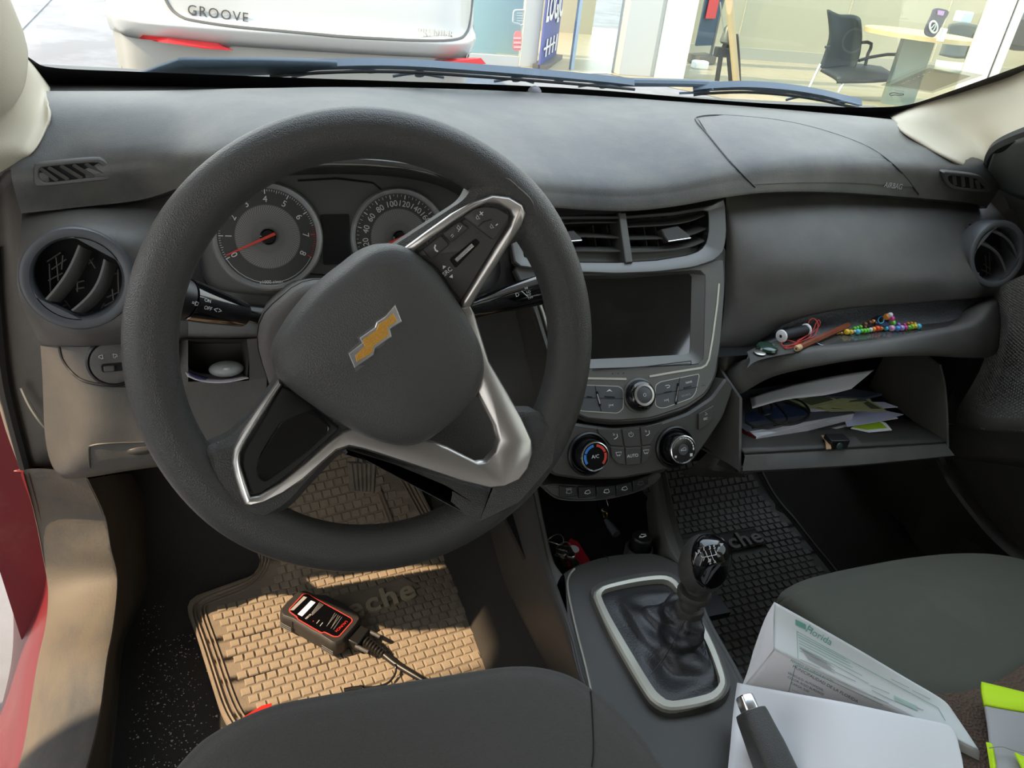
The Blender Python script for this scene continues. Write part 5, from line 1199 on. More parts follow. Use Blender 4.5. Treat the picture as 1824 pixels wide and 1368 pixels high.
# glossy film sheet
t=MB(); q=[U(p[0],p[1],z=zsh+.0012) for p in [(1448,606),(1462,614),(1482,617),(1530,612),(1572,603),(1612,597),(1641,590),(1625,583),(1560,588),(1500,592)]]
fl=t.slab(rs(sm(q,4,True),50),(0,0,1),.0008).build('film_sheet',mat('glossy_film',(.20,.21,.20),.14,metal=.7),smooth=0)
tag(fl,'glossy grey film sheet under the bead bracelet on the shelf','sheet'); ORG[fl]=V((0,0,0))
MB().tube([U(p[0],p[1],z=zsh+.0016) for p in [(1448,607),(1462,614.5),(1482,617.5),(1530,612.5),(1572,603.5),(1612,597.5),(1641,590.5)]],.0008,5).build('pale_edge',mat('pale_blue_edge',(.35,.55,.62),.4),fl)
# beads
cols={'y':(.85,.55,.03),'c':(.10,.55,.75),'g':(.16,.62,.06),'w':(.75,.72,.75),'o':(.85,.30,.05),'r':(.80,.08,.03),'b':(.10,.35,.75),'p':(.80,.40,.60),'m':(.70,.06,.33),'l':(.55,.42,.80),'k':(.02,.03,.05),'n':(.16,.06,.03),'v':(.35,.18,.65),'yg':(.50,.68,.05)}
BM={k:mat('bead_'+k,v,.25,coat=.3) for k,v in cols.items()}
def beads(root,lst,z,r0):
    proto={}
    for x,y,k,s_,dz in lst:
        p=U(x,y,z=z+dz)
        if k not in proto:
            b=MB(); b.lathe([(.0008,-.0026),(.0026,-.0022),(.0033,-.0008),(.0033,.0008),(.0026,.0022),(.0008,.0026)],ORG[root],V((1,.25,.1)),12,True,True); o=b.build('bead',BM[k],root); proto[k]=o
        else: o=proto[k].copy(); COL.objects.link(o)
        o.location=p-root.location; o.scale=(s_,s_,s_)
p0=U(1590,590,z=zsh+.005)
t=thing('bead_bracelet','row of bright coloured beads strung as a bracelet on the shelf','bracelet',p0)
z6=lambda x,y:(1360+x/6.08,560+y/6.08)
row=[(905,188,'y',1.25),(950,190,'y',1),(985,182,'w',.6),(1022,186,'c',1.15),(1062,178,'g',1),(1095,178,'g',1.05),(1128,174,'g',1.05),(1160,166,'w',1),(1192,160,'o',1.1),(1232,152,'r',1.3),(1272,148,'o',1.1),(1328,150,'c',1.0),(1390,150,'p',1.4),(1452,152,'b',1.2),(1498,146,'l',1.25),(1538,142,'m',1.1),(1575,142,'g',1.05),(1610,132,'yg',1.2),(1642,130,'y',1.15),(1680,130,'c',1.3)]
row2=[(985,152,'g',.9),(1015,146,'g',.9),(1050,136,'g',.9),(1460,112,'v',1),(1525,112,'m',.8),(1565,100,'o',.8),(1600,98,'o',.8),(1640,104,'y',.8),(1100,140,'n',.9)]
beads(t,[(*z6(a,b_),k,s_,0) for a,b_,k,s_ in row],zsh+.006,0); beads(t,[(*z6(a,b_),k,s_,0.0) for a,b_,k,s_ in row2],zsh+.006,0)
ztube([z6(a,b_) for a,b_,k,s_ in row],zsh+.006,.0004).build('cord',BM['c'],t)
ztube([z6(a,b_) for a,b_ in [(800,212),(820,205),(845,198),(862,205),(845,212),(880,190)]],zsh+.004,.0009).build('clasp',G['brass'],t)
p0=U(1570,578,z=zsh+.012)
t=thing('beaded_hair_tie','dark blue hair tie with orange, pink and green beads behind the bracelet','hair tie',p0)
beads(t,[(*z6(1335,25),'o',1.5,.012),(*z6(1372,6),'w',1.2,.016),(*z6(1388,44),'m',1.35,.010),(*z6(1400,92),'g',1.4,.004),(*z6(1150,88),'n',1.1,.004),(*z6(1100,108),'n',1.2,.003),(*z6(1190,76),'o',.9,.006),(*z6(1215,100),'k',1.2,.004)],zsh+.006,0)
b=MB()
for k in range(3): b.tube(sm([U(*z6(a+k*14,c+k*8),z=zsh+.010) for a,c in [(1215,40),(1260,20),(1310,40),(1320,90),(1270,110),(1220,85)]],5,True),.0016,6,closed=True)
b.build('elastic_band',mat('hair_tie_navy',(.02,.04,.10),.7),t)
ztube([z6(a,c) for a,c in [(1240,70),(1255,35),(1285,20),(1305,45),(1295,85),(1262,95)]],zsh+.014,.0006,5,True).build('blue_loop',BM['c'],t)
# glass disc and coin at the left end of the shelf
q=U(1366,621,z=zsh+.002); tag(MB().lathe([(.014,0),(.0145,.0015),(.013,.004),(.006,.006)],q,(0,0,1),28,True,True,).build('glass_disc',mat('dark_green_glass',(.01,.035,.022),.12,coat=.4)),'dark green glass disc at the left end of the shelf','disc')
q=U(1353,629,z=zsh+.0012); tag(MB().lathe([(.0075,0),(.008,.0006),(.008,.0014),(.0072,.0018)],q,(0,0,1),24,True,True).build('coin',G['steel']),'dull grey coin lying in front of the dark green glass disc','coin')
# ================================================================ in the glove box
def sheet(name,rows,m,label,cat,th=.0006,group=None,n=4):
    o=MB().grid([[U(p[0],p[1],y=p[2]) if len(p)==3 else V(p[0]) for p in r] for r in rows],n,n).build(name,m,solid=th); return tag(o,label,cat,group)
sheet('folded_paper',[[(1336,708,.775),(1400,688,.785),(1480,671,.79),(1557,659,.795)],[(1340,728,.745),(1400,712,.752),(1470,704,.76),(1516,693,.77)]],G['paper'],'white folded paper standing at the back of the open glove box','paper')
zb=.398
# lower papers
def zsheet(name,pts,z,m,label,cat,th=.0007,r=.001):
    q=[U(p[0],p[1],z=z+(p[2] if len(p)>2 else 0)) for p in pts]; n=(q[1]-q[0]).cross(q[2]-q[1]).normalized(); n=n if n.z>0 else -n
    return tag(MB().slab(rnd(q,r),n,th).build(name,m,smooth=0),label,cat)
zsheet('paper_sheet',[(1372,794),(1505,760),(1600,745),(1560,722),(1400,740)],zb-.004,G['paper'],'loose white sheet lying under the book in the glove box','paper')
zsheet('document_folder',[(1350,792),(1500,757),(1540,745),(1500,722),(1390,740)],zb-.0015,G['dark'],'thin dark folder between the book and the loose sheets','folder')
zsheet('paper_sheet',[(1509,760),(1560,752),(1610,738),(1560,728),(1500,738)],zb+.0005,mat('bluish_paper',(.62,.63,.85),.8),'bluish white sheet poking out to the right of the book','paper')
q=zsheet('lime_card',[(1515,763),(1548,770),(1589,766),(1578,753),(1565,749),(1530,753)],zb-.003,G['paper'],'lime green card with a white edge in front of the bluish sheet','card'); ORG[q]=V((0,0,0))
MB().slab([U(*p,z=zb-.0022) for p in [(1518,761),(1545,765),(1580,762),(1570,753),(1562,750),(1530,754)]],(0,0,1),.0004).build('lime_print',mat('lime_print',(.36,.52,.02),.6),q,smooth=0)
# the book
a0=U(1343,792,z=zb); a1=U(1517,748,z=zb); a2=U(1325,783,z=zb); e=(a1-a0); sp_v=(a2-a0)*1.0; dp=V((-e.y,e.x,0)).normalized()*.095
hgt=V((0,0,.0125)); t=thing('book','thick white paged book with a dark red spine in the glove box','book',a0)
MB().loft([[a0,a1,a1+dp,a2+ (dp-(a2-a0))*1.0],[a0+hgt,a1+hgt*.9,a1+hgt*.9+dp,a2+(dp-(a2-a0))+hgt]],True,True).build('page_block',mat('book_pages',(.74,.72,.78),.8,wave=(180,.6,'Z')),t,smooth=0)
cv_=.0012
MB().loft([[a2,a0+V((0,0,-.0006)),a0+V((0,0,-.0006))+hgt*1.08,a2+hgt*1.1],[a2+dp,a0+dp*1.0+V((0,0,-.0006)),a0+dp+hgt*1.08,a2+dp+hgt*1.1]],True,True).build('spine',mat('book_red',(.10,.008,.012),.5),t,smooth=0)
up1=hgt+V((0,0,.0014))
MB().loft([[a2+hgt,a1+hgt*.9+V((.002,0,0)),a1+dp+hgt*.9,a2+dp+hgt],[a2+up1,a1+up1*.9+V((.002,0,0)),a1+dp+up1*.9,a2+dp+up1]],True,True).build('cover',mat('book_cover_grey',(.10,.105,.125),.5),t,smooth=0)
zk=zb+.0145
# papers and notes on the book
zsheet('blue_leaflet',[(1328,752),(1440,738),(1455,728),(1400,722),(1330,735)],zk+.0006,mat('leaflet_navy',(.03,.05,.12),.5),'dark blue leaflet lying on top of the book','leaflet')
zsheet('paper_sheet',[(1440,733),(1560,728),(1600,725),(1575,716),(1450,715)],zk+.0012,mat('lilac_paper',(.66,.65,.82),.8),'lilac white sheet under the pale green notes','paper')
zsheet('dark_notebook',[(1470,705),(1540,708),(1572,701),(1520,692),(1470,694)],zk+.010,mat('slate_cover',(.035,.042,.06),.5),'slate grey notebook behind the pale green notes','notebook',.004)
G['note']=mat('note_green',(.44,.45,.22),.75,noise=(120,(.36,.37,.18),.45,.7)); G['noteink']=mat('note_ink',(.09,.095,.06),.8)
notes=[([(1418,722),(1480,733),(1560,731),(1572,725),(1480,714)],.0025,[(1480,728),(1540,729),(1545,726),(1488,724)],'pale green note, lowest of the fan on the book'),
 ([(1440,722),(1560,733),(1580,732),(1549,712),(1470,708)],.0040,[(1545,714),(1570,728),(1552,728),(1538,718)],'pale green note with a dark portrait panel at its right end'),
 ([(1415,714),(1470,727),(1552,712),(1540,704),(1465,700)],.0055,[(1512,716),(1545,714),(1542,711),(1515,712)],'pale green note in the middle of the fan on the book'),
 ([(1405,712),(1440,728),(1530,710),(1512,697),(1478,692)],.0070,[(1425,713),(1445,722),(1485,712),(1462,701)],'pale green note on top of the fan, printed in two panels')]
for k,(pts,dz,ink,lab) in enumerate(notes):
    o=zsheet('printed_note',pts,zk+dz,G['note'],lab,'banknote',.0005); o['group']='pale green notes on the book'; ORG[o]=V((0,0,0))
    MB().slab([U(*p,z=zk+dz+.0003) for p in ink],(0,0,1),.0002).build('portrait_print',G['noteink'],o,smooth=0)
    if k==3: MB().slab([U(*p,z=zk+dz+.0003) for p in [(1468,700),(1490,711),(1522,705),(1508,698),(1482,695)]],(0,0,1),.0002).build('portrait_print',G['noteink'],o,smooth=0)
b=MB()
for pts in ([(1337,706),(1352,704),(1372,712),(1396,735),(1402,748),(1390,754),(1366,757),(1340,762)],[(1348,705),(1380,708),(1420,722),(1440,736),(1432,749),(1408,756),(1378,757)],[(1345,708),(1360,712),(1374,722),(1372,736),(1358,738),(1350,724),(1358,712)],[(1352,710),(1360,735),(1380,752),(1396,755)],[(1338,704),(1390,706),(1425,714),(1441,730),(1437,742),(1420,752),(1405,754)],[(1328,752),(1345,760),(1370,763),(1392,758)]):
    b.tube(sm([U(p[0],p[1],z=zk+.012-.004*abs(i-3)/3) for i,p in enumerate(pts)],6),.0017,7)
tag(b.build('coiled_cable',G['black']),'thin black cable coiled on top of the book at its spine end','cable')
# latch of the glove box
b=MB(); q0=U(1490,791,z=.402); 
MB().slab([U(*p,z=.4005) for p in [(1448,803),(1462,783),(1524,776),(1536,790)]],(0,0,1),.004,.001).build('latch_plate',G['fascia'],gb)
lt_=MB().box(U(1489,786,z=.408),V((.0145,-.002,0)),V((.001,.009,0)),V((0,0,.0075))).build('latch_body',G['black'],gb,bev=.0012)
MB().lathe([(.0055,0),(.005,.001),(.002,.0016)],U(1487,788,z=.4085)+V((0,-.010,.0)),(0,-1,.3),18,True,True).build('latch_eye',mat('latch_green',(.03,.05,.05),.3),lt_)
t=MB(); q=[U(*p,z=.4085) for p in [(1463,775),(1482,776),(1478,784),(1481,799),(1472,800),(1470,785)]]
tag(MB().slab(q,(0,0,1),.0012).build('brown_scrap',mat('kraft_scrap',(.42,.26,.14),.8),smooth=0),'torn brown paper scrap caught beside the glove box latch','paper scrap')
# ================================================================ in the cubby left of the column
zc_=.5015
o=MB().grid([[U(p[0],p[1],y=p[2]) for p in r] for r in ([(322,640,.835),(345,662,.838),(390,668,.84),(432,664,.835)],[(326,655,.815),(350,672,.815),(390,676,.815),(438,671,.812)],[(334,671,.792),(360,680,.79),(400,682,.789),(443,674,.788)])],5,5).build('folded_leaflet',mat('leaflet_pale',(.66,.58,.55),.7,noise=(45,(.50,.46,.55),.45,.6)),solid=.0006)
tag(o,'pale printed leaflet with orange corners curling out of the cubby','leaflet'); ORG[o]=V((0,0,0)); LB=bvh(o)
def patch(pts,m,nm,par,T,off=.0006):
    q=[hit(T,x,y,off) for x,y in pts]
    if all(q): MB().add(q,[list(range(len(q)))]).build(nm,m,par,smooth=0)
patch([(334,661),(352,669),(372,673),(366,678),(348,675),(335,668)],mat('violet_print',(.10,.09,.22),.7),'violet_print',o,LB)
patch([(432,668),(442,673.5),(434,676),(431,672)],mat('orange_print',(.65,.30,.06),.7),'orange_print',o,LB)
patch([(323,643),(330,650),(331,660),(326,655)],mat('orange_print2',(.62,.30,.08),.7),'orange_print',o,LB)
q=U(403,657,y=.818); t=thing('grey_remote','rounded pale grey remote lying on the leaflet in the cubby','remote',q)
b=MB(); b.ball(q,.017,24,12,(1.12,.75,.48)); b.build('shell',mat('remote_grey',(.30,.32,.31),.45),t,smooth=80)
b=MB(); b.ball(q+V((.001,-.0095,.0048)),.0035,14,7,(1.3,.5,.7)); b.build('button',mat('remote_button',(.42,.45,.43),.35),t,smooth=80)
# ================================================================ console tray
zt=ZP+.001
q=U(1022,985,z=zt); t=thing('key_ring','steel keys on a ring with a red fob in the console tray','keys',q)
MB().slab(rnd([U(*p,z=zt+.002) for p in [(1016,958),(1030,965),(1052,1000),(1012,1010),(998,996)]],.003),(0,0,1),.002,.0004).build('red_fob',mat('fob_red',(.42,.012,.03),.45),t)
MB().lathe([(.008,.0),(.0075,.0006)],U(1022,978,z=zt+.0024),(0,0,1),24,True,True).build('fob_emblem',G['icon'],t)
b=MB()
for (x,y,rr_) in ((990,962,.012),(1004,975,.011),(1000,988,.009)): b.tube([U(x,y,z=zt+.006)+V((rr_*math.cos(a),rr_*.8*math.sin(a),.003*math.sin(a*2))) for a in [2*PI*k/24 for k in range(24)]],.0009,6,closed=True)
b.build('split_rings',G['steel'],t)
def key(a,b2,w):
    A=U(*a,z=zt+.006); B_=U(*b2,z=zt+.004); d=(B_-A).normalized(); s_=V((-d.y,d.x,0))
    MB().lathe([(w*.9,0),(w,.0006),(w,.0016),(w*.9,.0022)],A,(0,0,1),20,True,True).box(A.lerp(B_,.6),(B_-A)*.42,s_*.0028,V((0,0,.0009))).box(A.lerp(B_,.8)+s_*.003,d*.0015,s_*.0015,V((0,0,.0008))).build('key',G['steel'],t)
key((1008,981),(1022,1011),.0095); key((1016,988),(1030,1006),.007); key((1000,984),(1008,1008),.008)
q=U(1139,978,z=.232); t=thing('cigarette_lighter','round black cigarette lighter standing in its socket in the tray','lighter',q)
MB().lathe([(.0205,-.02),(.0205,.0),(.019,.004),(.0165,.004),(.016,-.002)],q,(0,0,1),36).build('socket_ring',G['dark'],t)
MB().lathe([(.0135,-.004),(.0135,.016),(.0142,.018),(.0142,.022),(.0125,.0245)],q,(0,0,1),36,False,True).build('knob',G['black'],t)
qq=q+V((0,0,.0248)); MB().tube([qq+V((-.006,-.001,0)),qq+V((-.002,-.0025,0)),qq+V((.005,-.0005,0))],.0010,6).tube([qq+V((-.001,.0035,0)),qq+V((.006,.002,0))],.0007,6).tube([qq+V((-.003,-.002,0)),qq+V((-.004,.001,0))],.0008,6).build('lighter_mark',G['icon'],t)
A=U(1074,902,y=.79); B_=U(1079,926,y=.765); C_=U(1098,952,y=.735); d=(B_-A).normalized()
t=thing('charger_plug','black charging plug with a brass tip hanging in the back of the tray','plug',B_)
MB().lathe([(.0085,-.01),(.009,.0),(.0085,.008),(.006,.013)],A,d,20,True,True).build('plug_body',G['gloss'],t)
MB().lathe([(.0042,.0),(.0042,.006),(.003,.010)],A+d*.013,d,14,True,True).build('brass_tip',G['brass'],t)
MB().tube([B_,B_.lerp(C_,.4),C_],[.003,.0055,.0065],12).build('sleeve',G['button'],t)
# ================================================================ scan tool on the mat, with its cable
zt0=.0105; zt1=.0385
PT2=PL((0,0,zt1),(0,0,1),(0,1,0)); PT2.u=V((1,0,0)); PT2.v=V((0,1,0))
so_=[(500,1083),(512,1069),(531,1052),(545,1050),(564,1057),(582,1057.5),(612,1072),(640,1092),(643,1102),(636,1113),(612,1140),(598,1146),(590,1145),(569,1131),(560,1127),(520,1103),(503,1097),(499,1091)]
sq=rnd(PT2.P(so_),.002,2); N_=V((0,0,1)); cq=sum(sq,V((0,0,0)))/len(sq)
t=thing('scan_tool','black handheld scan tool with a red bordered label lying on the tan floor mat','scan tool',V((cq.x,cq.y,zt0)))
dn_=lambda l,z:[V((p.x,p.y,z)) for p in l]
MB().loft([dn_(inset(sq,.002,N_),zt0),dn_(inset(sq,-.0008,N_),zt0+.003),dn_(inset(sq,-.0010,N_),zt1-.008),dn_(sq,zt1-.003),inset(sq,.003,N_)],True,True).build('body',mat('scanner_black',(.030,.027,.025),.5,bump=(900,.2)),t)
lb_=[(514,1085),(540,1057),(549,1056.5),(562,1065),(607,1090),(627,1101),(629,1106),(604,1134.5),(594,1134.5),(577,1126),(573,1128.5),(529,1103),(528,1099),(515,1090)]
lq=rs(rnd(PT2.P(lb_,.0006),.002),80); 
MB().ring(lq,inset(lq,.0018,N_),N_,.002).build('label_border',mat('label_red',(.55,.06,.05),.4),t)
lab=MB().slab(inset(lq,.0016,N_),N_,.0006).build('label',G['gloss'],t)
# in-label axes: reading direction of the print and the long axis
rd=(PT2.px(596,1127)-PT2.px(620,1105)).normalized(); lu=N_.cross(rd)
def lquad(pts,m,nm): MB().add(PT2.P(pts,.0009),[list(range(len(pts)))]).build(nm,m,lab,smooth=0)
lquad([(541,1062),(547,1064),(523,1087),(516,1087)],G['icongrey'],'label_strip')
lquad([(554,1069.5),(562,1073),(538,1098),(530,1094)],G['paper'],'label_strip')
def ltxt(s,px,py,size,m='icon',nm='label_print'): txt(s,PT2.px(px,py,.0010),rd,lu,size,G[m],lab,nm,h=.0001)
G['ledred']=mat('label_print_red',(.75,.03,.02),.4)
txt('LAUNCH',PT2.px(608,1115.5,.001),rd,lu,.0062,G['ledred'],lab,'label_print',h=.0001)
for k in range(6):
    a=(598-k*3.1+3,1095-k*1.8+2); b2=(577-k*3.1+3+(k%3)*1.5,1119-k*1.8)
    if k<5: MB().tube(PT2.P([(a[0]+8,a[1]+2),(b2[0]+14-k%2*3,b2[1]+2)],.001),.0003,4).build('label_text_line',G['icongrey'],lab)
for k in range(4): MB().tube(PT2.P([(573-k*2.2+3,1077-k*1.2),(556-k*1.2+k,1096-k*1.5)],.001),.00035,4).build('label_text_line',G['icongrey'],lab)
ltxt('SCAN',549,1098,.0045)
for x,y in ((567,1107.5),(573,1112)): MB().tube(PT2.P([(x+2,y-3),(x-3,y+3)],.001),.0005,4).build('label_text_line',G['icon'],lab)
MB().lathe([(.0009,0),(.0008,.0003)],PT2.px(558,1106.5,.0008),N_,10,True,True).build('label_dot',G['ledred'],lab)
# ribbed ends
for k in range(3):
    z=zt1-.013-k*.0042
    for (s0,s1) in (((499,1096),(519,1107)),((574,1137),(594,1149))):
        a,b2=[PT2.px(*s0),PT2.px(*s1)]; o=V((-.001,-.0016,0))
        MB().tube([V((a.x,a.y,z))+o,V((b2.x,b2.y,z))+o],.0010,6).build('grip_rib',G['hub'],t)
for k in range(1): MB().tube([V((p.x,p.y,z))+V((-.0005,-.0012,0)) for p,z in ((PT2.px(521,1104),zt1-.003),(PT2.px(521,1104),zt0+.003))],.0006,5).build('case_gap',G['black'],t)
def mp(px,py,z): return U(px,py,z=z)
P0=mp(622,1128,.024); P1=mp(650,1142,.022); d=(P1-P0).normalized(); s_=N_.cross(d)
t=thing('scan_tool_cable','thick black cable with a ribbed plug running from the scan tool to the seat','cable',P0)
MB().box(P0.lerp(P1,.45),(P1-P0)*.5,s_*.017,V((0,0,.0085))).build('connector',G['black'],t,bev=.002)
for sgn in (-1,1):
    o=P0.lerp(P1,.8)+s_*sgn*.0165+V((0,0,.003)); MB().tube([o,o+d*.022],.0032,10).build('thumb_screw',G['hub'],t)
P2=mp(684,1166,.014); pr=[]; 
L2=(P2-P1).length
MB().lathe([(.0085-.003*k/14+(.0014 if k%2 else -.0006),L2*k/14) for k in range(15)],P1,(P2-P1),16,True,True).build('strain_relief',G['black'],t)
MB().tube(sm([P2,mp(704,1182,.0125),mp(730,1198,.0125),mp(760,1216,.0125),mp(800,1245,.0125)],5),.0048,10).build('cable',G['black'],t)
o=ztube([(640,1222,.012),(665,1224,.012),(690,1217,.012),(703,1202,.013),(705,1190,.015),(702,1183,.018)],.012,.0017); tag(o.build('thin_cord',G['black']),'thin black cord looping over the thick cable on the mat','cord')
o=ztube([(613,1231,.013),(628,1228,.013),(645,1226,.013)],.013,.0042); tag(o.build('cord_plug',G['black']),'slim black plug at the end of the thin cord by the seat edge','plug')
q=[U(*p,z=.03) for p in [(432,1278),(466,1257),(484,1252),(481,1263),(455,1280)]]
tag(MB().slab(q,(0,0,1),.002).build('red_tag',mat('tag_red',(.75,.02,.015),.5),smooth=0),'bright red fabric tag sticking out from under the driver seat','tag')
# ================================================================ papers on the passenger seat
def zg(rows): return [[U(p[0],p[1],z=p[2]) for p in r] for r in rows]
sA=zg([[(1379,1072,.372),(1440,1106,.372),(1538,1162,.368),(1610,1205,.36),(1676,1244,.352),(1694,1262,.350)],
       [(1378,1112,.356),(1430,1138,.356),(1520,1188,.354),(1600,1232,.350),(1672,1268,.346),(1720,1300,.345)],
       [(1377,1156,.343),(1420,1177,.343),(1500,1216,.343),(1580,1255,.342),(1650,1290,.342),(1745,1338,.341)]])
pA=MB().grid(sA,5,5).build('folded_form',G['doc'],solid=.0005); tag(pA,'green printed form folded open on the passenger seat','document'); ORG[pA]=V((0,0,0)); TA=bvh(pA)
k0,k1,k2=U(1377,1156,z=.3425),U(1745,1338,z=.3405),U(1318,1228,z=.284)
PF_=PL(k0,(k1-k0).cross(k2-k0) if (k1-k0).cross(k2-k0).z>0 else (k2-k0).cross(k1-k0))
sB=[[PF_.px(*p) for p in r] for r in ([(1377,1156),(1420,1177),(1500,1216),(1580,1255),(1650,1290),(1745,1338)],[(1350,1190),(1410,1215),(1490,1250),(1570,1290),(1640,1320),(1744,1360)],[(1318,1228),(1390,1260),(1470,1300),(1550,1340),(1630,1370),(1742,1400)])]
pB=MB().grid(sB,4,4).build('lower_fold',G['paper'],pA,solid=.0005); TB=bvh(pB)
pC=MB().grid(zg([[(1379,1072,.3715),(1378,1112,.357),(1378,1157,.3435)],[(1362,1103,.352),(1357,1145,.336),(1351,1191,.3158)],[(1342,1158,.322),(1332,1194,.302),(1319,1229,.2848)]]),4,4).build('side_fold',G['paper'],pA)
def z3(x,y): return (1300+x/3.481,1060+y/3.481)
def dl(T,par,a,b2,m,r=.0003,off=.0006):
    n=8; q=[hit(T,*[a[i]+(b2[i]-a[i])*k/n for i in(0,1)],off) for k in range(n+1)]; q=[p for p in q if p]
    if len(q)>1: MB().tube(q,r,4).build('printed_line',G[m],par)
def dtxt(T,par,s,c,dirp,size,m,h=.0001):
    p=hit(T,*c,.0007); q=hit(T,c[0]+dirp[0],c[1]+dirp[1],.0007); n=hitn(T,*c)
    if p and q: txt(s,p,q-p,n.cross(q-p),size,G[m],par,'printed_text',h=h)
D=(20,10.5)
dtxt(TA,pA,'la',z3(500,205),(20,11.5),.0085,'docprint'); dtxt(TA,pA,'Florida',z3(553,252),(20,11.5),.0100,'docprint'); 
b=[z3(408,150),z3(472,182),z3(470,215),z3(408,185)]; q=[hit(TA,*p,.0007) for p in b]
if all(q): MB().add(q,[[0,1,2,3]]).build('printed_crest',G['docprint'],pA,smooth=0)
for i,(a,b2) in enumerate([((415,225),(422,395)),((415,225),(1290,700)),((1290,700),(1335,780)),((422,245),(720,400)),((425,262),(745,425)),((428,282),(760,450)),((430,300),(820,500)),((432,330),(640,430)),((434,345),(600,425)),((640,430),(860,550)),((870,560),(990,610)),((880,590),(1010,655)),((890,630),(985,672)),((1000,520),(1110,575)),((1130,590),(1240,645)),((1020,640),(1200,715)),((440,400),(560,455)),((660,480),(780,535))]):
    dl(TA,pA,z3(*a),z3(*b2),'docprint' if i<8 else 'icongrey',.00022)
for i in range(10): dl(TA,pA,z3(430+i*6,318+i*9),z3(430+i*6+150+17*(i%4),318+i*9+78+9*(i%4)),'icongrey',.00018)
q=[hit(TA,*z3(*p),.0007) for p in [(1015,622),(1160,690),(1165,720),(1020,655)]]
if all(q): MB().add(q,[[0,1,2,3]]).build('printed_panel',mat('pale_green_print',(.42,.58,.52),.8),pA,smooth=0)
dtxt(TB,pB,'MUNICIPALIDAD DE LA FLORIDA',z3(590,548),(20,11),.0046,'inkprint')
dtxt(TB,pB,'PERMISO DE CIRCULACION',z3(508,468),(20,10),.0036,'docprint')
for s_,x,y in (('VEHICULO: AUTOMOVIL',470,535),('COLOR: ROJO BURDEOS',470,560),('CARGA: 0,00',435,570),):
    dtxt(TB,pB,s_,z3(x,y),(20,10),.0034,'inkprint')
dl(TB,pB,z3(410,432),z3(365,598),'docprint',.0003); dl(TB,pB,z3(410,432),z3(950,680),'docprint',.0003)
for k in range(5): dl(TB,pB,z3(385+k*70,585+k*25),z3(430+k*70,605+k*25),'icongrey',.0002)
sF=zg([[(1313,1216,.292),(1403,1233,.324),(1500,1250,.350),(1590,1269,.353),(1650,1282,.351),(1690,1292,.348),(1702,1305,.345)],
       [(1306,1268,.288),(1400,1285,.312),(1500,1302,.347),(1590,1312,.352),(1650,1318,.350),(1700,1322,.347),(1708,1326,.345)],
       [(1300,1335,.286),(1400,1350,.308),(1500,1362,.343),(1590,1370,.349),(1650,1372,.347),(1710,1366,.345),(1714,1366,.344)],
       [(1290,1430,.284),(1400,1450,.305),(1500,1460,.338),(1590,1460,.345),(1650,1460,.344),(1715,1450,.343),(1719,1450,.343)]])
pF=MB().grid(sF,5,5).build('white_sheet',G['paper'],solid=.0005); tag(pF,'large blank white sheet lying in front of the green form','paper')
# ================================================================ high visibility vest
tv=thing('hi_vis_vest','folded grey vest with bright yellow bands at the lower right corner','vest',U(1800,1330,z=.335))
def vg(rows,nm,m,th=.006): return MB().grid(zg(rows),4,4).build(nm,G[m],tv,solid=th)
vg([[(1748,1214,.352),(1790,1224,.355),(1850,1238,.356),(1950,1255,.352)],[(1750,1234,.357),(1790,1244,.360),(1850,1258,.360),(1950,1275,.356)],[(1754,1255,.355),(1790,1262,.358),(1850,1272,.358),(1950,1290,.354)]],'yellow_band','hivis')
vg([[(1754,1255,.354),(1790,1262,.357),(1850,1272,.357),(1950,1290,.353)],[(1760,1300,.353),(1795,1310,.357),(1850,1318,.356),(1950,1335,.352)],[(1764,1350,.350),(1800,1360,.354),(1850,1370,.353),(1950,1385,.35)],[(1768,1430,.346),(1800,1440,.350),(1850,1450,.35),(1950,1465,.346)]],'grey_panel','reflective')
vg([[(1756,1322,.3515),(1760,1322,.353),(1765,1324,.355)],[(1760,1345,.350),(1764,1345,.352),(1768,1346,.354)],[(1765,1380,.348),(1768,1380,.350),(1770,1380,.352)]],'yellow_edge','hivis',.003)
b=MB(); b.slab([U(p[0],p[1],z=.3605) for p in [(1808,1340),(1835,1352),(1900,1380),(1850,1395),(1824,1372)]],(0,0,1),.002); b.build('yellow_band',G['hivis'],tv)
MB().tube(sm(zg([[(1762,1332,.358),(1785,1330,.361),(1810,1338,.361),(1850,1345,.361)]])[0],5),.0006,5).build('fold_line',G['icongrey'],tv)
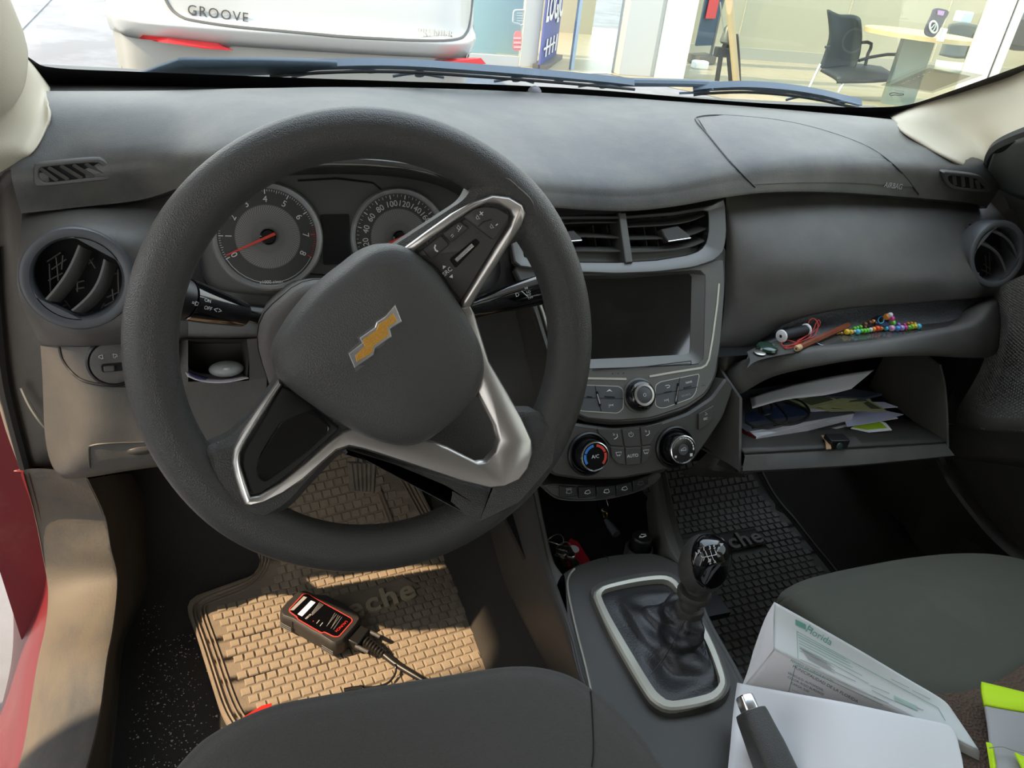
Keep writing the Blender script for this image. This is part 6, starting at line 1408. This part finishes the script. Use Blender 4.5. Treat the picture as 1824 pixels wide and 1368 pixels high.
# ================================================================ outside the windscreen
bon=[]
for x in (-.78,-.6,-.3,0,.3,.6,.78): bon.append([V((x,y,z-.04*(abs(x)/.78)**3)) for y,z in ((1.34,.70),(1.42,.705),(1.6,.66),(1.85,.59),(2.1,.50),(2.25,.40),(2.3,.2))])
struct(MB().grid(bon,4,4).build('trim_14',G['carbody'],solid=.01))
G['wiper']=mat('wiper_blue_black',(.12,.16,.21),.45)
cowl=struct(MB().grid([[V((x,1.235-.08*(x/.7)**2+.0,.735)),V((x,1.285-.08*(x/.7)**2,.738)),V((x,1.34,.715)),V((x,1.36,.69))] for x in (-.78,-.5,-.25,0,.25,.5,.78)],4,4).build('trim_15',mat('cowl_plastic',(.05,.06,.07),.6)))
def gl(pts,off=-.012): return sm([gpx(p[0],p[1],off) for p in pts],5)
def wiper(name,label,blade,w,arm,clips,sprs):
    q=gl(blade,-.010); t=thing(name,label,'wiper',q[0])
    n=V((0,.5,.86)); b=MB(); L0=[];L1=[];L2=[];L3=[]
    for i,p in enumerate(q):
        tt=(q[min(i+1,len(q)-1)]-q[max(0,i-1)]).normalized(); s_=n.cross(tt).normalized(); f=w*(1-.55*abs(2*i/(len(q)-1)-.75)**2)
        L0.append(p+s_*f);L1.append(p-s_*f);L2.append(p+s_*f*.5+n*.012);L3.append(p-s_*f*.5+n*.012)
    b.loft([L0,L2,L3,L1],closed=False,wrap=True); b.build('blade_frame',G['wiper'],t)
    MB().tube([p-n*.006 for p in q],.0025,6).build('rubber_edge',G['seal'],t)
    a_=gl(arm,-.022); MB().tube(a_,[.0075-.003*k/(len(a_)-1) for k in range(len(a_))],8).build('arm',G['wiper'],t)
    for x,y in clips: 
        p=gpx(x,y,-.014); MB().lathe([(.0075,-.004),(.008,.004),(.006,.008)],p,n,12,True,True).build('hinge_boss',G['wiper'],t)
    for s_ in sprs: MB().tube(gl(s_,-.009),.0022,6).build('claw',G['wiper'],t)
    return t
wiper('windscreen_wiper','long blue black wiper at the foot of the windscreen ahead of the driver',[(480,128),(600,121),(720,121),(860,130),(1000,141),(1100,150),(1130,153)],.0075,[(318,116),(420,112),(560,113),(700,116),(860,124),(1000,136)],[(660,123),(747,130),(920,139),(995,141),(1075,151)],[[(520,137),(560,130),(610,128),(660,124)],[(700,136),(725,132),(747,131),(790,138)],[(880,145),(905,141),(920,139),(950,147)],[(1030,154),(1055,151),(1075,151),(1110,158)]])
wiper('windscreen_wiper','blue black wiper at the foot of the windscreen ahead of the passenger',[(1235,163),(1262,160),(1330,158),(1400,163),(1460,172),(1500,181),(1535,188)],.008,[(1070,146),(1160,147),(1250,149),(1340,156),(1400,162)],[(1256,163),(1362,161),(1462,174),(1500,180)],[[(1210,166),(1235,165),(1256,163),(1270,158)],[(1400,178),(1420,173),(1445,171)],[(1480,182),(1500,180),(1530,187)]])
cpn=MB().loft([gl([(250,128),(275,118),(312,105),(318,103),(330,102)],-.01)+gl([(460,103),(600,107)],-.01),gl([(250,134),(300,134),(420,134),(520,134),(560,130)],-.008)+gl([(590,122),(600,115)],-.008)][:1]+[gl([(252,132),(290,132),(340,132),(400,131),(470,129)],-.008)+gl([(540,124),(600,115)],-.008)],closed=False)
tag(cpn.build('wiper_arm_base',G['wiper'],solid=.004),'flat blue grey wiper arm cover at the left foot of the windscreen','wiper cover')
# sticker on the glass and small printed mark
st=MB().slab([gpx(*p,.003) for p in [(1568,152),(1655,115),(1752,134),(1661,166)]],V((0,-.5,-.86)),.0004).build('windscreen_sticker',glassmat('sticker_rim',(.86,.88,.85),.06,.4),smooth=0)
tag(st,'pale translucent sticker on the lower right corner of the windscreen','sticker'); ORG[st]=V((0,0,0))
MB().slab([gpx(*p,.0036) for p in [(1586,152),(1655,121.5),(1729,136),(1659,163)]],V((0,-.5,-.86)),.0004).build('sticker_field',glassmat('sticker_field',(.80,.78,.74),.04,.5),st,smooth=0)
for k in range(6):
    x,y=1608+k*9.2,148-k*3.9; q=[gpx(*p,.0042) for p in [(x-3,y+1.5),(x+1,y-1.5),(x+4.5,y-1),(x+.5,y+2)]]; MB().add(q,[[0,1,2,3]]).build('sticker_print',G['icon'],st,smooth=0)
bt_=MB().tube(sm([gpx(x,y,.003) for x,y in [(1585,167),(1592,165),(1600,167),(1608,167),(1609,169),(1600,170),(1594,169),(1587,170)]],4,True),.0006,5,closed=True).build('glass_mark',G['black'],ws)
# ---------------------------------------------------------------- white car ahead
YS=3.9; xc=-.07
G['whitepaint']=mat('white_car_paint',(.44,.445,.43),.2,coat=.4); G['greybumper']=mat('grey_bumper',(.30,.30,.28),.5); G['redlens']=mat('red_reflector',(.62,.03,.035),.25,coat=.4)
suv=thing('white_car','white car parked just ahead, its rear bumper facing the windscreen','car',(xc,YS+1.5,ZG))
hw=.86
def sect(y,hw_,z0,z1,n=10,pw=4.0):
    out=[]
    zc=(z0+z1)/2; hz=(z1-z0)/2
    for k in range(48):
        a=2*PI*k/48; c,s_=math.cos(a),math.sin(a)
        out.append(V((xc+hw_*math.copysign(abs(c)**(2/pw),c),y,zc+hz*math.copysign(abs(s_)**(2/pw),s_))))
    return out
body_l=[sect(YS+.10,hw-.22,.36,1.28),sect(YS+.02,hw-.07,.345,1.30),sect(YS+.06,hw-.015,.34,1.31),sect(YS+.30,hw,.33,1.33),sect(YS+1.6,hw,.25,1.36),sect(YS+4.0,hw-.03,.2,1.3)]
# rear face: bowed panel through bumper and tailgate
rf=[]
for z,dy in ((.385,.03),(.42,-.02),(.455,-.055),(.475,-.06),(.50,-.02),(.53,.0),(.62,.02),(.74,.05),(.86,.07),(.95,.12),(1.0,.2)):
    rf.append([V((xc+hw*u,YS+dy+.10*abs(u)**3+.22*max(0,abs(u)-.86)/.14*(1 if abs(u)>.86 else 0),z)) for u in (-1,-.97,-.9,-.75,-.5,-.25,0,.25,.5,.75,.9,.97,1)])
bod=MB().grid(rf,4,4); 
bod.loft([[r[-1] for r in rf],[V((xc+hw,YS+1.2,p[-1].z)) for p in rf],[V((xc+hw,YS+4,p[-1].z)) for p in rf]],closed=False)
bod.loft([[r[0] for r in rf],[V((xc-hw,YS+1.2,p[-1].z)) for p in rf],[V((xc-hw,YS+4,p[-1].z)) for p in rf]],closed=False)
bo_=bod.build('body',G['whitepaint'],suv,smooth=60); BT=bvh(bo_)
gl_r=[[V((xc+(hw-.1-.22*t)*u,YS+.2+.55*t+.12*abs(u)**3,1.0+.45*t)) for u in (-1,-.8,-.4,0,.4,.8,1)] for t in (0,.5,1)]
MB().grid(gl_r,4,4).build('rear_window',mat('dark_rear_glass',(.02,.025,.03),.08,coat=.5),suv)
MB().grid([[V((xc+(hw-.32)*u,y,z)) for u in (-1,-.5,0,.5,1)] for y,z in ((YS+.75,1.45),(YS+1.6,1.50),(YS+3,1.42))],4,4).build('roof_panel',G['whitepaint'],suv)
lbp=[]
for z,dy in ((.40,-.03),(.385,.0),(.30,.02),(.15,.06),(.02,.10)): lbp.append([V((xc+(hw-.015)*u,YS+dy+.10*abs(u)**3+.2*max(0,abs(u)-.88)/.12,z)) for u in (-1,-.96,-.88,-.6,-.3,0,.3,.6,.88,.96,1)])
MB().grid(lbp,4,4).build('lower_bumper',G['greybumper'],suv)
MB().bx(xc-hw+.03,xc+hw-.03,YS+.3,YS+4,-.10,.40).build('underbody',G['black'],suv)
for sx in (-1,1):
    o=V((xc+sx*(hw-.12),YS+.75,ZG+.31)); tw=MB().lathe([(.19,-.1),(.29,-.1),(.31,-.08),(.31,.08),(.29,.1),(.19,.1)],o,(1,0,0),36,True,True).build('tyre',G['seal'],suv); MB().lathe([(.19,-.103),(.05,-.09)],o,(1,0,0),24,False,True).lathe([(.19,.103),(.05,.09)],o,(1,0,0),24,False,True).build('wheel_rim',G['satin'],tw)
def on(px,py,off=.004):
    return hit(BT,px,py,off) or U(px,py,y=YS-.04)
for pts in ([(248,66.5),(255,60),(300,64),(384,73.5),(400,81),(415,90),(366,87),(300,77)],[(767,104),(800,102),(857,103.5),(866,114),(840,115),(800,110)]):
    q=[on(*p,.008) for p in pts]; MB().loft([[p+V((0,.02,0)) for p in q],q],True,True).build('reflector',G['redlens'],suv,smooth=0)
sl=[on(p.x,p.y,.0015) for p in sm([V((a,b_,0)) for a,b_ in [(285,-30),(291,-14),(297,2),(308,19),(324,31),(345,37.5),(407,47),(491,55),(600,64.6),(680,69.5),(736,72.3),(787,73),(817,69.5),(830,60),(836,40),(841,0),(846,-35)]],5)]
MB().tube(sl,.007,6).build('tailgate_gap',mat('panel_gap',(.10,.10,.095),.6),suv)
for s_,x,y,x2,y2,sz,m in (('GROOVE',389,26,425,31.5,.056,'gapdark'),('PREMIER',776,61.5,806,64,.046,'badge')):
    if 'gapdark' not in G: G['gapdark']=mat('badge_dark',(.05,.05,.05),.35); G['badge']=mat('badge_chrome',(.42,.42,.40),.3,metal=.6)
    p,q=on(x,y,.006),on(x2,y2,.006); u=(q-p).normalized(); txt(s_,p,u,V((0,.12,1)),sz,G[m],suv,'badge_lettering',h=.006,space=1.15)
# ---------------------------------------------------------------- showroom to the right
def gxy(px,py,z=ZG): return U(px,py,z=z)
struct(MB().add([(2.6,8.0,ZG+.004),(3.6,8.3,ZG+.004),(5.6,5.4,ZG+.004),(13,5.4,ZG+.004),(13,13,ZG+.004),(2.6,13,ZG+.004)],[[0,1,2,3,4,5]]).build('floor_showroom',G['tilefloor'],smooth=0))
for k in range(7): 
    y=6.2+k*.65; MB().bx(4.2,12.9,y,y+.008,ZG+.004,ZG+.0055).build('tile_joint',G['icongrey'],bpy.data.objects['floor_showroom'],smooth=0)
for k in range(12):
    x=4.6+k*.65; MB().bx(x,x+.008,5.4,12.9,ZG+.004,ZG+.0055).build('tile_joint',G['icongrey'],bpy.data.objects['floor_showroom'],smooth=0)
wb=struct(MB().bx(4.9,13,10.3,10.4,ZG,2.6).build('wall_back',G['wallcream'],smooth=0))
struct(MB().bx(4.9,13,10.27,10.30,ZG,ZG+.16).build('baseboard_back',mat('grey_skirting',(.40,.39,.33),.5),smooth=0))
for x in (6.55,8.35,10.2): MB().bx(x,x+.025,10.285,10.302,ZG+.16,2.6).build('panel_joint',mat('wall_joint',(.42,.40,.32),.7),wb,smooth=0)
struct(MB().bx(3.0,5.0,11.9,12.0,ZG,2.6).build('wall_corridor',mat('corridor_wall',(.55,.50,.38),.7),smooth=0))
struct(MB().bx(13,13.1,5,13,ZG,2.6).build('wall_showroom_right',G['wallcream'],smooth=0))
# facade: white pier, door posts, glass
pb=gxy(1100,140); 
struct(MB().bx(3.72,4.12,8.25,8.45,ZG,2.8).build('trim_16',G['whiteframe'],bev=.01))
struct(MB().bx(4.12,4.17,8.27,8.43,ZG,2.8).build('trim_17',mat('frame_grey_line',(.38,.40,.38),.5)))  # darker grey frame line along the pier's right edge
struct(MB().bx(4.17,4.55,8.25,8.45,ZG,2.8).build('trim_18',mat('pale_pier',(.72,.76,.66),.6)))
struct(MB().bx(2.60,2.80,8.42,8.50,ZG,2.8).build('trim_19',G['whiteframe'],bev=.008))
struct(MB().bx(3.20,3.235,8.4,8.46,ZG,2.8).build('trim_20',mat('door_edge_blue',(.30,.40,.50),.35,metal=.4)))
G['shopglass']=glassmat('shop_glass',(.86,.94,.90),.05)
struct(MB().add([(3.235,8.43,ZG),(3.72,8.43,ZG),(3.72,8.43,2.8),(3.235,8.43,2.8)],[[0,1,2,3]]).build('window_3',G['shopglass'],smooth=0))
struct(MB().add([(4.55,8.35,ZG),(6.30,6.02,ZG),(6.30,6.02,2.8),(4.55,8.35,2.8)],[[0,1,2,3]]).build('window_4',G['shopglass'],smooth=0))
struct(MB().add([(6.45,5.9,ZG),(8.6,4.2,ZG),(8.6,4.2,2.8),(6.45,5.9,2.8)],[[0,1,2,3]]).build('window_5',G['shopglass'],smooth=0))
struct(MB().box((6.33,6.0,1.2),V((.085,-.075,0)),V((.05,.055,0)),(0,0,1.5)).build('trim_21',G['whiteframe'],bev=.008))
struct(MB().box((6.46,5.90,1.2),V((.03,-.025,0)),V((.04,.045,0)),(0,0,1.5)).build('trim_22',G['whiteframe'],bev=.008))
# left glass leaf with its notice
gwl=struct(MB().add([(1.55,8.47,ZG),(2.60,8.47,ZG),(2.60,8.47,2.8),(1.55,8.47,2.8)],[[0,1,2,3]]).build('window_6',G['shopglass'],smooth=0))
struct(MB().bx(1.2,3.0,9.3,9.4,ZG,2.6).build('wall_blue_booth',mat('pale_blue_wall',(.50,.68,.72),.5,wave=(6,.1,'Z')),smooth=0))
struct(MB().bx(1.5,2.62,8.44,8.50,ZG,ZG+.10).build('baseboard_front',G['whiteframe'],smooth=0))
def gpt(px,py,Y=8.45): return U(px,py,y=Y)
nb=MB().tube(rnd([gpt(*p) for p in [(915,18),(943,18),(940,44),(931,43),(928,46),(924,42),(913,41)]],.03),.010,5,closed=True).build('notice_bubble',mat('notice_grey',(.40,.46,.50),.6)); tag(nb,'grey outlined speech bubble notice on the left glass door','notice'); ORG[nb]=V((0,0,0))
for k in range(4): MB().tube([gpt(920,23+k*4.5),gpt(938-2*(k%2),23.5+k*4.5)],.006,4).build('notice_text_line',mat('notice_text',(.48,.52,.56),.6),nb)
rbm=MB().slab(rnd([gpt(*p,8.44) for p in [(917,56),(928,54),(929,78),(926,92),(913,90),(915,68)]],.05),(0,-1,0),.008).build('bottle_sign',mat('notice_red',(.65,.22,.22),.6)); tag(rbm,'red rounded bottle shaped sign on the left glass door','sign'); ORG[rbm]=V((0,0,0))
for k in range(3): MB().slab([gpt(915+k*.2,66+k*8,8.43),gpt(928,66+k*8,8.43),gpt(928,70+k*8,8.43),gpt(915,70+k*8,8.43)],(0,-1,0),.003).build('sign_band',mat('notice_pink',(.75,.42,.42),.6),rbm)
# blue roll-up banner
t=thing('rollup_banner','blue roll-up banner with white lettering beside the white door post','banner',gxy(978,118))
pb0,pb1=gxy(961,124),gxy(990,104); hb_=V((0,0,2.1))
G['banner']=mat('banner_blue',(.09,.115,.32),.6)
MB().slab([pb0,pb1,pb1+hb_,pb0+hb_],(pb1-pb0).cross(V((0,0,1))),.02).build('banner_cloth',G['banner'],t,smooth=0)
MB().box((pb0+pb1)/2+V((0,0,.02)),(pb1-pb0)*.5,(pb1-pb0).cross(V((0,0,1))).normalized()*.08,(0,0,.03)).build('banner_foot',G['greymetal'],t)
ub=(pb1-pb0).normalized(); nb_=ub.cross(V((0,0,1)))
if nb_.y>0: nb_=-nb_
wdt=(pb1-pb0).length
bpn=PL((pb0+pb1)/2+nb_*.016,nb_)
txt('LOGIC',bpn.px(990,13),ub,(0,0,1),wdt*.34,G['icon'],t,'banner_lettering',bold=.012)
MB().slab(bpn.P([(993,32),(996,31),(995,39),(992,40)]),nb_,.003).build('banner_print',G['icon'],t,smooth=0)
MB().slab(bpn.P([(969,86),(989,74),(989,77),(969,90)]),nb_,.003).build('banner_print',G['icon'],t,smooth=0)
for k in range(4): MB().box(pb0.lerp(pb1,.2+.2*k)+V((0,0,.20))+nb_*.016,ub*.03,nb_*.002,(0,0,.09)).build('banner_print',G['icon'],t)
# navy and red pennant on its stand
t=thing('navy_flag','tall navy banner with red blocks standing by the cream wall','banner',gxy(1250,112))
n0,n1=gxy(1233,114),gxy(1263,112); vv=V((0,0,1)); z0=.22
MB().loft([[n0+vv*z0,n1+vv*z0,n1+vv*(z0+1.9)+V((.1,0,0)),n0+vv*(z0+1.9)],[p+V((.03,.08,0)) for p in (n0+vv*z0,n1+vv*z0,n1+vv*(z0+1.9)+V((.1,0,0)),n0+vv*(z0+1.9))]],True,True).build('flag_cloth',mat('flag_navy',(.035,.07,.12),.7),t,smooth=0)
for za,zb_ in ((.55,.80),(.86,1.25),(1.25,1.9)): MB().box(n0.lerp(n1,.42)+vv*(za+zb_)/2+V((0,-.03,0)),(n1-n0)*.27,(0,.012,0),vv*((zb_-za)/2)).build('red_block',mat('flag_red',(.62,.05,.06),.6),t)
MB().box(n0.lerp(n1,.5)+vv*.06,(n1-n0)*.5,V((0,.15,0)),vv*.05).build('stand_foot',G['greymetal'],t)
MB().tube([n1+vv*.1,n1+vv*2.1],.02,8).build('flag_pole',G['greymetal'],t)
tag(MB().box(gxy(1245,123)+vv*.05,(.10,0,0),(0,.06,0),(0,0,.05)).build('white_box',G['paper'],bev=.02),'small white box on the floor below the navy banner','box')
# wooden pole and folded black stand
p=gxy(1312,152); tp_=U(1297,-20,y=p.y); t=MB().tube([p,tp_+(tp_-p)*.3],.040,10)
tag(t.build('wooden_pole',mat('pale_wood',(.55,.40,.24),.6)),'tall pale wooden pole leaning in the showroom','pole')
t=thing('folded_stand','black folded tripod stand beside the wooden pole','stand',gxy(1290,146))
yq=p.y+.12; gq=lambda x,y: U(x,y,y=yq)
for l in ([(1276,150),(1284,100),(1298,62)],[(1302,148),(1299,110),(1296,72)],[(1316,148),(1314,100),(1311,62)]): MB().tube([gq(*a) for a in l],.028,8).build('leg',G['black'],t)
MB().box(gq(1289,93),(.11,0,0),(0,.04,0),(0,0,.05)).build('clamp',G['black'],t,bev=.01); MB().tube([gq(1289,60),gq(1283,4)],.008,6).build('wire',G['icongrey'],t); MB().lathe([(.05,0),(.07,.02),(.05,.16),(.02,.2)],gq(1292,78),(0,0,1),12,True,True).build('head',G['greymetal'],t)
# ---------------------------------------------------------------- office chair and table
YC=7.6
ch=thing('office_chair','black mesh backed visitor chair with chrome legs in the showroom','chair',gxy(1490,160))
def cp(x,y,Y=YC): return U(x,y,y=Y)
G['chairmesh']=mat('chair_mesh',(.030,.038,.042),.8,vor=(120,.4)); G['chairblack']=mat('chair_black',(.020,.026,.030),.5)
MB().grid([[cp(1477,17,YC),cp(1497,26,YC+.05),cp(1522,28,YC+.05),cp(1529,38,YC)],[cp(1481,60,YC),cp(1500,62,YC+.07),cp(1520,64,YC+.07),cp(1533,68,YC)],[cp(1474,90,YC),cp(1495,95,YC+.06),cp(1515,98,YC+.06),cp(1530,104,YC)],[cp(1463,120,YC),cp(1485,132,YC+.03),cp(1505,134,YC+.03),cp(1522,118,YC)]],4,4).build('backrest',G['chairmesh'],ch,solid=.03)
MB().grid([[cp(1464,122,YC),cp(1490,138,YC-.1),cp(1492,143,YC-.15)],[cp(1520,113,YC+.1),cp(1540,126,YC-.1),cp(1545,145,YC-.2)],[cp(1570,118,YC+.2),cp(1590,130,YC),cp(1600,140,YC-.1)]],4,4).build('seat',G['chairblack'],ch,solid=.04)
for l in ([(1532,76),(1545,75),(1552,78),(1551,86)],[(1551,86),(1546,96),(1541,117)],[(1530,108),(1550,102),(1580,97),(1605,97),(1613,101),(1614,112),(1613,128)]): MB().tube([cp(*a,YC+.02) for a in l],.018,8).build('armrest',G['chairblack'],ch)
for l in ([(1461,114),(1440,158)],[(1509,135),(1493,164)],[(1609,108),(1600,135)]): MB().tube([cp(*a,YC-.1) for a in l],.014,8).build('leg',G['chrome'],ch)
MB().tube([cp(1470,84),cp(1478,83)],.015,6).build('back_bracket',G['chairblack'],ch)
ta=thing('round_table','round pale wood table with a grey panel leg behind the chair','table',U(1640,130,y=7.3))
tz=.47; tw_=mat('table_wood',(.60,.44,.24),.45,noise=(3,(.68,.52,.30),.4,.7,(1,6,1))); tc_=V((7.25,7.55,tz)); 
tc_=U(1640,58,z=tz); 
ring_=[tc_+V((math.cos(a)*.62,math.sin(a)*.52,0)) for a in [2*PI*k/48 for k in range(48)]]
MB().slab(ring_,(0,0,1),.05,.006).build('table_top',tw_,ta)
MB().box(tc_+V((.05,.05,-.40)),(.16,-.06,0),(.02,.05,0),(0,0,.37)).build('leg_panel',mat('leg_grey_green',(.22,.26,.24),.5),ta)
ds_=thing('display_stand','dark oval topped leaflet with a printed ring standing on the round table','display',U(1665,60,y=tc_.y))
yd=U(1655,66,z=.474).y
oq=[U(*p,y=yd) for p in [(1667,15),(1690,20),(1684,34),(1674,52),(1664,66),(1652,64),(1648,56),(1653,42),(1660,28)]]
MB().slab(rs(sm(oq,4,True),40),(0,-1,0),.02).build('leaflet',mat('display_dark',(.06,.06,.09),.4),ds_)
MB().tube([U(1663+6.5*math.cos(a)+2*math.sin(a),48+10*math.sin(a)-2*math.cos(a),y=yd-.012) for a in [2*PI*k/24 for k in range(24)]],.010,6,closed=True).build('printed_ring',G['icon'],ds_)
MB().tube([U(*p,y=yd-.012) for p in [(1659,50),(1664,44),(1668,42),(1664,52),(1660,56)]],.007,5).build('printed_emblem',G['icon'],ds_)
MB().slab([U(*p,y=yd-.01) for p in [(1671,18),(1683,20),(1680,28),(1670,26)]],(0,-1,0),.004).build('printed_panel',mat('display_pink',(.55,.30,.62),.5),ds_)
MB().box(U(1678,62,y=yd+.02),(.02,0,0),(0,.03,0),(0,0,.06)).build('prop',G['paper'],ds_)
tag(MB().box(U(1716,30,y=7.9),(.09,0,0),(0,.06,0),(0,0,.06)).build('tissue_box',mat('pale_blue_box',(.55,.72,.85),.5),bev=.015),'pale blue and white box at the far end of the table','box')
c2=thing('office_chair','grey black visitor chair half hidden behind the white window post','chair',U(1720,110,y=8.2))
MB().grid([[U(1690,42,y=8.2),U(1715,40,y=8.25),U(1740,44,y=8.2)],[U(1682,70,y=8.2),U(1708,72,y=8.25),U(1735,74,y=8.2)],[U(1672,98,y=8.2),U(1700,104,y=8.2),U(1728,104,y=8.2)]],4,4).build('backrest',mat('chair_grey',(.12,.14,.14),.7),c2,solid=.03)
MB().grid([[U(1668,106,y=8.2),U(1700,110,y=8.0),U(1730,112,y=8.0)],[U(1665,118,y=8.0),U(1695,125,y=7.8),U(1725,125,y=7.8)]],4,4).build('seat',mat('chair_pale_seat',(.50,.52,.48),.5),c2,solid=.05)
MB().tube([U(1735,60,y=8.15),U(1722,95,y=8.1),U(1718,125,y=8.1)],.016,6).build('frame_tube',G['chairblack'],c2)
pc=MB().slab([U(*p,y=9.6) for p in [(1758,10),(1772,12),(1760,46),(1744,44)]],(0,-1,0),.03).build('wall_picture',mat('picture_dark',(.14,.14,.14),.5),smooth=0); tag(pc,'small dark framed notice beside the white window post','picture'); ORG[pc]=V((0,0,0))
MB().slab([U(*p,y=9.56) for p in [(1759,20),(1768,21),(1764,30),(1754,29)]],(0,-1,0),.005).build('picture_print',G['icongrey'],pc)
tag(MB().grid([[U(1800,22,y=7),U(1830,30,y=7),U(1860,30,y=7)],[U(1795,40,y=7),U(1825,42,y=6.8),U(1860,42,y=6.8)],[U(1798,52,y=7),U(1825,58,y=6.9),U(1860,58,y=6.9)]],4,4).build('dark_armchair',G['chairblack'],solid=.2),'dark low armchair at the right edge of the showroom','armchair')
# joint line in the forecourt concrete
MB().tube([gxy(110,-20)+V((0,0,.002)),gxy(30,62)+V((0,0,.002)),gxy(-20,115)+V((0,0,.002))],.012,4).build('slab_joint',mat('joint_dark',(.22,.23,.24),.9),bpy.data.objects['ground_floor'])
